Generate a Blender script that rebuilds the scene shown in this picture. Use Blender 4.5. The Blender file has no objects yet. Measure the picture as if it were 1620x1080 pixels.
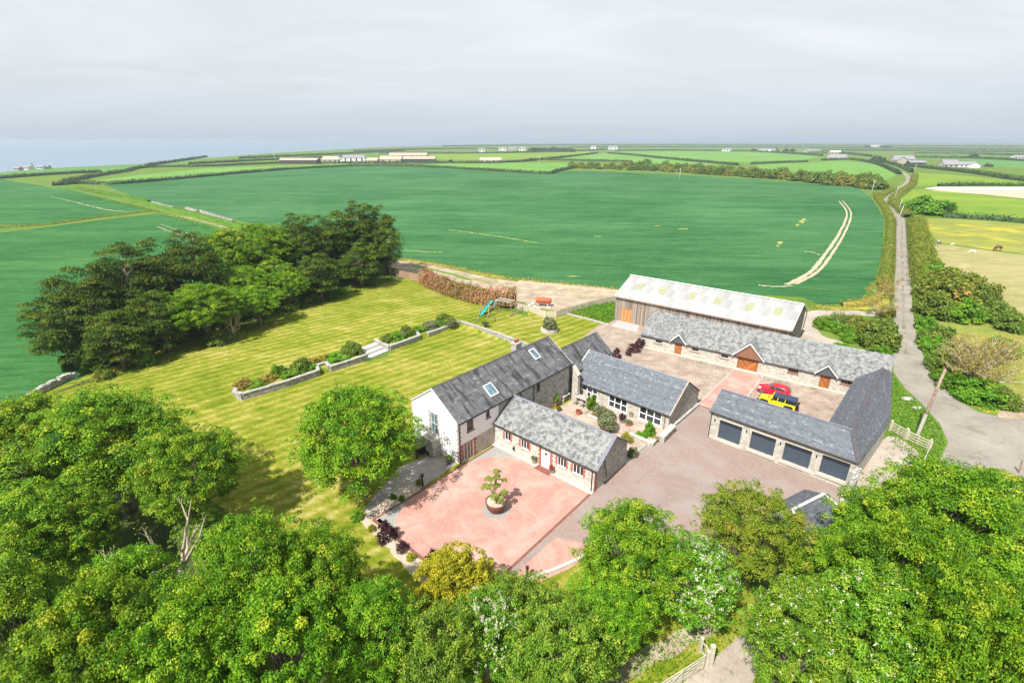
import bpy, math, random
import numpy as np
from mathutils import Vector, Matrix

random.seed(7)
rng = np.random.default_rng(7)
sc = bpy.context.scene
COL = sc.collection
R_ = math.radians

# ------------------------------------------------------------------ camera, world, sun, exposure
CAM_H = 31.0
FPX, HZ = 790.0, 222.0                      # focal length and horizon row of the 1620 x 1080 photograph
PITCH = math.atan((540.0 - HZ) / FPX)
cam_d = bpy.data.cameras.new('camera')
cam = bpy.data.objects.new('camera', cam_d)
COL.objects.link(cam)
cam.location = (0, 0, CAM_H)
cam.rotation_euler = (math.pi / 2 - PITCH, 0, 0)
cam_d.sensor_width = 36.0
cam_d.lens = FPX / 1620.0 * 36.0
cam_d.clip_start = 0.5
cam_d.clip_end = 80000.0
sc.camera = cam

SUN_AZ, SUN_EL = 217.0, 53.0                # direction towards the sun (clockwise from +Y), elevation
world = bpy.data.worlds.new('World')
sc.world = world
world.use_nodes = True
wn, wl = world.node_tree.nodes, world.node_tree.links
wn.clear()
w_out = wn.new('ShaderNodeOutputWorld')
w_bg = wn.new('ShaderNodeBackground')
w_sky = wn.new('ShaderNodeTexSky')
w_sky.sky_type = 'NISHITA'
w_sky.sun_disc = False
w_sky.sun_elevation = R_(SUN_EL)
w_sky.sun_rotation = R_(SUN_AZ)
w_sky.altitude = 50
w_sky.air_density = 1.0
w_sky.dust_density = 2.5
w_bg.inputs['Strength'].default_value = 0.115
# high thin cloud veil over the clear sky: streaky noise on the cloud plane
w_tc = wn.new('ShaderNodeTexCoord')
w_sep = wn.new('ShaderNodeSeparateXYZ')
wl.new(w_tc.outputs['Generated'], w_sep.inputs[0])
w_zz = wn.new('ShaderNodeMath'); w_zz.operation = 'MAXIMUM'
wl.new(w_sep.outputs['Z'], w_zz.inputs[0]); w_zz.inputs[1].default_value = 0.0
w_add = wn.new('ShaderNodeMath'); w_add.operation = 'ADD'
wl.new(w_zz.outputs[0], w_add.inputs[0]); w_add.inputs[1].default_value = 0.16
w_dx = wn.new('ShaderNodeMath'); w_dx.operation = 'DIVIDE'
w_dy = wn.new('ShaderNodeMath'); w_dy.operation = 'DIVIDE'
wl.new(w_sep.outputs['X'], w_dx.inputs[0]); wl.new(w_add.outputs[0], w_dx.inputs[1])
wl.new(w_sep.outputs['Y'], w_dy.inputs[0]); wl.new(w_add.outputs[0], w_dy.inputs[1])
w_cmb = wn.new('ShaderNodeCombineXYZ')
wl.new(w_dx.outputs[0], w_cmb.inputs[0]); wl.new(w_dy.outputs[0], w_cmb.inputs[1])
w_map = wn.new('ShaderNodeMapping')
w_map.inputs['Rotation'].default_value = (0, 0, R_(28))
w_map.inputs['Scale'].default_value = (0.45, 0.9, 1)
wl.new(w_cmb.outputs[0], w_map.inputs[0])
w_no = wn.new('ShaderNodeTexNoise')
w_no.inputs['Scale'].default_value = 1.5
w_no.inputs['Detail'].default_value = 7
w_no.inputs['Roughness'].default_value = 0.55
w_no.inputs['Distortion'].default_value = 0.7
wl.new(w_map.outputs[0], w_no.inputs['Vector'])
w_cr = wn.new('ShaderNodeMapRange')
w_cr.inputs['From Min'].default_value = 0.30
w_cr.inputs['From Max'].default_value = 0.72
w_cr.inputs['To Min'].default_value = 0.86
w_cr.inputs['To Max'].default_value = 0.99
wl.new(w_no.outputs['Fac'], w_cr.inputs['Value'])
w_ve = wn.new('ShaderNodeValToRGB')
w_ve.color_ramp.elements[0].position = 0.0
w_ve.color_ramp.elements[0].color = (0.60, 0.69, 0.785, 1)
w_ve.color_ramp.elements[1].position = 0.26
w_ve.color_ramp.elements[1].color = (0.76, 0.83, 0.88, 1)
e_ = w_ve.color_ramp.elements.new(0.09); e_.color = (0.78, 0.835, 0.895, 1)
e_ = w_ve.color_ramp.elements.new(0.15); e_.color = (0.845, 0.885, 0.93, 1)
wl.new(w_zz.outputs[0], w_ve.inputs[0])
w_sc = wn.new('ShaderNodeVectorMath'); w_sc.operation = 'SCALE'
w_sc.inputs['Scale'].default_value = 5.2
w_br = wn.new('ShaderNodeMapRange')
w_br.inputs['From Min'].default_value = 0.3; w_br.inputs['From Max'].default_value = 0.7
w_br.inputs['To Min'].default_value = 0.92; w_br.inputs['To Max'].default_value = 1.07
wl.new(w_no.outputs['Fac'], w_br.inputs['Value'])
w_vm = wn.new('ShaderNodeVectorMath'); w_vm.operation = 'SCALE'
w_hf = wn.new('ShaderNodeMapRange'); w_hf.interpolation_type = 'SMOOTHSTEP'
w_hf.inputs['From Min'].default_value = 0.0; w_hf.inputs['From Max'].default_value = 0.12
wl.new(w_zz.outputs[0], w_hf.inputs['Value'])
w_b1 = wn.new('ShaderNodeMath'); w_b1.operation = 'SUBTRACT'; wl.new(w_br.outputs[0], w_b1.inputs[0]); w_b1.inputs[1].default_value = 1.0
w_b2 = wn.new('ShaderNodeMath'); w_b2.operation = 'MULTIPLY_ADD'; wl.new(w_b1.outputs[0], w_b2.inputs[0]); wl.new(w_hf.outputs[0], w_b2.inputs[1]); w_b2.inputs[2].default_value = 1.0
wl.new(w_ve.outputs[0], w_vm.inputs[0]); wl.new(w_b2.outputs[0], w_vm.inputs['Scale'])
wl.new(w_vm.outputs[0], w_sc.inputs[0])
w_mx = wn.new('ShaderNodeMix'); w_mx.data_type = 'RGBA'
wl.new(w_cr.outputs[0], w_mx.inputs['Factor'])
wl.new(w_sky.outputs[0], w_mx.inputs['A'])
wl.new(w_sc.outputs[0], w_mx.inputs['B'])
wl.new(w_mx.outputs['Result'], w_bg.inputs['Color'])
wl.new(w_bg.outputs[0], w_out.inputs['Surface'])

sun_d = bpy.data.lights.new('sun', 'SUN')
sun_d.energy = 5.0
sun_d.angle = R_(0.6)
sun_d.color = (1.0, 0.965, 0.915)
sun = bpy.data.objects.new('sun', sun_d)
COL.objects.link(sun)
sun.location = (-60, -60, 120)
_s = Vector((math.sin(R_(SUN_AZ)) * math.cos(R_(SUN_EL)), math.cos(R_(SUN_AZ)) * math.cos(R_(SUN_EL)), math.sin(R_(SUN_EL))))
sun.rotation_euler = _s.to_track_quat('Z', 'Y').to_euler()

vs = sc.view_settings
vs.view_transform = 'Standard'
vs.look = 'None'
vs.exposure = 0.74
vs.gamma = 1.0
sc.render.engine = 'CYCLES'
sc.cycles.use_denoising = True
sc.cycles.denoising_prefilter = 'NONE'
sc.cycles.max_bounces = 6
sc.cycles.diffuse_bounces = 3
sc.cycles.transmission_bounces = 3
sc.cycles.transparent_max_bounces = 4
sc.cycles.volume_bounces = 0

# ------------------------------------------------------------------ surveying: photograph row/column -> point of the place at height z
_cp, _sp = math.cos(PITCH), math.sin(PITCH)
def G(px, py, z=0.0):
    a, b = (px - 810.0) / FPX, (540.0 - py) / FPX
    dx, dy, dz = a, _cp + b * _sp, -_sp + b * _cp
    t = (CAM_H - z) / -dz
    return (dx * t, dy * t)
def depth(x, y, z=0.0):
    return y * _cp - (z - CAM_H) * _sp
def sstep(t):
    t = min(1.0, max(0.0, t))
    return t * t * (3 - 2 * t)

# ------------------------------------------------------------------ materials
MATS = {}
class NT:
    def __init__(s, name):
        s.m = bpy.data.materials.new(name); s.m.use_nodes = True
        s.t = s.m.node_tree; s.n = s.t.nodes; s.l = s.t.links
        s.b = s.n['Principled BSDF']; s.o = s.n['Material Output']
    def new(s, k, **kw):
        x = s.n.new('ShaderNode' + k)
        for a, v in kw.items(): setattr(x, a, v)
        return x
    def coord(s, scale=(1, 1, 1), rot=0.0, kind='Object'):
        tc = s.new('TexCoord'); mp = s.new('Mapping')
        mp.inputs['Scale'].default_value = scale; mp.inputs['Rotation'].default_value = (0, 0, rot)
        s.l.new(tc.outputs[kind], mp.inputs[0]); return mp.outputs[0]
    def noise(s, vec, scale, detail=4, rough=0.55, dist=0.0):
        x = s.new('TexNoise'); x.inputs['Scale'].default_value = scale; x.inputs['Detail'].default_value = detail
        x.inputs['Roughness'].default_value = rough; x.inputs['Distortion'].default_value = dist
        s.l.new(vec, x.inputs['Vector']); return x.outputs['Fac']
    def ramp(s, fac, stops):
        x = s.new('ValToRGB'); e = x.color_ramp.elements
        e[0].position, e[0].color = stops[0][0], (*stops[0][1], 1)
        e[1].position, e[1].color = stops[-1][0], (*stops[-1][1], 1)
        for p, c in stops[1:-1]:
            q = e.new(p); q.color = (*c, 1)
        s.l.new(fac, x.inputs[0]); return x.outputs[0]
    def rng(s, fac, a, b, c=0.0, d=1.0):
        x = s.new('MapRange'); x.inputs['From Min'].default_value = a; x.inputs['From Max'].default_value = b
        x.inputs['To Min'].default_value = c; x.inputs['To Max'].default_value = d
        s.l.new(fac, x.inputs['Value']); return x.outputs[0]
    def mix(s, fac, a, b, mode='MIX'):
        x = s.new('Mix', data_type='RGBA', blend_type=mode)
        for k, v in (('Factor', fac), ('A', a), ('B', b)):
            if isinstance(v, (int, float)): x.inputs[k].default_value = v
            elif isinstance(v, tuple): x.inputs[k].default_value = (*v, 1)
            else: s.l.new(v, x.inputs[k])
        return x.outputs['Result']
    def math(s, op, a, b):
        x = s.new('Math', operation=op)
        for i, v in ((0, a), (1, b)):
            if isinstance(v, (int, float)): x.inputs[i].default_value = v
            else: s.l.new(v, x.inputs[i])
        return x.outputs[0]
    def bump(s, h, strength=0.4, dist=0.02):
        x = s.new('Bump'); x.inputs['Strength'].default_value = strength; x.inputs['Distance'].default_value = dist
        s.l.new(h, x.inputs['Height']); s.l.new(x.outputs[0], s.b.inputs['Normal'])
    def done(s, col=None, rough=0.8, spec=0.3, metal=0.0):
        if col is not None:
            if isinstance(col, tuple): s.b.inputs['Base Color'].default_value = (*col, 1)
            else: s.l.new(col, s.b.inputs['Base Color'])
        s.b.inputs['Roughness'].default_value = rough
        s.b.inputs['Specular IOR Level'].default_value = spec
        s.b.inputs['Metallic'].default_value = metal
        MATS[s.m.name] = s.m; return s.m

def plain(name, col, rough=0.7, spec=0.3, metal=0.0, var=0.12, scale=3.0):
    t = NT(name); v = t.coord()
    n = t.noise(v, scale, 5, 0.6)
    c = t.ramp(n, [(0.3, tuple(x * (1 - var) for x in col)), (0.7, tuple(min(1, x * (1 + var)) for x in col))])
    return t.done(c, rough, spec, metal)

def rubble(name, stops, mortar, scale=3.2, bumpd=0.03):
    t = NT(name); v = t.coord((1, 1, 1.55))
    wv = t.new('VectorMath', operation='ADD')
    nz = t.new('TexNoise'); nz.inputs['Scale'].default_value = 3.0; t.l.new(v, nz.inputs['Vector'])
    sc_ = t.new('VectorMath', operation='SCALE'); sc_.inputs['Scale'].default_value = 0.22
    t.l.new(nz.outputs['Color'], sc_.inputs[0]); t.l.new(v, wv.inputs[0]); t.l.new(sc_.outputs[0], wv.inputs[1])
    vo = t.new('TexVoronoi'); vo.inputs['Scale'].default_value = scale; t.l.new(wv.outputs[0], vo.inputs['Vector'])
    ve = t.new('TexVoronoi', feature='DISTANCE_TO_EDGE'); ve.inputs['Scale'].default_value = scale; t.l.new(wv.outputs[0], ve.inputs['Vector'])
    sep = t.new('SeparateXYZ'); t.l.new(vo.outputs['Color'], sep.inputs[0])
    c = t.ramp(sep.outputs[0], stops)
    g = t.noise(v, 14, 4, 0.65)
    c = t.mix(t.rng(g, 0.3, 0.75, 0.0, 0.45), c, mortar)
    edge = t.rng(ve.outputs['Distance'], 0.015, 0.07)
    c = t.mix(edge, mortar, c)
    big = t.noise(v, 0.5, 3)
    c = t.mix(t.rng(big, 0.35, 0.7, 0.0, 0.22), c, tuple(x * 0.62 for x in mortar))
    t.bump(edge, 0.75, bumpd)
    return t.done(c, 0.95, 0.08)

rubble('stone_wall_limewashed', [(0.0, (0.30, 0.27, 0.23)), (0.35, (0.50, 0.47, 0.41)), (0.7, (0.60, 0.57, 0.51)), (1.0, (0.42, 0.35, 0.26))], (0.66, 0.62, 0.55))
rubble('stone_wall_cream', [(0.0, (0.28, 0.25, 0.20)), (0.4, (0.44, 0.41, 0.35)), (0.75, (0.54, 0.51, 0.45)), (1.0, (0.36, 0.33, 0.28))], (0.54, 0.50, 0.43))
rubble('stone_wall_grey', [(0.0, (0.15, 0.14, 0.13)), (0.4, (0.34, 0.32, 0.29)), (0.75, (0.50, 0.47, 0.42)), (1.0, (0.27, 0.23, 0.19))], (0.50, 0.47, 0.42), 3.0)
rubble('stone_wall_garden', [(0.0, (0.10, 0.10, 0.09)), (0.4, (0.27, 0.26, 0.24)), (0.75, (0.44, 0.42, 0.38)), (1.0, (0.16, 0.15, 0.13))], (0.42, 0.40, 0.36), 2.8)
rubble('dry_stone', [(0.0, (0.34, 0.32, 0.29)), (0.5, (0.56, 0.53, 0.48)), (1.0, (0.72, 0.69, 0.63))], (0.2, 0.19, 0.17), 2.6, 0.06)

def slate(name, a, b, lichen=0.0, lichen_col=(0.50, 0.49, 0.45), streak=0.0):
    t = NT(name); v = t.coord()
    at = t.new('Attribute'); at.attribute_name = 'tint'
    c = t.ramp(at.outputs['Fac'], [(0.0, a), (0.75, b), (1.0, tuple(min(1, x * 1.45) for x in b))])
    n1 = t.noise(v, 2.2, 6, 0.7, 0.4); n2 = t.noise(v, 0.35, 3)
    n3 = t.noise(v, 9.0, 4, 0.7)
    if lichen:
        f = t.math('MULTIPLY', t.rng(n1, 0.42, 0.56), t.rng(n2, 0.28, 0.5, 0.55, 1.0))
        f = t.math('MULTIPLY', f, t.rng(n3, 0.3, 0.6, 0.45, 1.0))
        c = t.mix(t.math('MULTIPLY', f, lichen), c, lichen_col)
        n4 = t.noise(v, 1.3, 4)
        c = t.mix(t.rng(n4, 0.66, 0.78, 0.0, 0.45), c, (0.20, 0.17, 0.07))
    if streak:
        vs_ = t.coord((0.9, 0.16, 0.16)); ns = t.noise(vs_, 2.0, 4, 0.6)
        c = t.mix(t.rng(ns, 0.50, 0.62, 0.0, streak), c, (0.030, 0.028, 0.030))
        n5 = t.noise(v, 1.1, 6, 0.7)
        c = t.mix(t.rng(n5, 0.6, 0.75, 0.0, 0.5), c, (0.22, 0.17, 0.11))
    t.bump(n3, 0.35, 0.01)
    return t.done(c, 0.75, 0.15)
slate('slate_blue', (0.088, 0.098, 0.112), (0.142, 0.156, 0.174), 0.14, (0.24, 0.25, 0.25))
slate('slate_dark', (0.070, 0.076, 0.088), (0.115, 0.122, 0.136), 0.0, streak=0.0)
slate('slate_house', (0.082, 0.082, 0.088), (0.142, 0.140, 0.145), 0.0, streak=0.8)
slate('slate_lichen', (0.082, 0.084, 0.086), (0.144, 0.147, 0.147), 0.88, (0.328, 0.328, 0.308))
slate('slate_mossy', (0.090, 0.094, 0.098), (0.155, 0.160, 0.162), 0.72, (0.34, 0.34, 0.32))

def paving(name, c1, c2, mort, s=1.0, rot=0.0, patch=None):
    t = NT(name); v = t.coord((1, 1, 1), rot)
    br = t.new('TexBrick'); br.inputs['Scale'].default_value = s
    br.inputs['Color1'].default_value = (*c1, 1); br.inputs['Color2'].default_value = (*c2, 1); br.inputs['Mortar'].default_value = (*mort, 1)
    br.inputs['Mortar Size'].default_value = 0.012; br.inputs['Brick Width'].default_value = 0.22; br.inputs['Row Height'].default_value = 0.11
    br.inputs['Bias'].default_value = -0.1
    t.l.new(v, br.inputs['Vector'])
    n = t.noise(v, 0.35, 6, 0.65, 0.5); m = t.noise(v, 3.5, 6, 0.8); sp = t.noise(v, 7.0, 2, 0.5)
    c = t.mix(t.rng(m, 0.35, 0.7, 0.0, 0.6), br.outputs['Color'], tuple(0.72 * x for x in c2))
    c = t.mix(t.rng(sp, 0.6, 0.7, 0.0, 0.5), c, tuple(min(1, 1.25 * x) for x in c1))
    if patch:
        c = t.mix(t.rng(n, 0.45, 0.62, 0.0, 0.75), c, patch)
        n6 = t.noise(v, 0.16, 6, 0.7, 0.8)
        c = t.mix(t.rng(n6, 0.52, 0.68, 0.0, 0.45), c, tuple(0.62 * x for x in patch))
    t.bump(m, 0.3, 0.01)
    return t.done(c, 0.9, 0.08)
paving('red_block_paving', (0.50, 0.275, 0.22), (0.41, 0.205, 0.16), (0.33, 0.18, 0.145), 1.0, R_(48), (0.45, 0.315, 0.265))
paving('pink_block_paving', (0.345, 0.245, 0.205), (0.26, 0.195, 0.17), (0.21, 0.16, 0.14), 1.0, R_(48), (0.27, 0.235, 0.21))
paving('grey_setts', (0.36, 0.345, 0.32), (0.29, 0.28, 0.265), (0.22, 0.21, 0.20), 1.0, R_(48), (0.33, 0.32, 0.28))

def ground_mat(name, stops, scale, scale2=9.0, bumpd=0.03, extra=None, rough=0.95, stretch=(1, 1, 1), rot=0.0):
    t = NT(name); v = t.coord(stretch, rot)
    n = t.noise(v, scale, 8, 0.7, 0.3); m = t.noise(t.coord(), min(scale2, 4.0), 7, 0.85)
    f = t.math('ADD', t.math('MULTIPLY', n, 0.5), t.math('MULTIPLY', m, 0.5))
    c = t.ramp(f, stops)
    if extra:
        for sc2, lo, hi, amt, colr in extra:
            c = t.mix(t.rng(t.noise(t.coord(), sc2, 5, 0.6, 0.4), lo, hi, 0.0, amt), c, colr)
    t.bump(m, 0.5, bumpd)
    return t.done(c, rough, 0.05)
ground_mat('meadow', [(0.35, (0.051, 0.105, 0.016)), (0.5, (0.098, 0.168, 0.023)), (0.65, (0.172, 0.203, 0.043))], 0.12, 2.2, 0.12,
           [(0.6, 0.55, 0.75, 0.5, (0.27, 0.25, 0.09))])
ground_mat('verge_grass', [(0.35, (0.040, 0.112, 0.012)), (0.5, (0.096, 0.196, 0.016)), (0.66, (0.208, 0.240, 0.040))], 0.5, 3.5, 0.15)
ground_mat('gravel_pink', [(0.38, (0.176, 0.126, 0.097)), (0.5, (0.302, 0.235, 0.185)), (0.62, (0.420, 0.353, 0.290))], 0.5, 4.0, 0.03, [(0.3, 0.5, 0.72, 0.35, (0.277, 0.239, 0.202))])
ground_mat('gravel_patio', [(0.38, (0.24, 0.18, 0.14)), (0.5, (0.38, 0.305, 0.24)), (0.62, (0.48, 0.40, 0.33))], 0.7, 4.0, 0.02)
ground_mat('rubble_yard', [(0.36, (0.230, 0.197, 0.160)), (0.5, (0.351, 0.299, 0.242)), (0.64, (0.428, 0.389, 0.338))], 0.3, 5.0, 0.05, [(0.8, 0.6, 0.72, 0.8, (0.102, 0.134, 0.038))])
ground_mat('lane_tarmac', [(0.38, (0.184, 0.164, 0.140)), (0.5, (0.248, 0.224, 0.188)), (0.62, (0.304, 0.280, 0.240))], 0.22, 3.0, 0.02, [(0.35, 0.56, 0.70, 0.5, (0.152, 0.116, 0.076)), (0.9, 0.6, 0.72, 0.5, (0.336, 0.320, 0.288))])
ground_mat('soil_track', [(0.40, (0.21, 0.155, 0.105)), (0.5, (0.34, 0.27, 0.195)), (0.60, (0.44, 0.375, 0.29))], 0.3, 3.0, 0.06, [(0.16, 0.54, 0.66, 0.75, (0.17, 0.19, 0.045)), (0.5, 0.6, 0.7, 0.5, (0.24, 0.19, 0.14))])
ground_mat('bare_soil', [(0.35, (0.331, 0.245, 0.144)), (0.5, (0.418, 0.331, 0.223)), (0.65, (0.461, 0.389, 0.288))], 0.4, 3.0, 0.05)
ground_mat('crop_thin', [(0.40, (0.05, 0.19, 0.05)), (0.5, (0.28, 0.29, 0.08)), (0.6, (0.46, 0.38, 0.14))], 0.6, 3.0, 0.05)
ground_mat('lane_centre', [(0.42, (0.10, 0.09, 0.06)), (0.52, (0.24, 0.20, 0.15)), (0.60, (0.40, 0.36, 0.30))], 0.4, 3.0, 0.02)
ground_mat('pink_soil', [(0.35, (0.435, 0.315, 0.225)), (0.65, (0.510, 0.398, 0.300))], 0.02, 0.4, 0.05)
ground_mat('patio_slab', [(0.35, (0.22, 0.20, 0.18)), (0.65, (0.40, 0.36, 0.32))], 0.7, 5.0, 0.01)
ground_mat('bed_gravel', [(0.35, (0.320, 0.248, 0.176)), (0.65, (0.528, 0.448, 0.352))], 1.5, 12.0, 0.03)
ground_mat('soil_and_tree_shade', [(0.35, (0.04, 0.07, 0.015)), (0.65, (0.10, 0.12, 0.035))], 0.5, 4.0, 0.08)  # dark soil tone; under the woods it also stands in for shade
ground_mat('sea_cliff', [(0.35, (0.25, 0.22, 0.17)), (0.65, (0.36, 0.33, 0.27))], 0.02, 0.3, 0.2)

def lawn_mat():
    t = NT('lawn_grass'); v = t.coord((1, 1, 1), R_(-43.0))
    wv = t.new('TexWave', wave_type='BANDS', bands_direction='Y', wave_profile='SIN')
    wv.inputs['Scale'].default_value = 0.20; wv.inputs['Distortion'].default_value = 0.12; wv.inputs['Detail'].default_value = 2
    wv.inputs['Detail Scale'].default_value = 0.6
    t.l.new(v, wv.inputs['Vector'])
    n = t.noise(t.coord((0.45, 1, 1), R_(-43.0)), 0.8, 9, 0.75, 0.3); m = t.noise(t.coord(), 2.4, 8, 0.85)
    g = t.noise(t.coord(), 0.09, 5, 0.6, 0.6)
    f = t.math('ADD', t.math('MULTIPLY', n, 0.40), t.math('MULTIPLY', m, 0.36))
    f = t.math('ADD', f, t.math('MULTIPLY', t.math('SUBTRACT', wv.outputs['Fac'], 0.5), 0.06))
    f = t.math('ADD', f, t.math('MULTIPLY', g, 0.24))
    c = t.ramp(f, [(0.40, (0.070, 0.118, 0.006)), (0.48, (0.150, 0.180, 0.011)), (0.53, (0.230, 0.222, 0.030)), (0.61, (0.38, 0.325, 0.115))])
    t.bump(m, 0.5, 0.04)
    return t.done(c, 0.95, 0.1)
lawn_mat()

def crop_mat(name, lo, mid, hi, rot, tram=True):
    t = NT(name)
    a = t.noise(t.coord((0.05, 0.20, 1), rot), 1.0, 8, 0.7, 0.3)
    b = t.noise(t.coord((0.16, 1.2, 1), rot), 1.0, 7, 0.75)
    g = t.noise(t.coord(), 0.014, 6, 0.6, 0.5); m = t.noise(t.coord(), 1.3, 8, 0.85)
    f = t.math('ADD', t.math('MULTIPLY', a, 0.20), t.math('MULTIPLY', b, 0.28))
    f = t.math('ADD', f, t.math('MULTIPLY', g, 0.20)); f = t.math('ADD', f, t.math('MULTIPLY', m, 0.32))
    c = t.ramp(f, [(0.44, lo), (0.50, mid), (0.565, hi)])
    y = t.noise(t.coord((0.03, 0.16, 1), rot), 1.4, 7, 0.7)
    c = t.mix(t.rng(y, 0.62, 0.74, 0.0, 0.6), c, (0.20, 0.23, 0.06))
    k = t.noise(t.coord((0.012, 0.05, 1), rot), 1.0, 4, 0.5)
    c = t.mix(t.rng(k, 0.5, 0.68, 0.0, 0.12), c, tuple(x * 1.9 for x in hi))
    rw = t.new('TexWave', wave_type='BANDS', bands_direction='Y', wave_profile='SIN')
    rw.inputs['Scale'].default_value = 0.13; rw.inputs['Distortion'].default_value = 0.5; rw.inputs['Detail'].default_value = 2
    t.l.new(t.coord((1, 1, 1), rot), rw.inputs['Vector'])
    c = t.mix(t.math('MULTIPLY', t.rng(rw.outputs['Fac'], 0.0, 1.0, 0.0, 0.28), t.rng(m, 0.3, 0.7)), c, tuple(x * 0.6 for x in lo))
    if tram:
        wv = t.new('TexWave', wave_type='BANDS', bands_direction='Y', wave_profile='SIN')
        wv.inputs['Scale'].default_value = 0.013; wv.inputs['Distortion'].default_value = 0.6; wv.inputs['Detail'].default_value = 2; wv.inputs['Detail Scale'].default_value = 0.3
        t.l.new(t.coord((1, 1, 1), rot), wv.inputs['Vector'])
        c = t.mix(t.math('MULTIPLY', t.rng(wv.outputs['Fac'], 0.985, 0.998, 0.0, 0.6), t.rng(b, 0.4, 0.6)), c, tuple(x * 0.45 for x in lo))
    t.bump(m, 0.8, 0.25)
    return t.done(c, 0.9, 0.12)
crop_mat('crop_blue_green', (0.016, 0.088, 0.022), (0.036, 0.130, 0.038), (0.072, 0.178, 0.066), R_(12))
crop_mat('crop_left', (0.014, 0.085, 0.018), (0.032, 0.130, 0.028), (0.066, 0.180, 0.050), R_(-8))
crop_mat('pasture_light', (0.085, 0.20, 0.03), (0.12, 0.25, 0.04), (0.16, 0.29, 0.055), R_(5), False)
crop_mat('pasture_mid', (0.06, 0.16, 0.035), (0.085, 0.20, 0.045), (0.12, 0.24, 0.06), R_(5), False)
crop_mat('pasture_yellow', (0.10, 0.19, 0.015), (0.14, 0.235, 0.02), (0.22, 0.26, 0.025), R_(-10), False)
ground_mat('paddock_rough', [(0.36, (0.104, 0.160, 0.024)), (0.5, (0.208, 0.224, 0.048)), (0.63, (0.336, 0.288, 0.080))], 0.10, 1.2, 0.1,
           [(0.06, 0.52, 0.64, 0.65, (0.46, 0.37, 0.02)), (0.14, 0.60, 0.72, 0.6, (0.08, 0.16, 0.03))], stretch=(0.5, 1.4, 1))
ground_mat('paddock_dusty', [(0.36, (0.160, 0.184, 0.056)), (0.5, (0.272, 0.248, 0.104)), (0.63, (0.368, 0.312, 0.168))], 0.12, 1.6, 0.08,
           [(0.10, 0.58, 0.68, 0.6, (0.52, 0.39, 0.28)), (0.2, 0.62, 0.74, 0.5, (0.44, 0.37, 0.03))], stretch=(0.5, 1.4, 1))

def leaf(name, stops, trans=0.36, hue=0.008, rough=0.5):
    t = NT(name)
    at = t.new('Attribute'); at.attribute_name = 'tint'
    c = t.ramp(at.outputs['Fac'], stops)
    oi = t.new('ObjectInfo')
    hs = t.new('HueSaturation')
    t.l.new(t.rng(oi.outputs['Random'], 0, 1, 0.5 - hue, 0.5 + hue), hs.inputs['Hue'])
    t.l.new(t.rng(oi.outputs['Random'], 0, 1, 0.90, 1.12), hs.inputs['Value'])
    t.l.new(c, hs.inputs['Color'])
    t.done(hs.outputs[0], rough, 0.2)
    tr = t.new('BsdfTranslucent'); t.l.new(hs.outputs[0], tr.inputs['Color'])
    mx = t.new('MixShader'); mx.inputs[0].default_value = trans
    t.l.new(t.b.outputs[0], mx.inputs[1]); t.l.new(tr.outputs[0], mx.inputs[2]); t.l.new(mx.outputs[0], t.o.inputs['Surface'])
    return t.m
leaf('leaf_sycamore', [(0.0, (0.042, 0.128, 0.006)), (0.40, (0.120, 0.268, 0.009)), (0.80, (0.250, 0.415, 0.016)), (1.0, (0.41, 0.47, 0.03))])
leaf('leaf_chestnut', [(0.0, (0.086, 0.190, 0.014)), (0.5, (0.190, 0.305, 0.017)), (0.85, (0.322, 0.374, 0.029)), (1.0, (0.437, 0.368, 0.057))])
leaf('leaf_candle', [(0.0, (0.078, 0.198, 0.012)), (0.5, (0.168, 0.336, 0.019)), (0.90, (0.324, 0.456, 0.034)), (1.0, (0.432, 0.468, 0.060))])
leaf('leaf_elder', [(0.0, (0.067, 0.202, 0.011)), (0.5, (0.151, 0.336, 0.020)), (1.0, (0.291, 0.448, 0.039))])
leaf('leaf_privet', [(0.0, (0.069, 0.172, 0.014)), (0.5, (0.167, 0.305, 0.023)), (1.0, (0.333, 0.414, 0.046))])
leaf('leaf_golden', [(0.0, (0.19, 0.23, 0.008)), (0.5, (0.36, 0.36, 0.012)), (1.0, (0.54, 0.48, 0.03))])
leaf('leaf_cypress', [(0.0, (0.022, 0.060, 0.005)), (0.5, (0.068, 0.128, 0.008)), (1.0, (0.225, 0.260, 0.018))], 0.28, 0.006, 0.6)
leaf('leaf_ash', [(0.0, (0.06, 0.13, 0.013)), (0.5, (0.13, 0.22, 0.02)), (1.0, (0.25, 0.32, 0.04))])
leaf('leaf_purple', [(0.0, (0.028, 0.012, 0.016)), (0.6, (0.080, 0.034, 0.040)), (1.0, (0.19, 0.075, 0.07))], 0.25, 0.004)
leaf('leaf_photinia', [(0.0, (0.09, 0.11, 0.02)), (0.35, (0.20, 0.16, 0.05)), (0.62, (0.42, 0.17, 0.08)), (1.0, (0.58, 0.27, 0.17))], 0.25, 0.004)
leaf('leaf_hedge', [(0.0, (0.055, 0.115, 0.012)), (0.5, (0.125, 0.20, 0.022)), (1.0, (0.25, 0.29, 0.042))], 0.28)
leaf('leaf_hedge_brown', [(0.0, (0.083, 0.138, 0.011)), (0.5, (0.193, 0.237, 0.022)), (0.85, (0.341, 0.303, 0.044)), (1.0, (0.396, 0.242, 0.066))], 0.28)
leaf('leaf_far', [(0.0, (0.028, 0.060, 0.016)), (0.5, (0.055, 0.105, 0.024)), (1.0, (0.105, 0.155, 0.04))], 0.2)
leaf('leaf_weed', [(0.0, (0.06, 0.18, 0.010)), (0.5, (0.14, 0.31, 0.016)), (1.0, (0.31, 0.42, 0.04))])
leaf('leaf_dry', [(0.0, (0.26, 0.22, 0.04)), (0.5, (0.38, 0.30, 0.06)), (1.0, (0.48, 0.39, 0.10))])
leaf('leaf_olive', [(0.0, (0.08, 0.10, 0.045)), (0.5, (0.16, 0.18, 0.08)), (1.0, (0.29, 0.30, 0.15))], 0.2)
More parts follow.
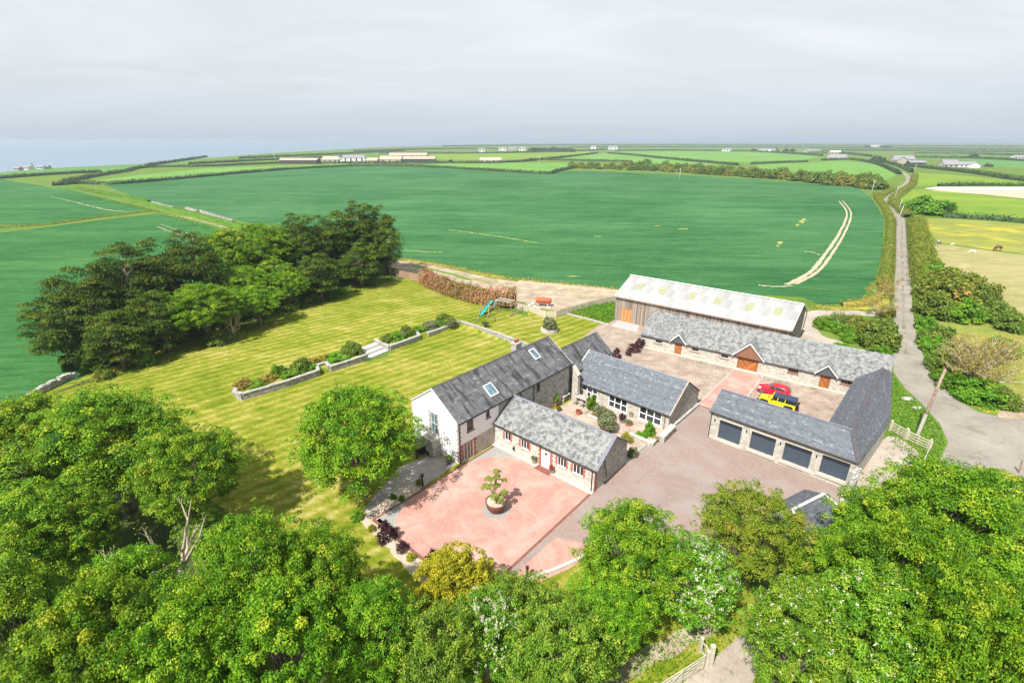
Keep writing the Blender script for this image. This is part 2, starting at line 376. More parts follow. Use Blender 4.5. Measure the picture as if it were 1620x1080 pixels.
leaf('leaf_pine', [(0.0, (0.12, 0.18, 0.02)), (0.5, (0.23, 0.28, 0.04)), (1.0, (0.38, 0.39, 0.08))], 0.2)
leaf('petal_white', [(0.0, (0.66, 0.64, 0.44)), (1.0, (0.84, 0.82, 0.68))], 0.25, 0.003)
leaf('petal_cream', [(0.0, (0.50, 0.50, 0.30)), (1.0, (0.74, 0.71, 0.54))], 0.25, 0.003)
leaf('petal_red', [(0.0, (0.30, 0.035, 0.03)), (1.0, (0.50, 0.09, 0.06))], 0.2, 0.005)

plain('bark_grey', (0.17, 0.145, 0.11), 0.95, 0.1, 0, 0.35, 6)
plain('bark_cypress', (0.20, 0.155, 0.115), 0.95, 0.1, 0, 0.3, 6)
plain('dead_wood', (0.40, 0.33, 0.25), 0.9, 0.1, 0, 0.25, 5)
plain('twig_pale', (0.44, 0.38, 0.27), 0.9, 0.1, 0, 0.25, 5)
plain('pole_wood', (0.28, 0.20, 0.155), 0.9, 0.15, 0, 0.4, 2.5)
plain('pole_pale', (0.42, 0.39, 0.35), 0.9, 0.15, 0, 0.2, 2.5)
plain('render_white', (0.80, 0.79, 0.78), 0.9, 0.2, 0, 0.04, 0.8)
plain('white_paint', (0.80, 0.80, 0.79), 0.5, 0.4, 0, 0.04)
plain('barge_white', (0.66, 0.65, 0.62), 0.7, 0.3, 0, 0.08)
plain('brick_red', (0.38, 0.105, 0.07), 0.9, 0.2, 0, 0.3, 7)
plain('tile_sill', (0.20, 0.075, 0.06), 0.8, 0.25, 0, 0.2, 6)
plain('sill_stone', (0.48, 0.44, 0.37), 0.9, 0.2, 0, 0.12, 4)
plain('lead', (0.16, 0.16, 0.20), 0.6, 0.4, 0, 0.2, 5)
plain('ridge_dark', (0.085, 0.078, 0.085), 0.8, 0.2, 0, 0.35, 5)
plain('black_metal', (0.02, 0.02, 0.022), 0.45, 0.4, 0, 0.2)
plain('dark_interior', (0.035, 0.033, 0.032), 0.9, 0.1)
plain('garage_slat', (0.050, 0.068, 0.092), 0.45, 0.45, 0, 0.08, 1.5)
plain('garage_slat_dark', (0.020, 0.025, 0.033), 0.5, 0.4, 0, 0.1, 1.5)
plain('frame_brown', (0.22, 0.105, 0.06), 0.6, 0.35, 0, 0.2, 4)
plain('frame_pale', (0.62, 0.60, 0.56), 0.6, 0.35, 0, 0.08)
plain('kerb_stone', (0.45, 0.41, 0.36), 0.9, 0.15, 0, 0.15, 3)
plain('coping_grey', (0.33, 0.315, 0.285), 0.9, 0.15, 0, 0.3, 2.5)
plain('kerb_brown', (0.20, 0.085, 0.062), 0.9, 0.15, 0, 0.2, 3)
plain('kerb_grey', (0.36, 0.345, 0.33), 0.9, 0.15, 0, 0.15, 3)
plain('terracotta', (0.40, 0.14, 0.08), 0.85, 0.2, 0, 0.15, 4)
plain('pot_rust', (0.17, 0.065, 0.045), 0.8, 0.25, 0, 0.3, 5)
plain('pot_dark', (0.08, 0.075, 0.07), 0.7, 0.3, 0, 0.2, 5)
plain('pot_stone', (0.30, 0.29, 0.27), 0.9, 0.2, 0, 0.15, 5)
plain('teak_grey', (0.40, 0.365, 0.32), 0.85, 0.2, 0, 0.15, 6)
plain('wood_new', (0.52, 0.42, 0.29), 0.85, 0.2, 0, 0.15, 5)
plain('wood_fence_brown', (0.30, 0.19, 0.125), 0.9, 0.15, 0, 0.2, 3)
plain('gate_wood', (0.46, 0.42, 0.32), 0.9, 0.15, 0, 0.2, 4)
plain('egg_green', (0.02, 0.10, 0.085), 0.3, 0.5, 0, 0.1)
plain('slide_teal', (0.03, 0.36, 0.32), 0.4, 0.4, 0, 0.06)
plain('tank_orange', (0.50, 0.105, 0.04), 0.6, 0.3, 0, 0.25, 3)
plain('tyre', (0.018, 0.018, 0.018), 0.85, 0.2, 0, 0.1)
plain('alloy', (0.55, 0.55, 0.56), 0.35, 0.5, 0.7, 0.05)
plain('car_red', (0.62, 0.008, 0.03), 0.22, 0.6, 0, 0.02)
plain('car_yellow', (0.83, 0.66, 0.0), 0.25, 0.6, 0, 0.02)
plain('car_navy_top', (0.028, 0.042, 0.075), 0.5, 0.4, 0, 0.06)
plain('car_plastic', (0.02, 0.02, 0.022), 0.6, 0.3, 0, 0.1)
plain('lamp_clear', (0.75, 0.76, 0.77), 0.15, 0.6, 0, 0.03)
plain('lamp_red', (0.45, 0.01, 0.01), 0.2, 0.6, 0, 0.03)
plain('roof_tan', (0.40, 0.31, 0.24), 0.9, 0.15, 0, 0.15, 0.6)
plain('roof_grey_far', (0.24, 0.23, 0.245), 0.9, 0.15, 0, 0.12, 0.6)
plain('wall_tan_far', (0.45, 0.38, 0.29), 0.9, 0.15, 0, 0.12, 0.5)
plain('barn_dark_far', (0.06, 0.055, 0.055), 0.9, 0.15, 0, 0.2, 0.5)
plain('coat_white', (0.72, 0.69, 0.63), 0.9, 0.1, 0, 0.08, 3)
plain('coat_brown', (0.13, 0.065, 0.035), 0.8, 0.15, 0, 0.2, 3)
plain('polythene', (0.78, 0.78, 0.77), 0.5, 0.4, 0, 0.05, 0.1)
def coat_piebald():
    t = NT('coat_piebald'); n = t.noise(t.coord(), 2.2, 2, 0.4)
    return t.done(t.ramp(n, [(0.49, (0.04, 0.035, 0.03)), (0.53, (0.70, 0.67, 0.62))]), 0.85, 0.1)
coat_piebald()

def glassy(name, col, rough=0.08):
    t = NT(name); n = t.noise(t.coord(), 1.6, 3)
    c = t.ramp(n, [(0.35, tuple(x * 0.6 for x in col)), (0.65, tuple(x * 1.5 for x in col))])
    return t.done(c, rough, 0.7)
glassy('glass_dark', (0.022, 0.026, 0.030))
glassy('glass_skylight', (0.10, 0.16, 0.19), 0.06)
glassy('glass_door', (0.16, 0.085, 0.065), 0.1)

def boards(name, stops, gap=0.17, vert=True, rough=0.9):
    t = NT(name); v = t.coord()
    at = t.new('Attribute'); at.attribute_name = 'tint'
    c = t.ramp(at.outputs['Fac'], stops)
    n = t.noise(t.coord((7, 7, 0.5)), 1.5, 5, 0.65)
    c = t.mix(t.rng(n, 0.35, 0.7, 0.0, 0.45), c, tuple(x * 0.5 for x in stops[1][1]))
    return t.done(c, rough, 0.15)
boards('barn_boards', [(0.0, (0.13, 0.105, 0.085)), (0.5, (0.30, 0.245, 0.20)), (0.85, (0.42, 0.355, 0.30)), (1.0, (0.50, 0.38, 0.27))])
boards('door_boards_orange', [(0.0, (0.44, 0.185, 0.065)), (0.5, (0.54, 0.25, 0.095)), (1.0, (0.60, 0.31, 0.14))])
boards('door_boards_oak', [(0.0, (0.26, 0.085, 0.03)), (0.5, (0.36, 0.125, 0.042)), (1.0, (0.47, 0.185, 0.06))], rough=0.6)
boards('picket_boards', [(0.0, (0.46, 0.40, 0.31)), (0.5, (0.58, 0.51, 0.40)), (1.0, (0.66, 0.60, 0.48))])
boards('fence_boards', [(0.0, (0.26, 0.165, 0.11)), (0.5, (0.34, 0.22, 0.15)), (1.0, (0.42, 0.28, 0.19))])

def sheet_roof():
    t = NT('cement_sheet'); v = t.coord()
    at = t.new('Attribute'); at.attribute_name = 'tint'
    c = t.ramp(at.outputs['Fac'], [(0.0, (0.27, 0.265, 0.26)), (1.0, (0.40, 0.392, 0.385))])
    n = t.noise(t.coord((1.6, 0.25, 0.25)), 1.2, 5, 0.65); m = t.noise(v, 3.0, 5, 0.7)
    c = t.mix(t.rng(n, 0.45, 0.72, 0.0, 0.4), c, (0.25, 0.235, 0.21))
    c = t.mix(t.rng(m, 0.55, 0.75, 0.0, 0.3), c, (0.42, 0.41, 0.40))
    return t.done(c, 0.85, 0.2)
sheet_roof()
plain('rooflight_sheet', (0.27, 0.28, 0.16), 0.5, 0.4, 0, 0.1, 1)

def water():
    t = NT('sea_water'); v = t.coord()
    n = t.noise(v, 0.05, 5, 0.6); t.bump(n, 0.3, 0.5)
    return t.done((0.15, 0.21, 0.26), 0.45, 0.4)
water()

# ------------------------------------------------------------------ mesh helpers
def link(o, parent=None):
    COL.objects.link(o)
    if parent is not None: o.parent = parent
    return o
def tag(o, label=None, cat=None, group=None, kind=None):
    if label: o['label'] = label
    if cat: o['category'] = cat
    if group: o['group'] = group
    if kind: o['kind'] = kind
    return o
def thing(name, label, cat, loc=(0, 0, 0), rz=0.0, group=None, scale=None):
    o = bpy.data.objects.new(name, None); o.empty_display_size = 0.3
    link(o); o.location = loc; o.rotation_euler = (0, 0, rz)
    if scale: o.scale = scale
    return tag(o, label, cat, group)
class MB:
    def __init__(s): s.v, s.f, s.t = [], [], []
    def add(s, vs_, fs, tint=0.5):
        b = len(s.v); s.v.extend([tuple(p) for p in vs_]); s.f.extend([tuple(b + i for i in f) for f in fs]); s.t.extend([tint] * len(vs_))
    def hexa(s, p, tint=0.5):                      # 8 corners: bottom 4 (ccw), top 4
        s.add(p, [(3, 2, 1, 0), (4, 5, 6, 7), (0, 1, 5, 4), (1, 2, 6, 5), (2, 3, 7, 6), (3, 0, 4, 7)], tint)
    def box(s, x0, x1, y0, y1, z0, z1, tint=0.5):
        s.hexa([(x0, y0, z0), (x1, y0, z0), (x1, y1, z0), (x0, y1, z0), (x0, y0, z1), (x1, y0, z1), (x1, y1, z1), (x0, y1, z1)], tint)
    def quad(s, a, b, c, d, tint=0.5): s.add([a, b, c, d], [(0, 1, 2, 3)], tint)
    def tri(s, a, b, c, tint=0.5): s.add([a, b, c], [(0, 1, 2)], tint)
    def bar(s, a, b, w, h=None, tint=0.5):          # rectangular bar between two points
        h = h or w; a, b = Vector(a), Vector(b); d = (b - a).normalized()
        u = d.cross(Vector((0, 0, 1)))
        if u.length < 1e-3: u = Vector((1, 0, 0))
        u.normalize(); n = u.cross(d)
        u, n = u * w / 2, n * h / 2
        s.hexa([a - u - n, a + u - n, b + u - n, b - u - n, a - u + n, a + u + n, b + u + n, b - u + n], tint)
    def tube(s, pts, rad, sides=6, cap=True, tint=0.5):
        pts = [Vector(p) for p in pts]; n = len(pts); rings = []
        for i, p in enumerate(pts):
            d = (pts[min(i + 1, n - 1)] - pts[max(i - 1, 0)]).normalized()
            u = d.cross(Vector((0.13, 0.27, 1)) if abs(d.z) < 0.9 else Vector((1, 0.1, 0))).normalized(); w = d.cross(u)
            r = rad[i] if isinstance(rad, (list, tuple)) else rad
            rings.append([p + (u * math.cos(k * 2 * math.pi / sides) + w * math.sin(k * 2 * math.pi / sides)) * r for k in range(sides)])
        vs_ = [q for r in rings for q in r]; fs = []
        for i in range(n - 1):
            for k in range(sides):
                k2 = (k + 1) % sides
                fs.append((i * sides + k, i * sides + k2, (i + 1) * sides + k2, (i + 1) * sides + k))
        if cap: fs += [tuple(range(sides))[::-1], tuple((n - 1) * sides + k for k in range(sides))]
        s.add(vs_, fs, tint)
    def lathe(s, prof, sides=16, c=(0, 0, 0), tint=0.5, cap=True):   # prof: (r, z)
        vs_ = [(c[0] + r * math.cos(2 * math.pi * k / sides), c[1] + r * math.sin(2 * math.pi * k / sides), c[2] + z) for r, z in prof for k in range(sides)]
        fs = []
        for i in range(len(prof) - 1):
            for k in range(sides):
                k2 = (k + 1) % sides
                fs.append((i * sides + k, i * sides + k2, (i + 1) * sides + k2, (i + 1) * sides + k))
        if cap: fs += [tuple(range(sides))[::-1], tuple((len(prof) - 1) * sides + k for k in range(sides))]
        s.add(vs_, fs, tint)
    def mesh(s, name, mat, smooth=False):
        me = bpy.data.meshes.new(name); me.from_pydata(s.v, [], s.f)
        a = me.attributes.new('tint', 'FLOAT', 'POINT'); a.data.foreach_set('value', np.array(s.t, dtype=np.float32))
        me.materials.append(MATS[mat])
        if smooth: me.polygons.foreach_set('use_smooth', [True] * len(me.polygons))
        me.update(); return me
    def build(s, name, mat, parent=None, smooth=False, bevel=0.0):
        o = bpy.data.objects.new(name, s.mesh(name, mat, smooth)); link(o, parent)
        if bevel:
            m = o.modifiers.new('bevel', 'BEVEL'); m.width = bevel; m.segments = 2; m.limit_method = 'ANGLE'
        return o
def np_mesh(name, verts, quads, tint, mat):
    me = bpy.data.meshes.new(name)
    nv, nq = len(verts), len(quads)
    me.vertices.add(nv); me.vertices.foreach_set('co', np.asarray(verts, dtype=np.float32).ravel())
    me.loops.add(nq * 4); me.loops.foreach_set('vertex_index', np.asarray(quads, dtype=np.int32).ravel())
    me.polygons.add(nq); me.polygons.foreach_set('loop_start', np.arange(0, nq * 4, 4, dtype=np.int32))
    me.update(calc_edges=True)
    a = me.attributes.new('tint', 'FLOAT', 'POINT'); a.data.foreach_set('value', np.asarray(tint, dtype=np.float32))
    me.materials.append(MATS[mat]); return me

def unit(a): return a / np.maximum(1e-9, np.linalg.norm(a, axis=-1, keepdims=True))
def cards(c, n, size, tint, aspect=0.62, fold=0.18):
    """leaf-shaped folded quads at points c with normals n"""
    N = len(c); n = unit(n)
    r = rng.normal(size=(N, 3)); u = unit(np.cross(n, r)); w = np.cross(n, u)
    L = (size * rng.uniform(0.7, 1.3, N))[:, None]
    a = c - u * L * 0.5; b = c + w * L * aspect * 0.5 + n * L * fold * 0.5 + u * L * 0.05
    d = c + u * L * 0.5 - n * L * fold * 0.6; e = c - w * L * aspect * 0.5 + n * L * fold * 0.5 + u * L * 0.05
    V = np.stack([a, b, d, e], 1).reshape(-1, 3)
    Q = np.arange(N * 4).reshape(N, 4)
    return V, Q, np.repeat(np.clip(tint, 0, 1), 4)
def join(parts):
    V, Q, T, b = [], [], [], 0
    for v, q, t in parts:
        V.append(v); Q.append(q + b); T.append(t); b += len(v)
    return np.concatenate(V), np.concatenate(Q), np.concatenate(T)
def wob(x, y, s=1.0, k=0.0):
    return (np.sin(x * 0.9 * s + 1.3 + k) * np.cos(y * 0.8 * s - 0.7 + k) + 0.6 * np.sin(x * 2.1 * s - y * 1.7 * s + 2.1 * k + 0.4) + 0.4 * np.sin(y * 3.7 * s + x * 2.9 * s + k)) / 2.0
def clusters_leaves(cc, cr, per, size, up=0.6, outc=None, jit=0.45, flat=0.8, tint0=0.45, tvar=0.30, aspect=0.62):
    """leaf cards over the upper shells of round leaf clusters"""
    M = len(cc)
    idx = np.repeat(np.arange(M), per); N = len(idx)
    d = unit(rng.normal(size=(N, 3))); d[:, 2] = np.where(d[:, 2] < -0.25, -d[:, 2], d[:, 2])
    rad = cr[idx] * rng.uniform(0.55, 1.05, N)
    p = cc[idx] + d * rad[:, None] * np.array([1, 1, flat])
    n = d * 0.75 + np.array([0, 0, up]) + rng.normal(size=(N, 3)) * jit
    ct = rng.normal(0, tvar * 0.7, M)
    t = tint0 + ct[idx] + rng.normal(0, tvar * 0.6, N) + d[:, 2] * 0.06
    return cards(p, n, size, t, aspect)

def limbs(mb, base_r, trunk_top, targets, seed, wobble=0.25, low=0.35, sides=6):
    rr = random.Random(seed)
    top = Vector(trunk_top)
    pts = [Vector((0, 0, -0.4)), Vector((rr.uniform(-.1, .1), rr.uniform(-.1, .1), top.z * 0.35)), Vector((top.x * 0.6, top.y * 0.6, top.z * 0.7)), top]
    mb.tube(pts, [base_r * 1.25, base_r, base_r * 0.75, base_r * 0.42], 8)
    for t in targets:
        t = Vector(t); k = rr.uniform(low, 0.95)
        s = Vector((top.x * k, top.y * k, top.z * k))
        m = s.lerp(t, 0.5) + Vector((rr.uniform(-wobble, wobble), rr.uniform(-wobble, wobble), rr.uniform(-0.1, 0.35)))
        r0 = base_r * rr.uniform(0.28, 0.42)
        mb.tube([s, m, t], [r0, r0 * 0.55, r0 * 0.16], sides, cap=False)

# ------------------------------------------------------------------ tree and shrub templates (unit: crown radius 5 m, crown centre 6 m up)
TPL = {}
def tpl_broad(key, mat, seed, M=270, per=200, size=0.155, Rh=5.0, Rv=4.2, zc=6.0, cr=(0.45, 0.82), up=0.6, flowers=None, bark='bark_grey', aspect=0.62, tint0=0.45, jit=0.45):
    global rng
    rng = np.random.default_rng(seed)
    d = unit(rng.normal(size=(M * 2, 3))); d = d[d[:, 2] > -0.5][:M]; M = len(d)
    lump = 1.0 + 0.20 * wob(d[:, 0] * 3, d[:, 1] * 3 + d[:, 2] * 2, 1.0, seed)
    rad = np.where(rng.uniform(size=M) < 0.75, rng.uniform(0.82, 1.0, M), rng.uniform(0.45, 0.8, M)) * lump
    cc = d * rad[:, None] * np.array([Rh, Rh, Rv]) * 0.86 + np.array([0, 0, zc])
    crr = rng.uniform(cr[0], cr[1], M)
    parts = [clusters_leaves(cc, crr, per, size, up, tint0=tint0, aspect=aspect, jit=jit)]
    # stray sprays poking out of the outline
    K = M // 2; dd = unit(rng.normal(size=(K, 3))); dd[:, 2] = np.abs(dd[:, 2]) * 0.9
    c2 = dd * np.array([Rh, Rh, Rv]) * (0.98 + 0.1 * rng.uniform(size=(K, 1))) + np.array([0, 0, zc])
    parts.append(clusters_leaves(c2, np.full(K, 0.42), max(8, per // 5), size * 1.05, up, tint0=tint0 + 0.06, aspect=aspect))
    V, Q, T = join(parts)
    crown = np_mesh('crown', V, Q, T, mat)
    mb = MB(); sel = rng.choice(M, min(M, 34), replace=False)
    limbs(mb, 0.34, (0.2, -0.1, zc * 0.85), [tuple(cc[i] * np.array([0.93, 0.93, 1]) - np.array([0, 0, 0.3])) for i in sel], seed, 0.35)
    trunk = mb.mesh('trunk', bark, True)
    fl = None
    if flowers:
        fm, per_f, fsize, fr = flowers
        top = np.where(d[:, 2] > -0.05)[0]
        k = rng.choice(top, per_f)
        pp = cc[k] + unit(d[k] + np.array([0, 0, 0.5]) + rng.normal(size=(per_f, 3)) * 0.55) * crr[k][:, None] * 1.04
        n_pet = 9
        idx = np.repeat(np.arange(per_f), n_pet)
        off = rng.normal(size=(len(idx), 3)) * fr
        V, Q, T = cards(pp[idx] + off, d[k][idx] + np.array([0, 0, 0.8]) + rng.normal(size=(len(idx), 3)) * 0.6, fsize, rng.uniform(0, 1, len(idx)), 0.9)
        fl = np_mesh('blossom', V, Q, T, fm)
    TPL[key] = dict(crown=crown, trunk=trunk, blossom=fl, R=Rh, zc=zc)
def tpl_cypress(key, seed, M=150, per=190, mat='leaf_cypress', Rh=5.6, zc=6.6, Rv=6.8):
    global rng
    rng = np.random.default_rng(seed)
    d = unit(rng.normal(size=(M * 2, 3))); d = d[d[:, 2] > -0.80][:M]; M = len(d)
    rad = rng.uniform(0.5, 1.0, M) * (1 + 0.22 * wob(d[:, 0] * 4, d[:, 1] * 4, 1, seed))
    cc = d * rad[:, None] * np.array([Rh, Rh, Rv]) + np.array([0, 0, zc])
    crr = rng.uniform(0.85, 1.45, M)
    idx = np.repeat(np.arange(M), per); N = len(idx)
    # flat plumes: wide, thin, drooping outwards in feathered fingers
    az = rng.uniform(0, 2 * np.pi, N); rr = np.sqrt(rng.uniform(0, 1, N)) * crr[idx]
    fing = 1 + 0.3 * np.sin(az * 7 + idx)
    p = cc[idx] + np.stack([np.cos(az) * rr * fing, np.sin(az) * rr * fing, rng.normal(0, 0.13, N) + 0.35 * (1 - (rr / crr[idx]) ** 2)], 1)
    n = np.stack([np.cos(az) * 0.45, np.sin(az) * 0.45, np.ones(N)], 1) + rng.normal(size=(N, 3)) * 0.5
    ct = rng.normal(0, 0.16, M)
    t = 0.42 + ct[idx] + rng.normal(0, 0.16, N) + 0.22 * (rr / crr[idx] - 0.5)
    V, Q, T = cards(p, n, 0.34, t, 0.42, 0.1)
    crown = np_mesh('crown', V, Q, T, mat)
    mb = MB()
    limbs(mb, 0.36, (0.3, 0.2, zc + Rv * 0.55), [tuple(c) for c in cc[::2]], seed, 0.5, 0.15, 5)
    rr_ = random.Random(seed)
    for k in range(3):
        a = rr_.uniform(0, 6.28); q = Vector((math.cos(a), math.sin(a), 0))
        mb.tube([(0, 0, -0.3), q * 0.9 + Vector((0, 0, 2.2)), q * 2.2 + Vector((0, 0, zc))], [0.22, 0.16, 0.05], 6, cap=False)
    TPL[key] = dict(crown=crown, trunk=mb.mesh('trunk', 'bark_cypress', True), blossom=None, R=Rh, zc=zc)
def tpl_shrub(key, mat, seed, M=60, per=90, size=0.12, R=1.0, Hh=1.0, cr=(0.2, 0.34), tint0=0.45, flowers=None, up=0.5):
    """dome shrub: radius 1 m, height 1 m (scaled on use)"""
    global rng
    rng = np.random.default_rng(seed)
    d = unit(rng.normal(size=(M, 3))); d[:, 2] = np.abs(d[:, 2])
    rad = rng.uniform(0.6, 0.95, M) * (1 + 0.16 * wob(d[:, 0] * 4, d[:, 1] * 4 + d[:, 2], 1, seed))
    cc = d * rad[:, None] * np.array([R * 0.86, R * 0.86, Hh * 0.86])
    crr = rng.uniform(cr[0], cr[1], M)
    V, Q, T = clusters_leaves(cc, crr, per, size, up, tint0=tint0)
    crown = np_mesh('foliage', V, Q, T, mat)
    mb = MB()
    for i in range(0, M, 5):
        c = cc[i]; mb.tube([(0, 0, -0.1), tuple(c * 0.5 + np.array([0, 0, 0.05])), tuple(c)], [0.04, 0.025, 0.008], 4, cap=False)
    TPL[key] = dict(crown=crown, trunk=mb.mesh('stem', 'bark_grey', True), blossom=None, R=1.0, zc=0.5)
    rng = np.random.default_rng(seed + 99)

tpl_broad('syc_a', 'leaf_sycamore', 11)
tpl_broad('syc_b', 'leaf_sycamore', 12, M=290, per=190, Rv=4.6, zc=6.2)
tpl_broad('syc_c', 'leaf_sycamore', 13, M=250, per=205, Rv=3.8, zc=5.6)
tpl_broad('chestnut', 'leaf_chestnut', 14, M=240, per=170, size=0.19, aspect=0.42, cr=(0.45, 0.8), tint0=0.52)
tpl_broad('candle', 'leaf_candle', 15, M=240, per=170, size=0.20, aspect=0.40, cr=(0.45, 0.8), flowers=('petal_cream', 210, 0.085, 0.045))
tpl_broad('elder', 'leaf_elder', 16, M=170, per=110, size=0.22, aspect=0.55, cr=(0.5, 0.9), flowers=('petal_cream', 620, 0.10, 0.06), Rv=4.6, zc=4.6)
tpl_broad('privet', 'leaf_privet', 17, M=200, per=140, size=0.20, aspect=0.6, cr=(0.5, 0.85), Rv=4.6, zc=4.2)
tpl_broad('golden', 'leaf_golden', 18, M=230, per=130, size=0.24, cr=(0.6, 1.0), Rv=4.8, zc=4.0, tint0=0.5)
tpl_broad('ash', 'leaf_ash', 19, M=120, per=120, size=0.24, cr=(0.6, 1.1), Rv=5.0, zc=6.2, aspect=0.4)
tpl_cypress('cyp_a', 21)
tpl_cypress('cyp_b', 22, M=160, per=180, Rv=7.2)
tpl_cypress('cyp_c', 23, M=140, per=190, Rv=6.2, zc=6.2)
tpl_shrub('shr_green', 'leaf_hedge', 31)
tpl_shrub('shr_brown', 'leaf_hedge_brown', 32)
tpl_shrub('shr_weed', 'leaf_weed', 33)
tpl_shrub('shr_far', 'leaf_hedge', 34, M=40, per=45, size=0.20, cr=(0.25, 0.42))
tpl_shrub('shr_far_b', 'leaf_hedge_brown', 35, M=40, per=45, size=0.20, cr=(0.25, 0.42))
tpl_shrub('shr_wood', 'leaf_far', 36, M=40, per=40, size=0.22, cr=(0.25, 0.42))
tpl_shrub('shr_purple', 'leaf_purple', 37, M=42, per=38, size=0.13, cr=(0.16, 0.3), tint0=0.4)
tpl_shrub('shr_gold', 'leaf_golden', 38, M=40, per=60, size=0.10)
tpl_shrub('shr_olive', 'leaf_olive', 39, M=60, per=60, size=0.12)
tpl_shrub('shr_pine', 'leaf_pine', 40, M=26, per=90, size=0.13, cr=(0.22, 0.36), tint0=0.5)
tpl_shrub('shr_red', 'petal_red', 41, M=30, per=36, size=0.12)
tpl_shrub('shr_dry', 'leaf_dry', 42, M=40, per=40, size=0.13)

def plant(key, name, label, cat, x, y, sx, sz, rz=None, group=None, z=0.0, crown='crown', trunk='trunk', sy=None):
    t = TPL[key]
    rz = random.uniform(0, 6.28) if rz is None else rz
    o = thing(name, label, cat, (x, y, z), rz, group, (sx, sy or sx, sz))
    c = bpy.data.objects.new(crown, t['crown']); link(c, o)
    k = bpy.data.objects.new(trunk, t['trunk']); link(k, o)
    if t['blossom']:
        b = bpy.data.objects.new('blossom', t['blossom']); link(b, o)
    return o
def tree(key, label, px, py, pr, zc, name=None, group=None, rz=None, wide=1.0, tall=1.0):
    """a tree whose crown centre, zc metres up, is seen at px, py with a radius of pr photograph pixels"""
    x, y = G(px, py, zc); t = TPL[key]
    s = pr * depth(x, y, zc) / FPX / t['R']
    sz = zc / t['zc'] * tall
    return plant(key, name or 'tree', label, 'tree', x, y, s * wide, sz, rz, group, z=zc - t['zc'] * sz)

# ------------------------------------------------------------------ the ground of the place
def sheet(name, pts, z, mat, kind='structure', smooth=0, parent=None, hfun=None):
    if smooth:
        n = len(pts); out = []
        for i in range(n):
            p0, p1, p2, p3 = [pts[(i + k - 1) % n] for k in range(4)]
            for j in range(smooth):
                u = j / smooth
                out.append(tuple(0.5 * (2 * p1[a] + (p2[a] - p0[a]) * u + (2 * p0[a] - 5 * p1[a] + 4 * p2[a] - p3[a]) * u * u + (3 * p1[a] - p0[a] - 3 * p2[a] + p3[a]) * u ** 3) for a in (0, 1)))
        pts = out
    ar = sum(pts[i][0] * pts[(i + 1) % len(pts)][1] - pts[(i + 1) % len(pts)][0] * pts[i][1] for i in range(len(pts)))
    if ar < 0: pts = pts[::-1]
    mb = MB(); mb.add([(p[0], p[1], z) for p in pts], [tuple(range(len(pts)))])
    o = mb.build(name, mat, parent)
    if kind: o['kind'] = kind
    return o
def PX(*pp): return [G(a, b) for a, b in pp]
def curve(pts, n=6):
    """open Catmull-Rom through points"""
    q = [pts[0]] + list(pts) + [pts[-1]]; out = []
    for i in range(1, len(q) - 2):
        p0, p1, p2, p3 = q[i - 1], q[i], q[i + 1], q[i + 2]
        for j in range(n):
            u = j / n
            out.append(tuple(0.5 * (2 * p1[a] + (p2[a] - p0[a]) * u + (2 * p0[a] - 5 * p1[a] + 4 * p2[a] - p3[a]) * u * u + (3 * p1[a] - p0[a] - 3 * p2[a] + p3[a]) * u ** 3) for a in range(len(p1))))
    out.append(tuple(pts[-1])); return out
def strip(name, pts, w, z, mat, kind='structure', parent=None, n=6, ragged=0.0, h=None):
    c = curve(pts, n) if n > 1 else pts
    mb = MB(); L, Rr = [], []
    for i, p in enumerate(c):
        a, b = c[max(i - 1, 0)], c[min(i + 1, len(c) - 1)]
        dx, dy = b[0] - a[0], b[1] - a[1]; l = math.hypot(dx, dy) or 1
        ww = (w[0] + (w[1] - w[0]) * i / (len(c) - 1)) if isinstance(w, tuple) else w
        k1, k2 = 1 + random.uniform(-ragged, ragged), 1 + random.uniform(-ragged, ragged)
        L.append((p[0] - dy / l * ww / 2 * k1, p[1] + dx / l * ww / 2 * k1)); Rr.append((p[0] + dy / l * ww / 2 * k2, p[1] - dx / l * ww / 2 * k2))
    for i in range(len(c) - 1):
        if h:
            mb.hexa([(*Rr[i], z), (*Rr[i + 1], z), (*L[i + 1], z), (*L[i], z), (*Rr[i], z + h), (*Rr[i + 1], z + h), (*L[i + 1], z + h), (*L[i], z + h)])
        else:
            mb.quad((*Rr[i], z), (*Rr[i + 1], z), (*L[i + 1], z), (*L[i], z))
    o = mb.build(name, mat, parent)
    if kind: o['kind'] = kind
    return o

COAST = PX((-420, 330), (-150, 292), (0, 273), (60, 267), (130, 264), (240, 258.5), (330, 250), (420, 243), (500, 238.5), (600, 233), (700, 230), (800, 227.6))
land = [(-400, -160)] + COAST + [(1500, 7000), (9000, 7000), (9000, -160)]
sheet('ground', land, 0.0, 'meadow')
mb = MB()
cl = [(-400, -160)] + COAST + [(1500, 7000)]
for i in range(len(cl) - 1):
    a, b = cl[i], cl[i + 1]; mb.quad((*a, 0), (*b, 0), (b[0] - 4, b[1] + 4, -30), (a[0] - 4, a[1] + 4, -30))
tag(mb.build('terrain_cliff', 'sea_cliff'), kind='structure')
sheet('sea', [(-38000, -3000), (30000, -3000), (30000, 38000), (-38000, 38000)], -29.0, 'sea_water')

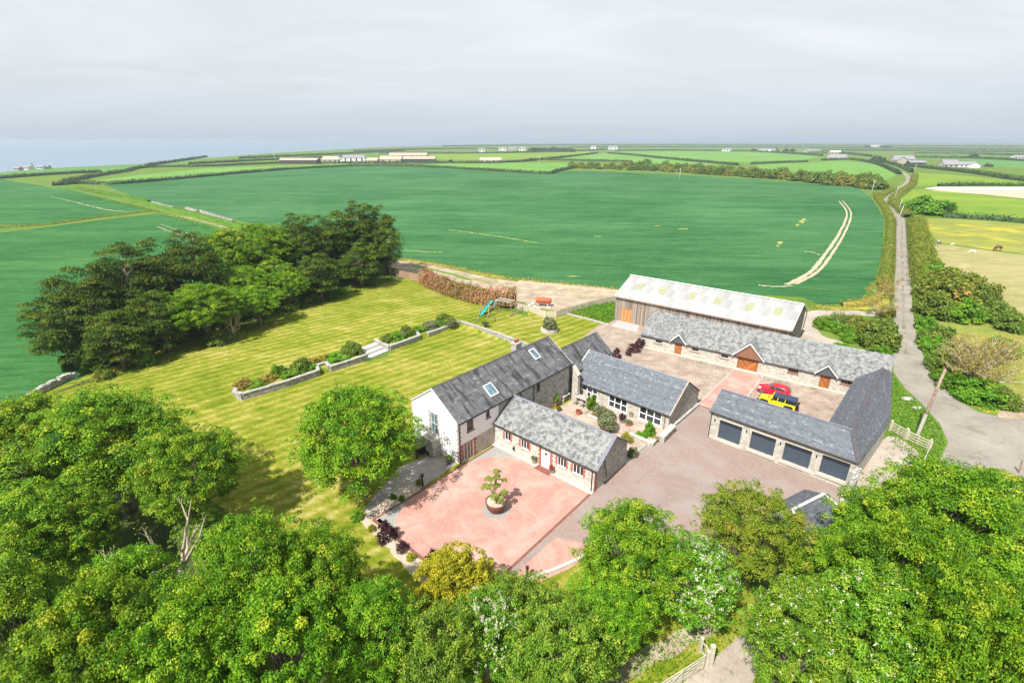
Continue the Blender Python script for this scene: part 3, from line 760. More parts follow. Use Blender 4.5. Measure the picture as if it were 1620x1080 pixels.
# fields
zf = 0.004
big = PX((160, 291), (300, 281.5), (440, 269), (555, 262.5), (650, 263), (760, 270), (860, 275), (905, 270), (1050, 275), (1200, 284), (1360, 297), (1382, 318), (1398, 345), (1396, 400), (1385, 440), (1360, 478), (1300, 483), (1268, 470), (1010, 456), (985, 459), (900, 449), (820, 441), (740, 427), (640, 409), (560, 398), (430, 366), (390, 352), (330, 337), (240, 320), (195, 305))
sheet('crop_field', big, zf, 'crop_blue_green')
sheet('crop_field', PX((85, 297), (110, 300), (160, 312), (235, 331), (150, 343), (60, 355), (-60, 370), (-200, 380), (-200, 300), (0, 283)), zf, 'crop_left')
sheet('crop_field', PX((250, 338), (330, 356), (420, 382), (520, 420), (560, 440), (470, 470), (330, 540), (150, 600), (90, 640), (20, 690), (-120, 800), (-500, 800), (-300, 400), (-60, 376), (60, 361), (150, 349)), zf, 'crop_left')
sheet('pasture', PX((135, 288), (220, 277), (330, 266), (540, 259.5), (555, 261), (440, 267.5), (300, 280)), zf, 'pasture_light')
sheet('pasture', PX((0, 281), (160, 272), (230, 265), (330, 252), (240, 259.5), (130, 265), (60, 268), (0, 274)), zf, 'pasture_mid')
sheet('pasture', PX((660, 262), (760, 269), (850, 273.5), (907, 265), (905, 258), (800, 257), (690, 259)), zf, 'pasture_light')
sheet('pasture', PX((690, 252), (800, 254), (935, 242), (930, 238.5), (760, 242), (650, 245)), zf, 'pasture_yellow')
sheet('pasture', PX((840, 251), (950, 254), (1020, 258), (1160, 262), (1167, 260), (1040, 249), (965, 242.5), (940, 243)), zf, 'pasture_light')
sheet('pasture', PX((975, 239), (1196, 240), (1300, 247), (1265, 255), (1190, 258), (1100, 254), (1040, 248)), zf, 'pasture_light')
sheet('pasture', PX((1200, 260), (1280, 257), (1340, 254), (1380, 258.5), (1422, 276), (1400, 285), (1300, 276), (1190, 265)), zf, 'pasture_light')
sheet('pasture', PX((1445, 273), (1500, 276), (1620, 287), (1800, 297), (1800, 302), (1620, 292), (1500, 292), (1442, 296), (1448, 282)), zf, 'pasture_yellow')
sheet('pasture', PX((1445, 300), (1480, 300), (1560, 310), (1620, 316), (1800, 330), (1800, 370), (1620, 348), (1500, 341), (1432, 330), (1425, 315)), zf, 'pasture_yellow')
sheet('ploughed_field', PX((1470, 301), (1500, 298.5), (1620, 300), (1800, 302), (1800, 328), (1620, 314), (1560, 308)), zf + 0.004, 'pink_soil')
sheet('crop_cover', PX((1462, 298.5), (1480, 296), (1620, 296), (1800, 297.5), (1800, 302), (1620, 299.8), (1500, 299.5)), zf + 0.008, 'polythene')
sheet('paddock', PX((1450, 345), (1500, 346), (1620, 353), (1850, 375), (1850, 425), (1620, 401), (1560, 394), (1485, 383)), zf, 'paddock_rough')
sheet('paddock', PX((1462, 382), (1560, 396), (1620, 403), (1850, 430), (1850, 540), (1620, 497), (1540, 480), (1470, 440)), zf, 'paddock_dusty')
sheet('paddock', PX((1460, 500), (1540, 482), (1620, 500), (1850, 545), (1850, 720), (1620, 650), (1560, 652), (1500, 620)), zf, 'paddock_rough')
sheet('pasture', PX((1560, 262), (1620, 266), (1800, 275), (1800, 255), (1620, 253), (1500, 251)), zf, 'pasture_mid')

# tyre tracks worn into the crop
TR = PX((1330, 318), (1341, 332), (1342, 345), (1330, 372), (1312, 400), (1290, 428), (1262, 445), (1250, 450))
strip('tyre_track', [(a - 0.9, b) for a, b in TR], (0.6, 1.25), 0.012, 'bare_soil', n=10, ragged=0.28)
strip('tyre_track', [(a + 1.4, b + 0.6) for a, b in TR], (0.5, 0.95), 0.012, 'bare_soil', n=10, ragged=0.28)
strip('tyre_track', PX((1200, 451), (1225, 453), (1255, 452)), 0.7, 0.016, 'bare_soil', n=24, ragged=0.95)
strip('tyre_track', PX((1272, 398), (1285, 399), (1297, 403)), 0.6, 0.016, 'bare_soil', n=16, ragged=0.95)
strip('tyre_track', PX((80, 311), (120, 320), (165, 331), (200, 335)), (0.3, 1.3), 0.012, 'soil_track', n=30, ragged=1.0)
strip('tyre_track', PX((248, 358), (285, 372), (338, 387)), (0.3, 0.9), 0.012, 'soil_track', n=30, ragged=0.8)
strip('tyre_track', PX((255, 355), (300, 370), (345, 385)), 0.35, 0.016, 'soil_track', n=30, ragged=0.9)
strip('tyre_track', PX((250, 338), (290, 343), (350, 358), (410, 376)), 0.8, 0.012, 'soil_track', n=30, ragged=0.9)
strip('tyre_track', PX((710, 363), (760, 370), (820, 379), (850, 384)), 0.7, 0.012, 'crop_thin', n=30, ragged=1.0)
strip('tyre_track', PX((640, 396), (670, 398), (700, 399)), 0.7, 0.012, 'crop_thin', n=20, ragged=1.0)
strip('tyre_track', PX((1000, 440), (1012, 441), (1020, 441)), 0.9, 0.012, 'soil_track', n=16, ragged=1.0)
for i, (a, b, w, h_) in enumerate([(1268, 351, 14, 5), (1272, 347, 10, 4), (1262, 356, 8, 4), (1235, 384, 12, 5), (1231, 389, 8, 4), (945, 374, 16, 1.6), (1080, 362, 22, 2), (905, 437, 24, 2), (1040, 357, 12, 1.4)]):
    sheet('bare_patch', [G(a + w * 0.5 * math.cos(k * 0.524) * random.uniform(.35, 1.15), b + h_ * 0.5 * math.sin(k * 0.524) * random.uniform(.35, 1.15)) for k in range(12)], 0.012, 'crop_thin', smooth=3)

# farm track behind the hedge, and the turning area
sheet('dirt_track', PX((610, 418), (650, 411), (700, 422), (760, 436), (830, 447), (900, 452), (985, 461), (980, 470), (965, 478), (900, 492), (850, 486), (815, 475), (770, 458), (700, 441), (650, 430)), 0.008, 'soil_track', smooth=4)
sheet('dirt_track', PX((1275, 493), (1330, 491), (1400, 493), (1425, 496), (1425, 501), (1380, 500), (1330, 498), (1290, 503), (1300, 530), (1330, 540), (1345, 560), (1270, 545), (1240, 520)), 0.008, 'rubble_yard', smooth=3)
strip('grass_strip', PX((655, 420), (700, 430), (745, 443)), 1.2, 0.014, 'verge_grass', ragged=0.4)
strip('verge', PX((640, 411), (700, 420), (760, 433), (800, 440)), 1.6, 0.016, 'paddock_rough', ragged=0.4)
strip('verge', PX((820, 445), (900, 452), (985, 461)), 2.4, 0.016, 'bare_soil', ragged=0.4)
strip('verge', PX((1290, 484), (1340, 488), (1395, 478), (1400, 440)), 2.0, 0.018, 'paddock_rough', ragged=0.4)
# the lane
lane_l = [(1482, 740), (1500, 700), (1488, 672), (1460, 640), (1430, 612), (1413, 588), (1414, 560), (1415, 520), (1412, 480), (1414, 430), (1417, 380), (1418, 345)]
lane_r = [(1433, 345), (1437, 380), (1441, 430), (1443, 480), (1449, 530), (1463, 570), (1484, 604), (1512, 632), (1548, 652), (1590, 660), (1640, 664), (1800, 690)]
sheet('lane', PX(*lane_l) + PX(*lane_r) + PX((1900, 760), (1900, 900), (1620, 800), (1560, 775), (1500, 770)), 0.012, 'lane_tarmac')
strip('lane', PX((1425.5, 350), (1420, 338), (1405, 328), (1397, 320), (1408, 308), (1424, 298), (1437, 286), (1433, 276), (1418, 268), (1402, 260)), 3.6, 0.016, 'lane_tarmac', n=8)
strip('grass_strip', PX((1426, 350), (1427, 400), (1428, 440), (1429, 500), (1434, 560)), 0.5, 0.022, 'lane_centre', n=24, ragged=0.8)
sheet('dirt_track', PX((1580, 660), (1600, 640), (1640, 625), (1700, 630), (1680, 660)), 0.018, 'soil_track', smooth=3)

# terrain of the garden: the far lawn is a terrace behind the retaining wall
WALL_PX = [(372, 632), (400, 624), (505, 592), (585, 568), (665, 538), (726, 519), (780, 533), (830, 551)]
W2 = PX(*WALL_PX)
def wall_sd(x, y):
    best, sgn, end = 1e9, 1, 0.0
    for i in range(len(W2) - 1):
        ax, ay = W2[i]; bx, by = W2[i + 1]; dx, dy = bx - ax, by - ay; l2 = dx * dx + dy * dy
        t = ((x - ax) * dx + (y - ay) * dy) / l2; tc = min(1, max(0, t))
        qx, qy = ax + dx * tc, ay + dy * tc; dd = math.hypot(x - qx, y - qy)
        if dd < best:
            best = dd; sgn = 1 if dx * (y - ay) - dy * (x - ax) > 0 else -1
            end = max(0.0, -t if i == 0 else 0.0, (t - 1) if i == len(W2) - 2 else 0.0) * math.sqrt(l2)
    return best * sgn, end
T_UP = 0.6
_px0, _py0 = G(640, 425); _px1, _py1 = G(120, 612)
STEP_Q = PX((578, 574), (622, 558), (607, 540), (562, 555))
def in_quad(x, y, q):
    return all((q[(i + 1) % 4][0] - q[i][0]) * (y - q[i][1]) - (q[(i + 1) % 4][1] - q[i][1]) * (x - q[i][0]) > 0 for i in range(4))
def terr(x, y):
    if in_quad(x, y, STEP_Q): return -0.05
    sd, end = wall_sd(x, y)
    h = T_UP * sstep((sd + 0.05) / (0.30 + end * 0.8))
    # falls away towards the tree belt, the hedge and the yard
    ax, ay = _px1, _py1; dx, dy = _px0 - _px1, _py0 - _py1; l = math.hypot(dx, dy)
    belt = ((x - ax) * dy - (y - ay) * dx) / l
    h *= sstep((belt + 1) / 9.0)
    h *= 1 - sstep((y + 0.25 * x - 93) / 12.0)
    h *= 1 - sstep((x - 0.0) / 5.0 - (y - 78) / 40)
    return h
mb = MB(); gx, gy, st = -66, 20, 0.6
nx, ny = int((20 - gx) / st), int((118 - gy) / st)
idx = {}
ax_, ay_ = G(120, 612); bx_, by_ = G(640, 425)
def lawn_in(x, y):
    l = math.hypot(bx_ - ax_, by_ - ay_)
    belt = ((x - ax_) * (by_ - ay_) - (y - ay_) * (bx_ - ax_)) / l
    c1, c2 = G(690, 452), G(830, 505)
    hedge = (x - c1[0]) * (c2[1] - c1[1]) - (y - c1[1]) * (c2[0] - c1[0])
    return belt > -3 and ((hedge > -8 and x < 3) or (x >= 3 and y < 93)) and x + 0.55 * (y - 78) < 24
for j in range(ny + 1):
    for i in range(nx + 1):
        x, y = gx + i * st, gy + j * st
        if lawn_in(x, y):
            idx[i, j] = len(mb.v); mb.v.append((x, y, terr(x, y) + 0.006)); mb.t.append(0.5)
for j in range(ny):
    for i in range(nx):
        k = [(i, j), (i + 1, j), (i + 1, j + 1), (i, j + 1)]
        if all(q in idx for q in k): mb.f.append(tuple(idx[q] for q in k))
lawn = mb.build('lawn', 'lawn_grass', smooth=True); lawn['kind'] = 'structure'
strip('verge', PX((100, 640), (160, 612), (320, 565), (450, 495), (560, 455), (625, 436)), 7.0, 0.03, 'soil_and_tree_shade', ragged=0.25)

# paved courts and drives
court = PX((782.4, 705.1), (935.4, 779.8), (787.6, 917.2), (751.5, 950.8), (590.6, 822.6))
sheet('paved_court', court, 0.020, 'grey_setts')
C0, C1, C2, C3 = [np.array(G(*p)) for p in ((782.4, 705.1), (935.4, 779.8), (751.5, 950.8), (590.6, 822.6))]
def lerp(a, b, t): return tuple(a + (b - a) * t)
def rounded(c, a, b, n=12):
    c, a, b = map(np.array, (c, a, b))
    return [tuple((1 - t) ** 2 * a + 2 * t * (1 - t) * (0.86 * c + 0.07 * a + 0.07 * b) + t * t * b) for t in np.linspace(0, 1, n)]
red = rounded(C0, lerp(C0, C3, 0.36), lerp(C0, C1, 0.40)) + [lerp(C1, C0, 0.004)] + [tuple(C2)] + rounded(C3, lerp(C3, C2, 0.36), lerp(C3, C0, 0.34))
sheet('paved_court', red, 0.026, 'red_block_paving')
sheet('paved_court', PX((800, 920), (880, 850), (935, 862), (970, 850), (900, 900), (830, 930)), 0.026, 'red_block_paving')
strip('kerb', [tuple(C0), tuple(C1)], 0.14, 0.030, 'kerb_brown', n=1, h=0.03)
strip('kerb', [tuple(C1), tuple(C2)], 0.22, 0.031, 'kerb_brown', n=1, h=0.012)
strip('kerb', [tuple(C0), tuple(C3)], 0.16, 0.032, 'kerb_brown', n=1, h=0.05)
strip('kerb', [tuple(C3), tuple(C2)], 0.22, 0.033, 'kerb_brown', n=1, h=0.10)
sheet('driveway', PX((935.4, 779.8), (787.6, 917.2), (830, 930), (912, 886), (1000, 870), (1120, 890), (1290, 850), (1345, 780), (1350, 740), (1150, 660), (1104, 640), (1058, 680), (1040, 692), (992, 729)), 0.016, 'pink_block_paving')
strip('kerb', PX((800, 938), (838, 915), (880, 900), (915, 884), (960, 862)), 0.28, 0.03, 'kerb_stone', h=0.10)
sheet('patio', PX((782, 700), (906, 632), (912, 604), (1060, 680), (1020, 704), (1003, 720), (990, 732)), 0.012, 'gravel_patio')
strip('kerb', PX((990, 733), (1003, 719), (1040, 690)), 0.16, 0.02, 'kerb_grey', h=0.08, n=1)
sheet('gravel_yard', PX((948, 514), (975, 505), (1020, 514), (1030, 535), (1380, 605), (1400, 640), (1340, 690), (1150, 655), (1103, 640), (1105, 618), (1088, 620), (985, 580), (960, 560), (925, 530)), 0.016, 'gravel_pink')
sheet('paved_court', PX((1161, 584.5), (1208.5, 594), (1160, 655), (1103, 640)), 0.022, 'red_block_paving')
strip('kerb', PX((1161, 584.5), (1103, 640)), 0.16, 0.025, 'kerb_grey', n=1, h=0.015)
strip('kerb', PX((1208.5, 594), (1165, 648)), 0.16, 0.025, 'kerb_grey', n=1, h=0.015)
strip('kerb', PX((1103, 640), (1126, 648)), 0.14, 0.028, 'kerb_brown', n=1, h=0.015)
sheet('paved_court', PX((680, 762), (590, 822), (575, 805), (630, 740), (690, 715), (722, 734)), 0.014, 'patio_slab')
strip('flower_bed', PX((585, 822), (618, 850), (650, 885), (690, 925)), 1.5, 0.020, 'bed_gravel', ragged=0.12)
strip('flower_bed', PX((572, 826), (620, 795), (660, 770)), 1.6, 0.022, 'bed_gravel', ragged=0.1)
sheet('rubble_yard', PX((1330, 800), (1362, 735), (1405, 690), (1440, 705), (1455, 725), (1430, 765), (1400, 790)), 0.012, 'rubble_yard', smooth=3)
strip('dirt_track', PX((940, 1090), (1010, 1050), (1080, 1010), (1130, 985)), 1.2, 0.012, 'soil_track', ragged=0.3)
sheet('dirt_track', PX((1080, 1085), (1120, 1050), (1160, 1015), (1200, 985), (1240, 1010), (1200, 1060), (1170, 1100)), 0.010, 'rubble_yard', smooth=4)
strip('kerb', PX((884, 494), (925, 504), (964, 515)), 0.35, 0.02, 'kerb_grey', n=1, h=0.22)
sheet('patio', PX((966, 516), (984, 504), (1012, 512), (1008, 526)), 0.024, 'kerb_grey')

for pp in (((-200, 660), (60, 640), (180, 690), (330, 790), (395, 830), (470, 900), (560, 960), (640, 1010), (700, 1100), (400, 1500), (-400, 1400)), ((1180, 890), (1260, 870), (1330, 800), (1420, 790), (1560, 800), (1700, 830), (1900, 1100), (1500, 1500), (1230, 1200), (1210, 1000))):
    sheet('wood_floor_shade', PX(*pp), 0.024, 'soil_and_tree_shade', smooth=3)  # soil sheet, its colour darkened to hold the deep shade under the trees
# haze: the air of the place
mb = MB(); mb.box(-45000, 45000, -4000, 45000, -31.0, 36.0)
hz = bpy.data.objects.new('haze', mb.mesh('haze', 'dark_interior')); link(hz); hz['kind'] = 'stuff'
hm = bpy.data.materials.new('haze_air'); hm.use_nodes = True
hn = hm.node_tree.nodes; hn.clear()
ho = hn.new('ShaderNodeOutputMaterial'); hv = hn.new('ShaderNodeVolumePrincipled')
hv.inputs['Color'].default_value = (0.66, 0.76, 0.88, 1)
hv.inputs['Density'].default_value = 0.00019
hv.inputs['Anisotropy'].default_value = 0.2
hm.node_tree.links.new(hv.outputs[0], ho.inputs['Volume'])
hz.data.materials.clear(); hz.data.materials.append(hm)
# ------------------------------------------------------------------ building helpers (local frame: x along the front, y into the building, z up)
def wall_frame(k, L, W):
    return {'front': ((0, 0), (1, 0), (0, -1)), 'right': ((L, 0), (0, 1), (1, 0)), 'back': ((L, W), (-1, 0), (0, 1)), 'left': ((0, W), (0, -1), (-1, 0))}[k]
class WF:
    """a wall face: s along it, z up, d into the wall"""
    def __init__(s, o, u, n): s.o, s.u, s.n = o, u, n
    def p(s, a, z, d=0.0): return (s.o[0] + s.u[0] * a - s.n[0] * d, s.o[1] + s.u[1] * a - s.n[1] * d, z)
    def box(s, mb, a0, a1, z0, z1, d0, d1, tint=0.5):   # d0 (outer) < d1 (inner)
        mb.hexa([s.p(a0, z0, d0), s.p(a1, z0, d0), s.p(a1, z0, d1), s.p(a0, z0, d1), s.p(a0, z1, d0), s.p(a1, z1, d0), s.p(a1, z1, d1), s.p(a0, z1, d1)], tint)
    def panel(s, mb, L, z0, z1, holes, rev=0.16, a0=0.0):
        xs = sorted({a0, L, *[h[0] for h in holes], *[h[1] for h in holes]}); zs = sorted({z0, z1, *[h[2] for h in holes], *[h[3] for h in holes]})
        for i in range(len(xs) - 1):
            for j in range(len(zs) - 1):
                mx, mz = (xs[i] + xs[i + 1]) / 2, (zs[j] + zs[j + 1]) / 2
                if any(h[0] < mx < h[1] and h[2] < mz < h[3] for h in holes): continue
                mb.quad(s.p(xs[i], zs[j]), s.p(xs[i + 1], zs[j]), s.p(xs[i + 1], zs[j + 1]), s.p(xs[i], zs[j + 1]))
        for a, b, c, d in holes:
            mb.quad(s.p(a, c), s.p(a, c, rev), s.p(a, d, rev), s.p(a, d)); mb.quad(s.p(b, c, rev), s.p(b, c), s.p(b, d), s.p(b, d, rev))
            mb.quad(s.p(a, d), s.p(a, d, rev), s.p(b, d, rev), s.p(b, d)); mb.quad(s.p(a, c, rev), s.p(a, c), s.p(b, c), s.p(b, c, rev))
def slates(mb, a, b, c, d, w=0.30, e=0.24, seed=1, lift=0.028):
    """slates over the roof plane a-b (eave), d-c (ridge)"""
    r = random.Random(seed); a, b, c, d = map(Vector, (a, b, c, d))
    n = (b - a).cross(d - a).normalized()
    if n.z < 0: n = -n
    rows = max(2, round(((d - a).length + (c - b).length) / 2 / e))
    for i in range(rows):
        t0, t1 = i / rows, min(1.0, (i + 1.12) / rows)
        l0, r0, l1, r1 = a.lerp(d, t0), b.lerp(c, t0), a.lerp(d, t1), b.lerp(c, t1)
        k = max(1, round((r0 - l0).length / w)); off = 0.5 if i % 2 else 0.0; row_t = r.gauss(0.0, 0.09)
        edges = [0.0] + [(q + off + r.uniform(-.06, .06)) / k for q in range(1 - int(off * 2) , k) if 0.02 < (q + off) / k < 0.98] + [1.0]
        for q in range(len(edges) - 1):
            u0, u1 = edges[q] + 0.004 / max(0.3, (r0 - l0).length / 3), edges[q + 1]
            lf = lift + r.uniform(-0.006, 0.012)
            p0, p1 = l0.lerp(r0, u0) + n * lf, l0.lerp(r0, u1) + n * lf
            p3, p2 = l1.lerp(r1, u0) + n * 0.006, l1.lerp(r1, u1) + n * 0.006
            p0 -= (d - a).normalized() * r.uniform(0, 0.012); 
            mb.add([p0, p1, p2, p3, p0 - n * (lf - 0.002), p1 - n * (lf - 0.002)], [(0, 1, 2, 3), (4, 5, 1, 0)], min(1, max(0, r.gauss(0.45, 0.20) + row_t)))
def roof_plane(root_part, pts, mat, seed, th=0.09, w=0.30, e=0.24):
    a, b, c, d = map(Vector, pts)
    n = (b - a).cross(d - a).normalized()
    if n.z < 0: n = -n
    mb = MB(); slates(mb, a, b, c, d, w, e, seed)
    o = mb.build('slates', mat, root_part); o['kind'] = 'stuff'
    return o
def gable_roof(root, L, W, zE, zR, mat, ridge_mat='ridge_dark', oh=0.18, ov=0.10, yr=None, seed=1, zEb=None, barge=None, slate_w=0.30, slate_e=0.24, x0=None, x1=None):
    yr = W / 2 if yr is None else yr; zEb = zE if zEb is None else zEb
    x0 = -ov if x0 is None else x0; x1 = L + ov if x1 is None else x1
    sf = (zR - zE) / yr; sb = (zR - zEb) / (W - yr)
    th = 0.10
    ya, yb = -oh, W + oh; za, zb = zE - sf * oh, zEb - sb * oh
    mb = MB()
    mb.hexa([(x0, ya, za), (x1, ya, za), (x1, yr, zR), (x0, yr, zR), (x0, ya, za + th), (x1, ya, za + th), (x1, yr, zR + th), (x0, yr, zR + th)])
    mb.hexa([(x0, yr, zR), (x1, yr, zR), (x1, yb, zb), (x0, yb, zb), (x0, yr, zR + th - 0.002), (x1, yr, zR + th - 0.002), (x1, yb, zb + th), (x0, yb, zb + th)])
    roof = mb.build('roof', mat, root)
    roof_plane(roof, [(x0, ya, za + th), (x1, ya, za + th), (x1, yr, zR + th), (x0, yr, zR + th)], mat, seed, w=slate_w, e=slate_e)
    roof_plane(roof, [(x1, yb, zb + th), (x0, yb, zb + th), (x0, yr, zR + th), (x1, yr, zR + th)], mat, seed + 1, w=slate_w, e=slate_e)
    mb = MB(); n = max(2, round((x1 - x0) / 0.45)); r = random.Random(seed)
    for i in range(n):
        xa, xb = x0 + (x1 - x0) * i / n, x0 + (x1 - x0) * (i + 1) / n - 0.015
        u = 0.14; j = r.uniform(-.006, .008)
        mb.add([(xa, yr - u, zR + th - u * sf + 0.05 + j), (xb, yr - u, zR + th - u * sf + 0.05 + j), (xb, yr, zR + th + 0.075 + j), (xa, yr, zR + th + 0.075 + j), (xb, yr + u, zR + th - u * sb + 0.05 + j), (xa, yr + u, zR + th - u * sb + 0.05 + j)],
               [(0, 1, 2, 3), (3, 2, 4, 5), (0, 3, 5), (1, 4, 2)], r.random())
    o = mb.build('ridge_tiles', ridge_mat, roof); o['kind'] = 'stuff'
    mb = MB(); mb.tube([(x0, ya - 0.06, za + 0.02), (x1, ya - 0.06, za + 0.02)], 0.065, 6); mb.build('gutter', 'black_metal', roof)
    if barge:
        for xx in barge:
            mb = MB(); q = 0.035 if xx > L / 2 else -0.035; xs_ = x1 + 0.004 if xx > L / 2 else x0 - 0.004
            for (y_, z_) in ((ya, za), (yb, zb)):
                mb.hexa([(xs_, y_, z_ - 0.10), (xs_ + q, y_, z_ - 0.10), (xs_ + q, yr, zR - 0.10), (xs_, yr, zR - 0.10), (xs_, y_, z_ + th + 0.05), (xs_ + q, y_, z_ + th + 0.05), (xs_ + q, yr, zR + th + 0.05), (xs_, yr, zR + th + 0.05)])
            mb.build('bargeboard', 'barge_white', roof)
    return roof
def walls(root, L, W, zE, zR, mat, holes, yr=None, mats=None, z0=-0.3, skip=()):
    yr = W / 2 if yr is None else yr; mats = mats or {}
    for k in ('front', 'right', 'back', 'left'):
        if k in skip: continue
        f = WF(*wall_frame(k, L, W)); mb = MB(); ln = L if k in ('front', 'back') else W
        f.panel(mb, ln, z0, zE, holes.get(k, []))
        if k in ('left', 'right'):
            m = yr if k == 'right' else W - yr
            mb.tri(f.p(0, zE), f.p(W, zE), f.p(m, zR))
        mb.build('wall', mats.get(k, mat), root)
def window(root, f, a0, a1, z0, z1, frame='white_paint', mull=1, trans=0, pane='glass_dark', sill='sill_stone', inset=0.10, fw=0.06, surround=None, name='window', sill_out=0.08):
    mb = MB()
    f.box(mb, a0, a0 + fw, z0, z1, inset - 0.03, inset + 0.04); f.box(mb, a1 - fw, a1, z0, z1, inset - 0.03, inset + 0.04)
    f.box(mb, a0 + fw, a1 - fw, z1 - fw, z1, inset - 0.028, inset + 0.04); f.box(mb, a0 + fw, a1 - fw, z0, z0 + fw, inset - 0.028, inset + 0.04)
    xs = [a0 + fw] + [a0 + (a1 - a0) * (i + 1) / (mull + 1) for i in range(mull)] + [a1 - fw]
    zs = [z0 + fw] + [z0 + (z1 - z0) * (i + 1) / (trans + 1) for i in range(trans)] + [z1 - fw]
    for x in xs[1:-1]: f.box(mb, x - fw / 2, x + fw / 2, z0 + fw, z1 - fw, inset - 0.024, inset + 0.038)
    for z in zs[1:-1]: f.box(mb, a0 + fw, a1 - fw, z - fw * 0.4, z + fw * 0.4, inset - 0.02, inset + 0.036)
    w = mb.build(name, frame, root)
    for i in range(len(xs) - 1):
        for j in range(len(zs) - 1):
            mb = MB(); f.box(mb, xs[i], xs[i + 1], zs[j], zs[j + 1], inset + 0.012, inset + 0.03); mb.build('pane', pane, w)
    if sill:
        mb = MB(); f.box(mb, a0 - 0.08, a1 + 0.08, z0 - 0.09, z0 - 0.002, -sill_out, inset - 0.035); mb.build('sill', sill, w)
    if surround:
        mb = MB(); r = random.Random(int(a0 * 100))
        n = max(3, round((z1 - z0) / 0.22))
        for i in range(n):
            za, zb = z0 + (z1 - z0) * i / n, z0 + (z1 - z0) * (i + 1) / n - 0.012
            wd = 0.24 if i % 2 else 0.15
            f.box(mb, a0 - wd, a0 - 0.003, za, zb, -0.022, 0.04, r.random()); f.box(mb, a1 + 0.003, a1 + wd, za, zb, -0.022, 0.04, r.random())
        mb.build('brick_surround', surround, w)['kind'] = 'stuff'
    return w
def plank_door(root, f, a0, a1, z0, z1, mat, leaves=1, diag=True, inset=0.08, name='door', frame='frame_brown'):
    mb = MB(); f.box(mb, a0, a0 + 0.07, z0, z1, inset - 0.04, inset + 0.05); f.box(mb, a1 - 0.07, a1, z0, z1, inset - 0.04, inset + 0.05); f.box(mb, a0 + 0.07, a1 - 0.07, z1 - 0.07, z1, inset - 0.038, inset + 0.05)
    dr = mb.build(name, frame, root)
    r = random.Random(int(a0 * 31)); wl_ = (a1 - a0 - 0.14) / leaves
    for l in range(leaves):
        x0 = a0 + 0.07 + l * wl_; x1 = x0 + wl_ - 0.015
        mb = MB()
        n = max(4, round((x1 - x0) / 0.16))
        if diag:
            s = 1 if (l % 2) else -1; h = z1 - 0.07 - z0; w = x1 - x0; step = 0.2; lo = -h; k = lo
            while k < w:
                tn_ = r.random()
                # parallelogram strips at 45 degrees clipped to the leaf
                pts = []
                for zz in np.linspace(0, h, 7):
                    pts.append((k + zz, zz))
                L_ = [(min(max(a, 0), w), z) for a, z in pts]; R2 = [(min(max(a + step - 0.012, 0), w), z) for a, z in pts]
                for q in range(6):
                    pa, pb, pc, pd = L_[q], R2[q], R2[q + 1], L_[q + 1]
                    if max(pb[0] - pa[0], pc[0] - pd[0]) < 1e-3: continue
                    g_ = (lambda p: f.p(x0 + (p[0] if s > 0 else w - p[0]), z0 + p[1], inset))
                    mb.quad(g_(pa), g_(pb), g_(pc), g_(pd), tn_)
                k += step
            f.box(mb, x0, x1, z0, z1 - 0.07, inset + 0.012, inset + 0.04, 0.1)
        else:
            for i in range(n): f.box(mb, x0 + (x1 - x0) * i / n, x0 + (x1 - x0) * (i + 1) / n - 0.01, z0, z1 - 0.07, inset, inset + 0.04, r.random())
        mb.build('door_leaf', mat, dr)
    mb = MB(); f.box(mb, a1 - 0.28, a1 - 0.20, z0 + 0.95, z0 + 1.05, inset - 0.05, inset - 0.002); mb.build('handle', 'black_metal', dr)
    return dr
def downpipe(root, f, a, z0, z1, parent=None, mat='black_metal'):
    mb = MB(); mb.tube([f.p(a, z0, -0.07), f.p(a, z1 - 0.25, -0.07), f.p(a, z1, -0.20)], 0.05, 6); return mb.build('downpipe', mat, root)
def quoins(root, f, a0, side, z0, z1, mat, mat2=None, parent=None, out=0.02):
    mb = MB(); n = round((z1 - z0) / 0.26); r = random.Random(int(z1 * 10))
    for i in range(n):
        w = 0.34 if i % 2 else 0.2
        za, zb = z0 + (z1 - z0) * i / n, z0 + (z1 - z0) * (i + 1) / n - 0.014
        f.box(mb, a0 if side > 0 else a0 - w, a0 + w if side > 0 else a0, za, zb, -out, 0.05, r.random())
    o = mb.build('quoin', mat, root); o['kind'] = 'stuff'; return o
def RZ(az): return R_(90 - az)

# ------------------------------------------------------------------ white farmhouse
L, W, zE, zR = 19.3, 7.4, 4.9, 7.5
house = thing('farmhouse', 'two-storey white rendered stone farmhouse with dark slate roof and brick chimney pots', 'house', (-5.38, 43.03, 0), RZ(41.6))
FF = WF(*wall_frame('front', L, W)); FL = WF(*wall_frame('left', L, W)); FR = WF(*wall_frame('right', L, W))
mb = MB(); FF.panel(mb, 5.9, 2.22, zE, [(1.2, 2.1, 3.35, 4.62), (3.98, 4.55, 3.72, 4.70)]); mb.build('wall', 'render_white', house)
mb = MB(); FF.panel(mb, 5.9, -0.3, 2.22, [(0.30, 2.05, 0.05, 2.16)], a0=0.0); mb.build('wall', 'stone_wall_cream', house)
mb = MB(); FF.panel(mb, L, -0.3, zE, [(12.45, 13.1, 3.55, 4.6)], a0=5.9); mb.build('wall', 'stone_wall_grey', house)
mb = MB(); FL.panel(mb, W, -0.3, zE, [(3.1, 4.15, 2.05, 4.62)]); mb.tri(FL.p(0, zE), FL.p(W, zE), FL.p(W / 2, zR)); mb.build('wall', 'render_white', house)
mb = MB(); FR.panel(mb, W, -0.3, zE, []); mb.tri(FR.p(0, zE), FR.p(W, zE), FR.p(W / 2, zR)); mb.build('wall', 'stone_wall_grey', house)
FB = WF(*wall_frame('back', L, W)); mb = MB(); FB.panel(mb, L, -0.3, zE, []); mb.build('wall', 'stone_wall_grey', house)
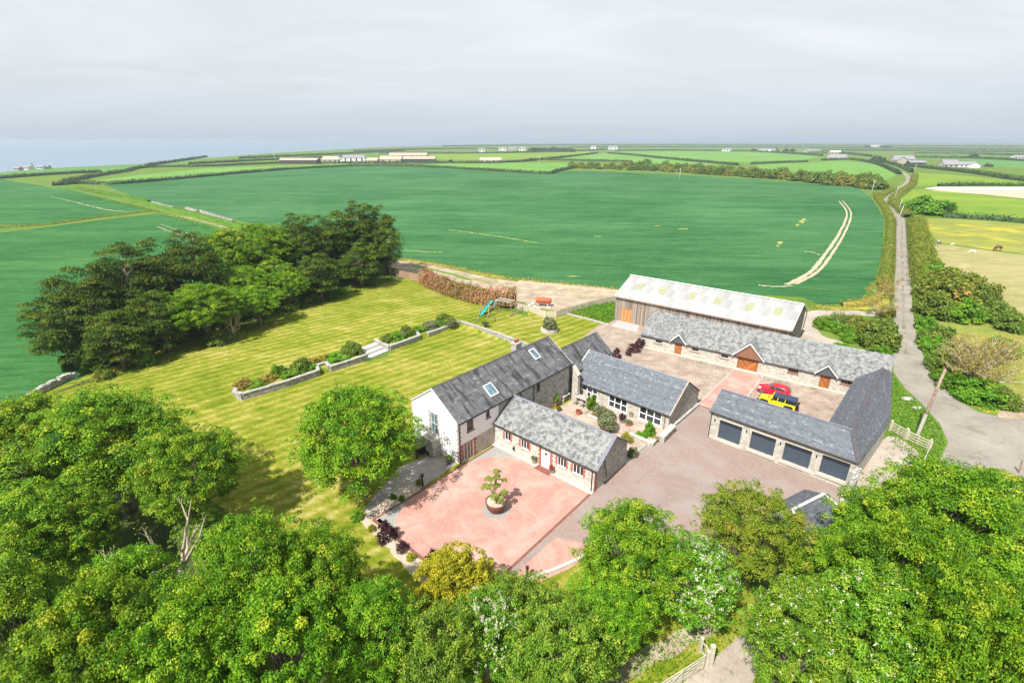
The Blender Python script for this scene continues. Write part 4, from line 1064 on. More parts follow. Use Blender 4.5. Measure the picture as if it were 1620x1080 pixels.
roof = gable_roof(house, L, W, zE, zR, 'slate_house', seed=3, barge=(L,), slate_w=0.42, slate_e=0.30)
mb = MB()                                              # stone verge along the white gable
for (y_, z_) in ((0.0, zE), (W, zE)):
    mb.hexa([(-0.13, y_, z_ - 0.06), (-0.02, y_, z_ - 0.06), (-0.02, W / 2, zR - 0.06), (-0.13, W / 2, zR - 0.06), (-0.13, y_, z_ + 0.10), (-0.02, y_, z_ + 0.10), (-0.02, W / 2, zR + 0.10), (-0.13, W / 2, zR + 0.10)])
mb.build('verge_stone', 'barge_white', roof)
window(house, FF, 1.2, 2.1, 3.35, 4.62, 'frame_brown', 1, 0, sill='tile_sill', sill_out=0.14)
window(house, FF, 3.98, 4.55, 3.72, 4.70, 'frame_brown', 0, 0, sill='tile_sill', sill_out=0.14)
window(house, FF, 12.45, 13.1, 3.55, 4.6, 'frame_brown', 0, 0, sill='tile_sill')
window(house, FF, 0.30, 2.05, 0.05, 2.16, 'frame_pale', 3, 0, 'glass_door', None, name='french_window', fw=0.09)
window(house, FL, 3.1, 4.15, 2.05, 4.62, 'frame_pale', 1, 1, 'glass_skylight', 'sill_stone', name='gable_door')
quoins(house, FL, W, -1, -0.1, zE - 0.1, 'stone_wall_grey'); quoins(house, FF, 0.0, 1, 2.3, zE - 0.1, 'stone_wall_grey', out=0.016)
quoins(house, FF, 0.0, 1, 0.0, 2.2, 'brick_red', out=0.024); quoins(house, FF, 2.06, 1, 0.0, 2.2, 'brick_red', out=0.024)
quoins(house, FL, 3.09, -1, 2.05, 4.75, 'stone_wall_grey'); quoins(house, FL, 4.16, 1, 2.05, 4.75, 'stone_wall_grey')
for a in (0.10, 9.6, 11.9, 19.05): downpipe(house, FF, a, 0.0, zE - 0.05)
for (xc, yc, sx, sy) in ((6.0, 1.25, 0.62, 0.62), (15.1, 2.55, 0.5, 0.6)):       # rooflights
    s = (zR - zE) / (W / 2); c = math.cos(math.atan(s)); zz = lambda y: zE + s * y + 0.10
    mb = MB(); fr = 0.07
    def sl(x, y, h): return (x, y - h * s * c, zz(y) + h * c)
    for (xa, xb, ya, yb) in ((xc - sx, xc + sx, yc - sy, yc - sy + fr), (xc - sx, xc + sx, yc + sy - fr, yc + sy), (xc - sx, xc - sx + fr, yc - sy + fr, yc + sy - fr), (xc + sx - fr, xc + sx, yc - sy + fr, yc + sy - fr)):
        mb.hexa([sl(xa, ya, 0), sl(xb, ya, 0), sl(xb, yb, 0), sl(xa, yb, 0), sl(xa, ya, .12), sl(xb, ya, .12), sl(xb, yb, .12), sl(xa, yb, .12)])
    sk = mb.build('rooflight', 'white_paint', roof)
    mb = MB(); mb.hexa([sl(a, b, h) for h in (0.02, 0.08) for a, b in ((xc - sx + fr, yc - sy + fr), (xc + sx - fr, yc - sy + fr), (xc + sx - fr, yc + sy - fr), (xc - sx + fr, yc + sy - fr))])
    g_ = mb.build('rooflight_pane', 'glass_skylight', roof)
mb = MB(); mb.box(13.3, 14.35, 3.95, 4.75, 6.4, 8.15); mb.box(13.22, 14.43, 3.87, 4.83, 8.15, 8.27)
ch = mb.build('chimney', 'stone_wall_grey', house)
for xx in (13.58, 14.07):
    mb = MB(); mb.lathe([(0.17, 8.27), (0.14, 8.62), (0.17, 8.64), (0.17, 8.70), (0.10, 8.70), (0.10, 8.4)], 12, (xx, 4.35, 0), cap=False); mb.build('chimney_pot', 'terracotta', ch, True)
# outside stone stair up to the gable door
mb = MB(); FL.box(mb, 2.75, 4.5, -0.2, 2.02, -1.1, -0.01); mb.build('stair_landing', 'stone_wall_grey', house)
for i in range(7):
    mb = MB(); FL.box(mb, 2.75 - 0.28 * (i + 1), 2.75 - 0.28 * i - 0.004, -0.2, 1.75 - 0.25 * i, -1.05, -0.02); mb.build('stair_step', 'stone_wall_grey', house)
mb = MB(); FL.box(mb, 2.85, 4.4, 2.02, 2.10, -0.6, -0.01); mb.build('threshold', 'sill_stone', house)

# rear wing of the farmhouse
wing = thing('rear_wing', 'low slate-roofed rear wing running on behind the farmhouse gable', 'house', (8.12, 58.45, 0), RZ(43.0))
Lw, Ww, zEw, zRw = 8.6, 5.4, 3.3, 5.5
walls(wing, Lw, Ww, zEw, zRw, 'stone_wall_grey', {})
gable_roof(wing, Lw, Ww, zEw, zRw, 'slate_house', seed=9, x0=-0.6, slate_w=0.36, slate_e=0.26)
bt = thing('stone_buttress', 'tall pale stone buttress pier at the corner between farmhouse and glazed wing', 'pier', (7.72, 57.15, 0), RZ(41.6))
mb = MB(); mb.hexa([(0, -0.9, -0.2), (0.55, -0.9, -0.2), (0.55, 0.05, -0.2), (0, 0.05, -0.2), (0, -0.75, 3.5), (0.55, -0.75, 3.5), (0.55, 0.05, 4.5), (0, 0.05, 4.5)]); mb.build('pier', 'stone_wall_cream', bt)
mb = MB(); mb.hexa([(-0.04, -0.82, 3.505), (0.59, -0.82, 3.505), (0.59, 0.08, 4.55), (-0.04, 0.08, 4.55), (-0.04, -0.82, 3.6), (0.59, -0.82, 3.6), (0.59, 0.08, 4.65), (-0.04, 0.08, 4.65)]); mb.build('coping', 'sill_stone', bt)

# ------------------------------------------------------------------ cottage wing on the red court
L, W, zE, zR = 12.82, 6.1, 2.7, 4.78
cot = thing('cottage', 'single-storey stone cottage with lichened slate roof, white door and red brick window surrounds', 'cottage', (-1.97, 46.96, 0), RZ(130.7))
FF = WF(*wall_frame('front', L, W)); FR = WF(*wall_frame('right', L, W))
wins = [(1.55, 2.4, 1.15, 2.2), (3.78, 4.9, 1.15, 2.2), (8.5, 9.55, 1.15, 2.2), (10.32, 11.55, 1.15, 2.2)]
walls(cot, L, W, zE, zR, 'stone_wall_limewashed', {'front': wins + [(6.5, 7.62, 0.12, 2.2)]}, mats={'right': 'stone_wall_grey', 'back': 'stone_wall_grey'}, skip=())
roof = gable_roof(cot, L, W, zE, zR, 'slate_lichen', ridge_mat='lead', seed=13, slate_w=0.33, slate_e=0.25, x0=0.0)
mb = MB(); s = (zR - zE) / (W / 2)
for (ya, yb, q) in ((-0.2, W / 2, 1), (W + 0.2, W / 2, 1)):
    za, zb = zE - s * 0.2 + 0.13, zR + 0.13
    mb.hexa([(L + 0.02, ya, za - 0.08), (L + 0.34, ya, za - 0.08), (L + 0.34, yb, zb - 0.08), (L + 0.02, yb, zb - 0.08), (L + 0.02, ya, za), (L + 0.34, ya, za), (L + 0.34, yb, zb), (L + 0.02, yb, zb)])
mb.build('verge_lead', 'lead', roof)
for w_ in wins: window(cot, FF, *w_, 'white_paint', 2 if w_[1] - w_[0] > 0.9 else 1, 0, surround='brick_red')
mb = MB(); FF.box(mb, 6.55, 7.57, 0.14, 2.14, 0.08, 0.13); FF.box(mb, 6.5, 6.55, 0.12, 2.2, 0.05, 0.14); FF.box(mb, 7.57, 7.62, 0.12, 2.2, 0.05, 0.14); FF.box(mb, 6.55, 7.57, 2.14, 2.2, 0.05, 0.14)
dr = mb.build('door', 'white_paint', cot)
mb = MB(); FF.box(mb, 6.92, 7.2, 1.58, 1.86, 0.065, 0.079); mb.build('door_pane', 'glass_dark', dr)
mb = MB(); FF.box(mb, 6.92, 7.2, 1.05, 1.11, 0.06, 0.079); mb.build('letterbox', 'alloy', dr)
quoins(cot, FF, 6.49, -1, 0.0, 2.3, 'brick_red'); quoins(cot, FF, 7.63, 1, 0.0, 2.3, 'brick_red')
mb = MB(); FF.box(mb, 6.2, 8.0, 0.0, 0.11, -0.7, -0.01); mb.build('doorstep', 'tile_sill', cot)
quoins(cot, FR, 0.0, 1, 0.0, zE - 0.05, 'brick_red')
for a in (6.45, 12.55): downpipe(cot, FF, a, 0.05 if a > 8 else 2.1, zE - 0.05)
mb = MB(); FF.box(mb, 0.0, L, 0.0, 0.10, -0.45, -0.005); mb.build('plinth_path', 'kerb_stone', cot)
mb = MB(); mb.tube([FF.p(2.98, 0.95, 0), FF.p(2.98, 1.05, -0.18), FF.p(2.98, 0.85, -0.2)], 0.025, 5); FF.box(mb, 2.90, 3.06, 0.55, 0.86, -0.28, -0.12); mb.build('wall_lamp', 'black_metal', cot)
mb = MB(); mb.tube([FR.p(1.55, 2.9, -0.06), FR.p(1.7, 2.2, -0.06), FR.p(2.3, 0.5, -0.06)], 0.035, 5); mb.build('cable', 'ridge_dark', cot)

# ------------------------------------------------------------------ glazed garden room wing
L, W, zE, zR = 12.94, 7.97, 2.1, 4.78
room = thing('garden_room', 'stone wing with blue-grey slate roof and white-framed full-height glazing onto the patio', 'house', (8.37, 58.25, 0), RZ(132.4))
FF = WF(*wall_frame('front', L, W)); FR = WF(*wall_frame('right', L, W))
gl = [(0.05, 3.3, 0.30, 1.86), (4.88, 7.55, 0.12, 1.86), (9.1, 12.05, 0.10, 1.86)]
walls(room, L, W, zE, zR, 'stone_wall_cream', {'front': gl}, mats={'right': 'stone_wall_grey', 'back': 'stone_wall_grey', 'left': 'stone_wall_grey'})
roof = gable_roof(room, L, W, zE, zR, 'slate_blue', seed=23, x0=-0.9, barge=None, ridge_mat='lead')
for i, g_ in enumerate(gl):
    window(room, FF, *g_, 'white_paint', 3 if i == 0 else 2, 1, fw=0.13, sill='sill_stone' if i else 'white_paint', name='glazed_screen', sill_out=0.16)
downpipe(room, FF, 12.45, 0.0, zE - 0.05, mat='frame_brown')
mb = MB(); s = (zR - zE) / (W / 2)
mb.hexa([(L + 0.02, -0.2, zE - s * 0.2 + 0.04), (L + 0.16, -0.2, zE - s * 0.2 + 0.04), (L + 0.16, W / 2, zR + 0.04), (L + 0.02, W / 2, zR + 0.04), (L + 0.02, -0.2, zE - s * 0.2 + 0.14), (L + 0.16, -0.2, zE - s * 0.2 + 0.14), (L + 0.16, W / 2, zR + 0.14), (L + 0.02, W / 2, zR + 0.14)]); mb.build('verge', 'roof_tan', roof)
mb = MB(); mb.hexa([(-0.93, W / 2, zR + 0.1), (-0.83, W / 2, zR + 0.1), (-0.83, 1.6, zE + s * 1.6 + 0.1), (-0.93, 1.6, zE + s * 1.6 + 0.1), (-0.93, W / 2, zR + 0.22), (-0.83, W / 2, zR + 0.22), (-0.83, 1.6, zE + s * 1.6 + 0.22), (-0.93, 1.6, zE + s * 1.6 + 0.22)]); mb.build('flashing', 'barge_white', roof)
mb = MB(); FR.box(mb, -0.25, W + 0.1, -0.1, 0.35, -0.30, -0.01); mb.build('plinth', 'stone_wall_grey', room)

# ------------------------------------------------------------------ long stone stable range
L, W, zE, zR = 32.4, 8.0, 2.1, 4.9
lng = thing('stable_range', 'long low stone stable range with lichen-mottled slate roof, oak doors and three gablets', 'barn', (20.83, 74.97, 0), RZ(125.3))
FF = WF(*wall_frame('front', L, W))
lw = [(2.3, 3.5, 1.15, 1.8), (8.0, 9.2, 1.15, 1.8), (12.3, 13.5, 1.12, 1.8), (21.3, 22.6, 1.2, 1.85), (27.55, 28.95, 1.25, 1.9)]
ld = [(5.55, 6.6, 0.1, 2.08, 1), (14.75, 17.5, 0.12, 2.08, 2), (25.2, 26.4, 0.1, 2.08, 1)]
walls(lng, L, W, zE, zR, 'stone_wall_cream', {'front': lw + [d_[:4] for d_ in ld]}, mats={'back': 'stone_wall_grey'})
roof = gable_roof(lng, L, W, zE, zR, 'slate_mossy', seed=33, slate_w=0.33, slate_e=0.26, ridge_mat='slate_mossy')
for w_ in lw: window(lng, FF, *w_, 'frame_pale' if w_[0] < 20 else 'frame_brown', 0 if w_[0] < 20 else 3, 0, sill='tile_sill', fw=0.09)
for a0, a1, z0, z1, k in ld: plank_door(lng, FF, a0, a1, z0, z1, 'door_boards_oak', k)
for (xc, hw, za, zt, big_) in ((6.05, 1.22, 2.0, 3.35, 0), (16.1, 2.1, 2.0, 4.2, 1), (25.8, 1.3, 2.0, 3.4, 0)):    # gablets over the doors
    s = (zR - zE) / (W / 2); dpt = (zt - zE) / s; yo = -0.45
    mb = MB()
    for q in (-1, 1):
        xa = xc + q * hw
        mb.hexa([(xa, yo, za), (xc, yo, zt), (xc, dpt, zt), (xa, 0.25, za), (xa, yo, za + 0.14), (xc, yo, zt + 0.14), (xc, dpt + 0.15, zt + 0.14), (xa, 0.3, za + 0.14)])
    gb = mb.build('gablet', 'slate_mossy', lng)
    mb = MB()
    mb.tri((xc - hw * 0.86, yo + 0.14, za + 0.08), (xc + hw * 0.86, yo + 0.14, za + 0.08), (xc, yo + 0.14, zt - 0.02), 0.3)
    mb.build('gablet_face', 'frame_brown' if big_ else 'slate_dark', gb)
    mb = MB()
    for q in (-1, 1):
        a_, b_ = Vector((xc + q * (hw + 0.06), yo - 0.02, za + 0.06)), Vector((xc, yo - 0.02, zt + 0.10))
        mb.hexa([a_ + Vector(v) for v in ((0, -0.04, -0.09), (0, 0, -0.09))] [:0] or [a_ + Vector((0, -0.05, -0.10)), b_ + Vector((0, -0.05, -0.10)), b_ + Vector((0, 0, -0.10)), a_ + Vector((0, 0, -0.10)), a_ + Vector((0, -0.05, 0.10)), b_ + Vector((0, -0.05, 0.10)), b_ + Vector((0, 0, 0.10)), a_ + Vector((0, 0, 0.10))])
    mb.build('bargeboard', 'barge_white', gb)
mb = MB(); FF.box(mb, 14.4, 17.9, 0.0, 0.10, -0.5, -0.01); FF.box(mb, 0.0, 14.35, 0.0, 0.09, -0.35, -0.012); FF.box(mb, 17.95, 29.0, 0.0, 0.09, -0.35, -0.012); mb.build('plinth_path', 'sill_stone', lng)

# ------------------------------------------------------------------ garage block with its corner wing
L, W, zE, zR = 13.85, 5.0, 3.4, 5.0
gar = thing('garage_block', 'stone garage block with four dark roller doors and a hipped blue slate roof', 'garage', (22.0, 48.26, 0), RZ(132.7))
FF = WF(*wall_frame('front', L, W)); FL = WF(*wall_frame('left', L, W))
gd = [(1.1, 3.47, 0.35, 2.67), (4.45, 6.85, 0.5, 2.67), (7.7, 10.15, 0.6, 2.72), (11.05, 13.35, 0.75, 2.82)]
mb = MB(); FF.panel(mb, L, -0.3, zE, gd, 0.30); mb.build('wall', 'stone_wall_cream', gar)
mb = MB(); FL.panel(mb, W, -0.3, zE, []); mb.tri(FL.p(0, zE), FL.p(W, zE), FL.p(W / 2, zR)); mb.build('wall', 'stone_wall_cream', gar)
mb = MB(); WF(*wall_frame('back', L, W)).panel(mb, L, -0.3, zE, [], a0=3.0); mb.build('wall', 'stone_wall_cream', gar)
for a0, a1, z0, z1 in gd:
    mb = MB(); FF.box(mb, a0, a1, z1 - 0.38, z1, 0.10, 0.2); d_ = mb.build('roller_door', 'garage_slat_dark', gar)
    for i in range(7):
        za = z0 + (z1 - 0.38 - z0) * i / 7; zb = z0 + (z1 - 0.38 - z0) * (i + 1) / 7
        mb = MB(); mb.hexa([FF.p(a0, za, 0.20), FF.p(a1, za, 0.20), FF.p(a1, za, 0.3), FF.p(a0, za, 0.3), FF.p(a0, zb - 0.015, 0.215), FF.p(a1, zb - 0.015, 0.215), FF.p(a1, zb - 0.015, 0.3), FF.p(a0, zb - 0.015, 0.3)]); mb.build('door_slat', 'garage_slat', d_)
    mb = MB(); FF.box(mb, a0 - 0.15, a1 + 0.15, z1 + 0.002, z1 + 0.28, -0.03, 0.1); mb.build('lintel', 'sill_stone', gar)
    mb = MB(); FF.box(mb, a0 - 0.25, a1 + 0.25, z0 - 0.30, z0 - 0.002, -0.12, 0.28); mb.build('door_sill', 'sill_stone', gar)
downpipe(gar, FF, 0.12, 0.0, zE - 0.05)
for a in (0.55, 3.95, 7.3, 10.6): 
    mb = MB(); FF.box(mb, a - 0.05, a + 0.05, 2.3, 2.55, -0.12, -0.005); mb.build('wall_lamp', 'black_metal', gar)
# roof built in world coordinates relative to the block: front slope, inner slope of the corner wing, splayed outer slope
gx0, gy0 = 22.0, 48.26; ga = R_(132.7); ux, uy = (math.sin(ga), math.cos(ga)), (-math.cos(ga), math.sin(ga))
def gl_(p): dx, dy = p[0] - gx0, p[1] - gy0; return (dx * ux[0] + dy * ux[1], dx * uy[0] + dy * uy[1])
A = (-0.12, -0.2, zE - 0.02); Bc = (L + 0.05, -0.25, zE - 0.02); Rl = (-0.12, 2.5, zR); Rh = (12.5, 2.55, zR)
Rf = (*gl_((45.9, 56.1)), 4.85); E1 = (*gl_((40.9, 46.9)), 2.95); E2 = (*gl_((49.5, 58.8)), 3.1)
In1 = (*gl_((33.45, 45.75)), zE - 0.05); In2 = (*gl_((43.3, 56.7)), 3.2); Bk = (-0.12, 5.2, zE - 0.05); Bk2 = (10.0, 5.2, zE - 0.05)
th = 0.10
m1 = tuple((Vector(Rh) * 0.42 + Vector(Rf) * 0.58))
mb = MB()
for poly in ([A, Bc, Rh, Rl], [Rl, Rh, In1, Bk], [Rh, Rf, In2, In1], [Bc, E1, m1, Rh], [E1, E2, Rf, m1]):
    mb.add([(p[0], p[1], p[2] - 0.16) for p in poly] , [tuple(range(len(poly)))])
roof = mb.build('roof', 'slate_blue', gar)
def up(p, h=0.01): return (p[0], p[1], p[2] + h)
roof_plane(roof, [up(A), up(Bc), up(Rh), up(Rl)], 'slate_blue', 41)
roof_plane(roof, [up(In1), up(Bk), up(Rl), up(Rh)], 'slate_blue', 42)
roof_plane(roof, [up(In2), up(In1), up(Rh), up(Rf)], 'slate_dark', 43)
m1 = tuple((Vector(Rh) * 0.42 + Vector(Rf) * 0.58))
roof_plane(roof, [up(Bc), up(E1), up(m1), up(Rh)], 'slate_dark', 44)  # darker slate puts the shade of the outer slope into its colour
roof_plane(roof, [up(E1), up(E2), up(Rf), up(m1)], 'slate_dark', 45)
for (p, q, wd, mt) in ((Rl, Rh, 0.24, 'lead'), (Rh, Rf, 0.34, 'ridge_dark'), (Rh, Bc, 0.40, 'ridge_dark')):
    mb = MB(); p_, q_ = Vector(p) + Vector((0, 0, 0.045)), Vector(q) + Vector((0, 0, 0.045)); n = max(3, round((q_ - p_).length / 0.45))
    for i in range(n): mb.bar(p_.lerp(q_, i / n), p_.lerp(q_, (i + 0.96) / n), wd, 0.07, random.random())
    mb.build('ridge_tiles', mt, roof)['kind'] = 'stuff'
mb = MB(); mb.tube([(-0.15, -0.27, zE - 0.05), (L, -0.30, zE - 0.05)], 0.065, 6); mb.build('gutter', 'black_metal', roof)
mb = MB(); pts = [Bc, E1, E2]
for i in range(2):
    p, q = pts[i], pts[i + 1]; mb.quad((p[0] - 0.12, p[1] + 0.05, -0.3), (q[0] - 0.12, q[1] + 0.05, -0.3), (q[0] - 0.12, q[1] + 0.05, q[2] - 0.02), (p[0] - 0.12, p[1] + 0.05, p[2] - 0.02))
mb.build('wall', 'stone_wall_cream', gar)
mb = MB(); p, q = In1, In2; mb.quad((q[0], q[1] - 0.0, -0.3), (p[0], p[1], -0.3), (p[0], p[1], p[2] - 0.1), (q[0], q[1], q[2] - 0.1)); mb.build('wall', 'stone_wall_cream', gar)
mb = MB(); a_ = Vector(Rh).lerp(Vector(In1), 0.35) + Vector((0, 0, 0.05)); mb.bar(a_ + Vector((-0.6, 1.6, 0)), a_ + Vector((-1.3, 2.3, -0.02)), 0.3, 0.02); 
# end wall that runs on from the garage corner, its top sloping down towards the gate
ew = thing('end_wall', 'rough pale stone wall sloping down from the last garage door', 'wall', (0, 0, 0))
ew['kind'] = 'thing'
mb = MB(); P0, P1, P2 = G(1357, 762), G(1322, 800), G(1298, 822)
def wallseg(mb, p, q, z1, z2, t=0.45):
    d_ = Vector((q[0] - p[0], q[1] - p[1], 0)).normalized(); n_ = Vector((-d_.y, d_.x, 0)) * t / 2
    p, q = Vector((*p, -0.2)), Vector((*q, -0.2))
    mb.hexa([p - n_, q - n_, q + n_, p + n_, (p - n_).xy.to_3d() + Vector((0, 0, z1)), (q - n_).xy.to_3d() + Vector((0, 0, z2)), (q + n_).xy.to_3d() + Vector((0, 0, z2)), (p + n_).xy.to_3d() + Vector((0, 0, z1))])
c_ = (32.2, 38.75); e1_ = (29.6, 36.1); e2_ = (28.2, 33.9)
wallseg(mb, c_, e1_, 2.6, 1.5, 0.6); wallseg(mb, e1_, e2_, 1.5, 1.2, 0.55); mb.build('wall_body', 'stone_wall_cream', ew)
r = random.Random(5)
for i in range(12):
    t = i / 12; p = Vector((*c_, 2.62)).lerp(Vector((*e1_, 1.52)), t); mb = MB(); mb.hexa([p + Vector((a * 0.2, b * 0.26, c * 0.09)) * r.uniform(.8, 1.2) for c in (0, 1.6) for a, b in ((-1, -1), (1, -1), (1, 1), (-1, 1))]); mb.build('coping_stone', 'dry_stone', ew)
mb = MB(); mb.tube([(28.3, 36.4, 0), (28.25, 36.3, 1.5)], 0.09, 6); mb.box(28.1, 28.4, 36.15, 36.5, 1.45, 1.6)
tag(mb.build('gate_post', 'ridge_dark'), 'dark upright post standing at the foot of the sloping end wall', 'post')
# store with hipped slate roof half hidden by the trees
st_ = thing('slate_store', 'small grey slate-roofed store half hidden under the trees by the drive', 'store', (*G(1262, 890), 0), RZ(62))
walls(st_, 6.5, 4.0, 1.7, 1.7, 'stone_wall_grey', {})
mb = MB(); mb.add([(-0.2, -0.2, 1.65), (6.7, -0.2, 1.65), (6.7, 4.2, 1.65), (-0.2, 4.2, 1.65), (1.2, 2, 3.2), (5.4, 2, 3.2)], [(0, 1, 5, 4), (1, 2, 5), (2, 3, 4, 5), (3, 0, 4)]); rf = mb.build('roof', 'slate_dark', st_)
roof_plane(rf, [(-0.2, -0.2, 1.67), (6.7, -0.2, 1.67), (5.4, 2, 3.22), (1.2, 2, 3.22)], 'slate_dark', 51); roof_plane(rf, [(6.7, 4.2, 1.67), (-0.2, 4.2, 1.67), (1.2, 2, 3.22), (5.4, 2, 3.22)], 'slate_dark', 52)
roof_plane(rf, [(6.7, -0.2, 1.67), (6.7, 4.2, 1.67), (5.4, 2.05, 3.22), (5.4, 1.95, 3.22)], 'slate_dark', 53); roof_plane(rf, [(-0.2, 4.2, 1.67), (-0.2, -0.2, 1.67), (1.2, 1.95, 3.22), (1.2, 2.05, 3.22)], 'slate_dark', 54)
mb = MB(); mb.bar((1.2, 2, 3.27), (5.4, 2, 3.27), 0.22, 0.06); mb.bar((5.4, 2, 3.26), (6.7, -0.2, 1.72), 0.2, 0.05); mb.bar((1.2, 2, 3.26), (-0.2, -0.2, 1.72), 0.2, 0.05); mb.build('ridge_capping', 'barge_white', rf)

# ------------------------------------------------------------------ big timber barn with cement sheet roof
L, W, zE, zR, yr = 28.9, 11.8, 4.7, 7.15, 5.9
barn = thing('timber_barn', 'big timber-boarded barn with pale cement sheet roof and greenish rooflights', 'barn', (19.08, 88.0, 0), RZ(128.3))
r = random.Random(77)
for k in ('front', 'right', 'back', 'left'):
    f = WF(*wall_frame(k, L, W)); ln = L if k in ('front', 'back') else W
    mb = MB(); n = round(ln / 0.19)
    for i in range(n):
        a0, a1 = ln * i / n, ln * (i + 1) / n - 0.012; m = (a0 + a1) / 2
        if k == 'front' and 1.30 < m < 3.5: continue
        zt = zE if k in ('front', 'back') else zE + (zR - zE) * (1 - abs(m - W / 2) / (W / 2)) - 0.05
        zb_ = r.uniform(-0.12, -0.02); tn = min(1, max(0, r.gauss(0.48, 0.24)))
        if k == 'right': tn = min(1, tn * 0.35 + 0.45)
        f.box(mb, a0, a1, zb_, zt, r.uniform(-0.03, 0.0), 0.05, tn)
    if k == 'front':
        for i in range(12): f.box(mb, 1.30 + i * 0.185, 1.30 + (i + 1) * 0.185 - 0.012, 2.6, zE, -0.01, 0.05, r.random())
    mb.build('boarding', 'barn_boards', barn)['kind'] = 'stuff'
f = WF(*wall_frame('front', L, W)); plank_door(barn, f, 1.32, 3.48, 0.0, 2.58, 'door_boards_orange', 2, False, inset=-0.03, frame='door_boards_orange')
mb = MB(); n = 30; s = (zR - zE) / yr
rl_x = [3.1, 7.3, 12.7, 17.0, 22.1, 26.2]
roofo = None
for side in (0, 1):
    mb = MB()
    for i in range(n * 4):
        x0, x1 = -0.25 + (L + 0.5) * i / (n * 4), -0.25 + (L + 0.5) * (i + 1) / (n * 4)
        xm = (x0 + x1) / 2
        for j in range(3):
            t0, t1 = j / 3, (j + 1.03) / 3 if j < 2 else 1.0
            def P(x, t, h):
                y = (-0.35 + (yr + 0.35) * t) if side == 0 else (W + 0.35 - (W - yr + 0.35) * t)
                z = zE - s * 0.35 + (zR - zE + s * 0.35) * t + 0.08 + h + (0.02 * (2 - j) / 2)
                return (x, y, z)
            tn = ((i // 4) * 37 + j * 17) % 10 / 10
            tn = (tn + (0.35 if j == 0 else 0)) / 1.35
            mb.add([P(x0, t0, 0), P(xm, t0, 0.035), P(x1, t0, 0), P(x0, t1, 0), P(xm, t1, 0.035), P(x1, t1, 0)], [(0, 1, 4, 3), (1, 2, 5, 4)], tn)
    o = mb.build('roof' if side == 0 else 'roof_rear', 'cement_sheet', barn)
    if side == 0: roofo = o
for x in rl_x:
    mb = MB(); c_ = 1 / math.hypot(1, s)
    for t0 in (2.35, 3.25):
        y0, y1 = t0, t0 + 0.84
        mb.hexa([(x - 0.55, y0, zE + s * y0 + 0.10), (x + 0.55, y0, zE + s * y0 + 0.10), (x + 0.55, y1, zE + s * y1 + 0.10), (x - 0.55, y1, zE + s * y1 + 0.10), (x - 0.55, y0, zE + s * y0 + 0.165), (x + 0.55, y0, zE + s * y0 + 0.165), (x + 0.55, y1, zE + s * y1 + 0.165), (x - 0.55, y1, zE + s * y1 + 0.165)])
    mb.build('rooflight', 'rooflight_sheet', roofo)
mb = MB(); mb.bar((-0.28, yr, zR + 0.16), (L + 0.28, yr, zR + 0.16), 0.45, 0.06); mb.build('ridge', 'barge_white', roofo)
mb = MB(); mb.tube([(-0.2, -0.43, zE - 0.12), (L + 0.2, -0.43, zE - 0.12)], 0.09, 6); mb.build('gutter', 'roof_tan', roofo)
mb = MB(); mb.bar((L + 0.30, -0.4, zE - 0.06), (L + 0.30, yr, zR + 0.06), 0.05, 0.22); mb.bar((L + 0.30, yr, zR + 0.06), (L + 0.30, W + 0.4, zE - 0.06), 0.05, 0.22); mb.build('bargeboard', 'barge_white', roofo)
mb = MB(); mb.tube([(L + 0.1, W + 0.45, zE - 0.15), (L + 0.25, W + 0.3, zE - 0.5), (L + 0.15, W + 0.12, 0.0)], 0.07, 6); mb.build('downpipe', 'black_metal', barn)
mb = MB(); mb.tube([(L + 0.08, -0.12, 0.0), (L + 0.08, -0.12, zE - 0.15)], 0.09, 6); mb.build('corner_post', 'black_metal', barn)
# ------------------------------------------------------------------ garden walls, steps and planting
def gwall(name, label, pts, z0, z1, t=0.45, mat='stone_wall_garden', cat='wall', cop='coping_grey', group=None, rough=0.03):
    o = thing(name, label, cat, (0, 0, 0), 0, group)
    mb = MB()
    for i in range(len(pts) - 1): wallseg(mb, pts[i], pts[i + 1], z1, z1, t)
    mb.build('wall_body', mat, o)
    r = random.Random(int(abs(pts[0][0]) * 10))
    mb = MB()
    for i in range(len(pts) - 1):
        p, q = Vector((*pts[i], z1)), Vector((*pts[i + 1], z1)); n = max(1, round((q - p).length / 0.6)); d_ = (q - p).normalized(); s_ = Vector((-d_.y, d_.x, 0)) * (t / 2 + 0.05)
        for k in range(n):
            a, b = p.lerp(q, k / n), p.lerp(q, (k + 0.97) / n); h_ = Vector((0, 0, 0.09 + r.uniform(-.02, rough))); u_ = Vector((0, 0, 0.002))
            mb.hexa([a - s_ + u_, b - s_ + u_, b + s_ + u_, a + s_ + u_, a - s_ + h_, b - s_ + h_, b + s_ + h_, a + s_ + h_], r.random())
    mb.build('coping', cop, o)['kind'] = 'stuff'
    o['kind'] = 'thing'
    return o
grp = 'retaining walls of the lawn terrace'
gwall('retaining_wall', 'long low stone retaining wall with curved left end below the dry shrubs', PX((377, 622), (372, 629), (385, 632), (402, 627), (450, 613), (505, 594)), -0.2, 0.85, group=grp)
gwall('retaining_wall', 'short stone wall section set back around the bench niche left of the steps', PX((505, 594), (502, 586), (517, 581), (522, 587)), -0.2, 0.85, 0.4, group=grp)
gwall('retaining_wall', 'stone retaining wall section just left of the garden steps', PX((523, 588), (555, 578), (581, 569)), -0.2, 0.85, group=grp)
gwall('retaining_wall', 'stone retaining wall section curving out just right of the garden steps', PX((594, 543), (601, 549), (617, 555), (640, 547), (664, 538)), -0.2, 0.85, group=grp)
gwall('retaining_wall', 'short set-back stone wall piece around the niche right of the steps', PX((664, 538), (660, 532), (670, 529)), -0.2, 0.85, 0.4, group=grp)
gwall('retaining_wall', 'stone retaining wall section ending at the corner by the play swing', PX((677, 534), (700, 526), (726, 516)), -0.2, 0.85, group=grp)
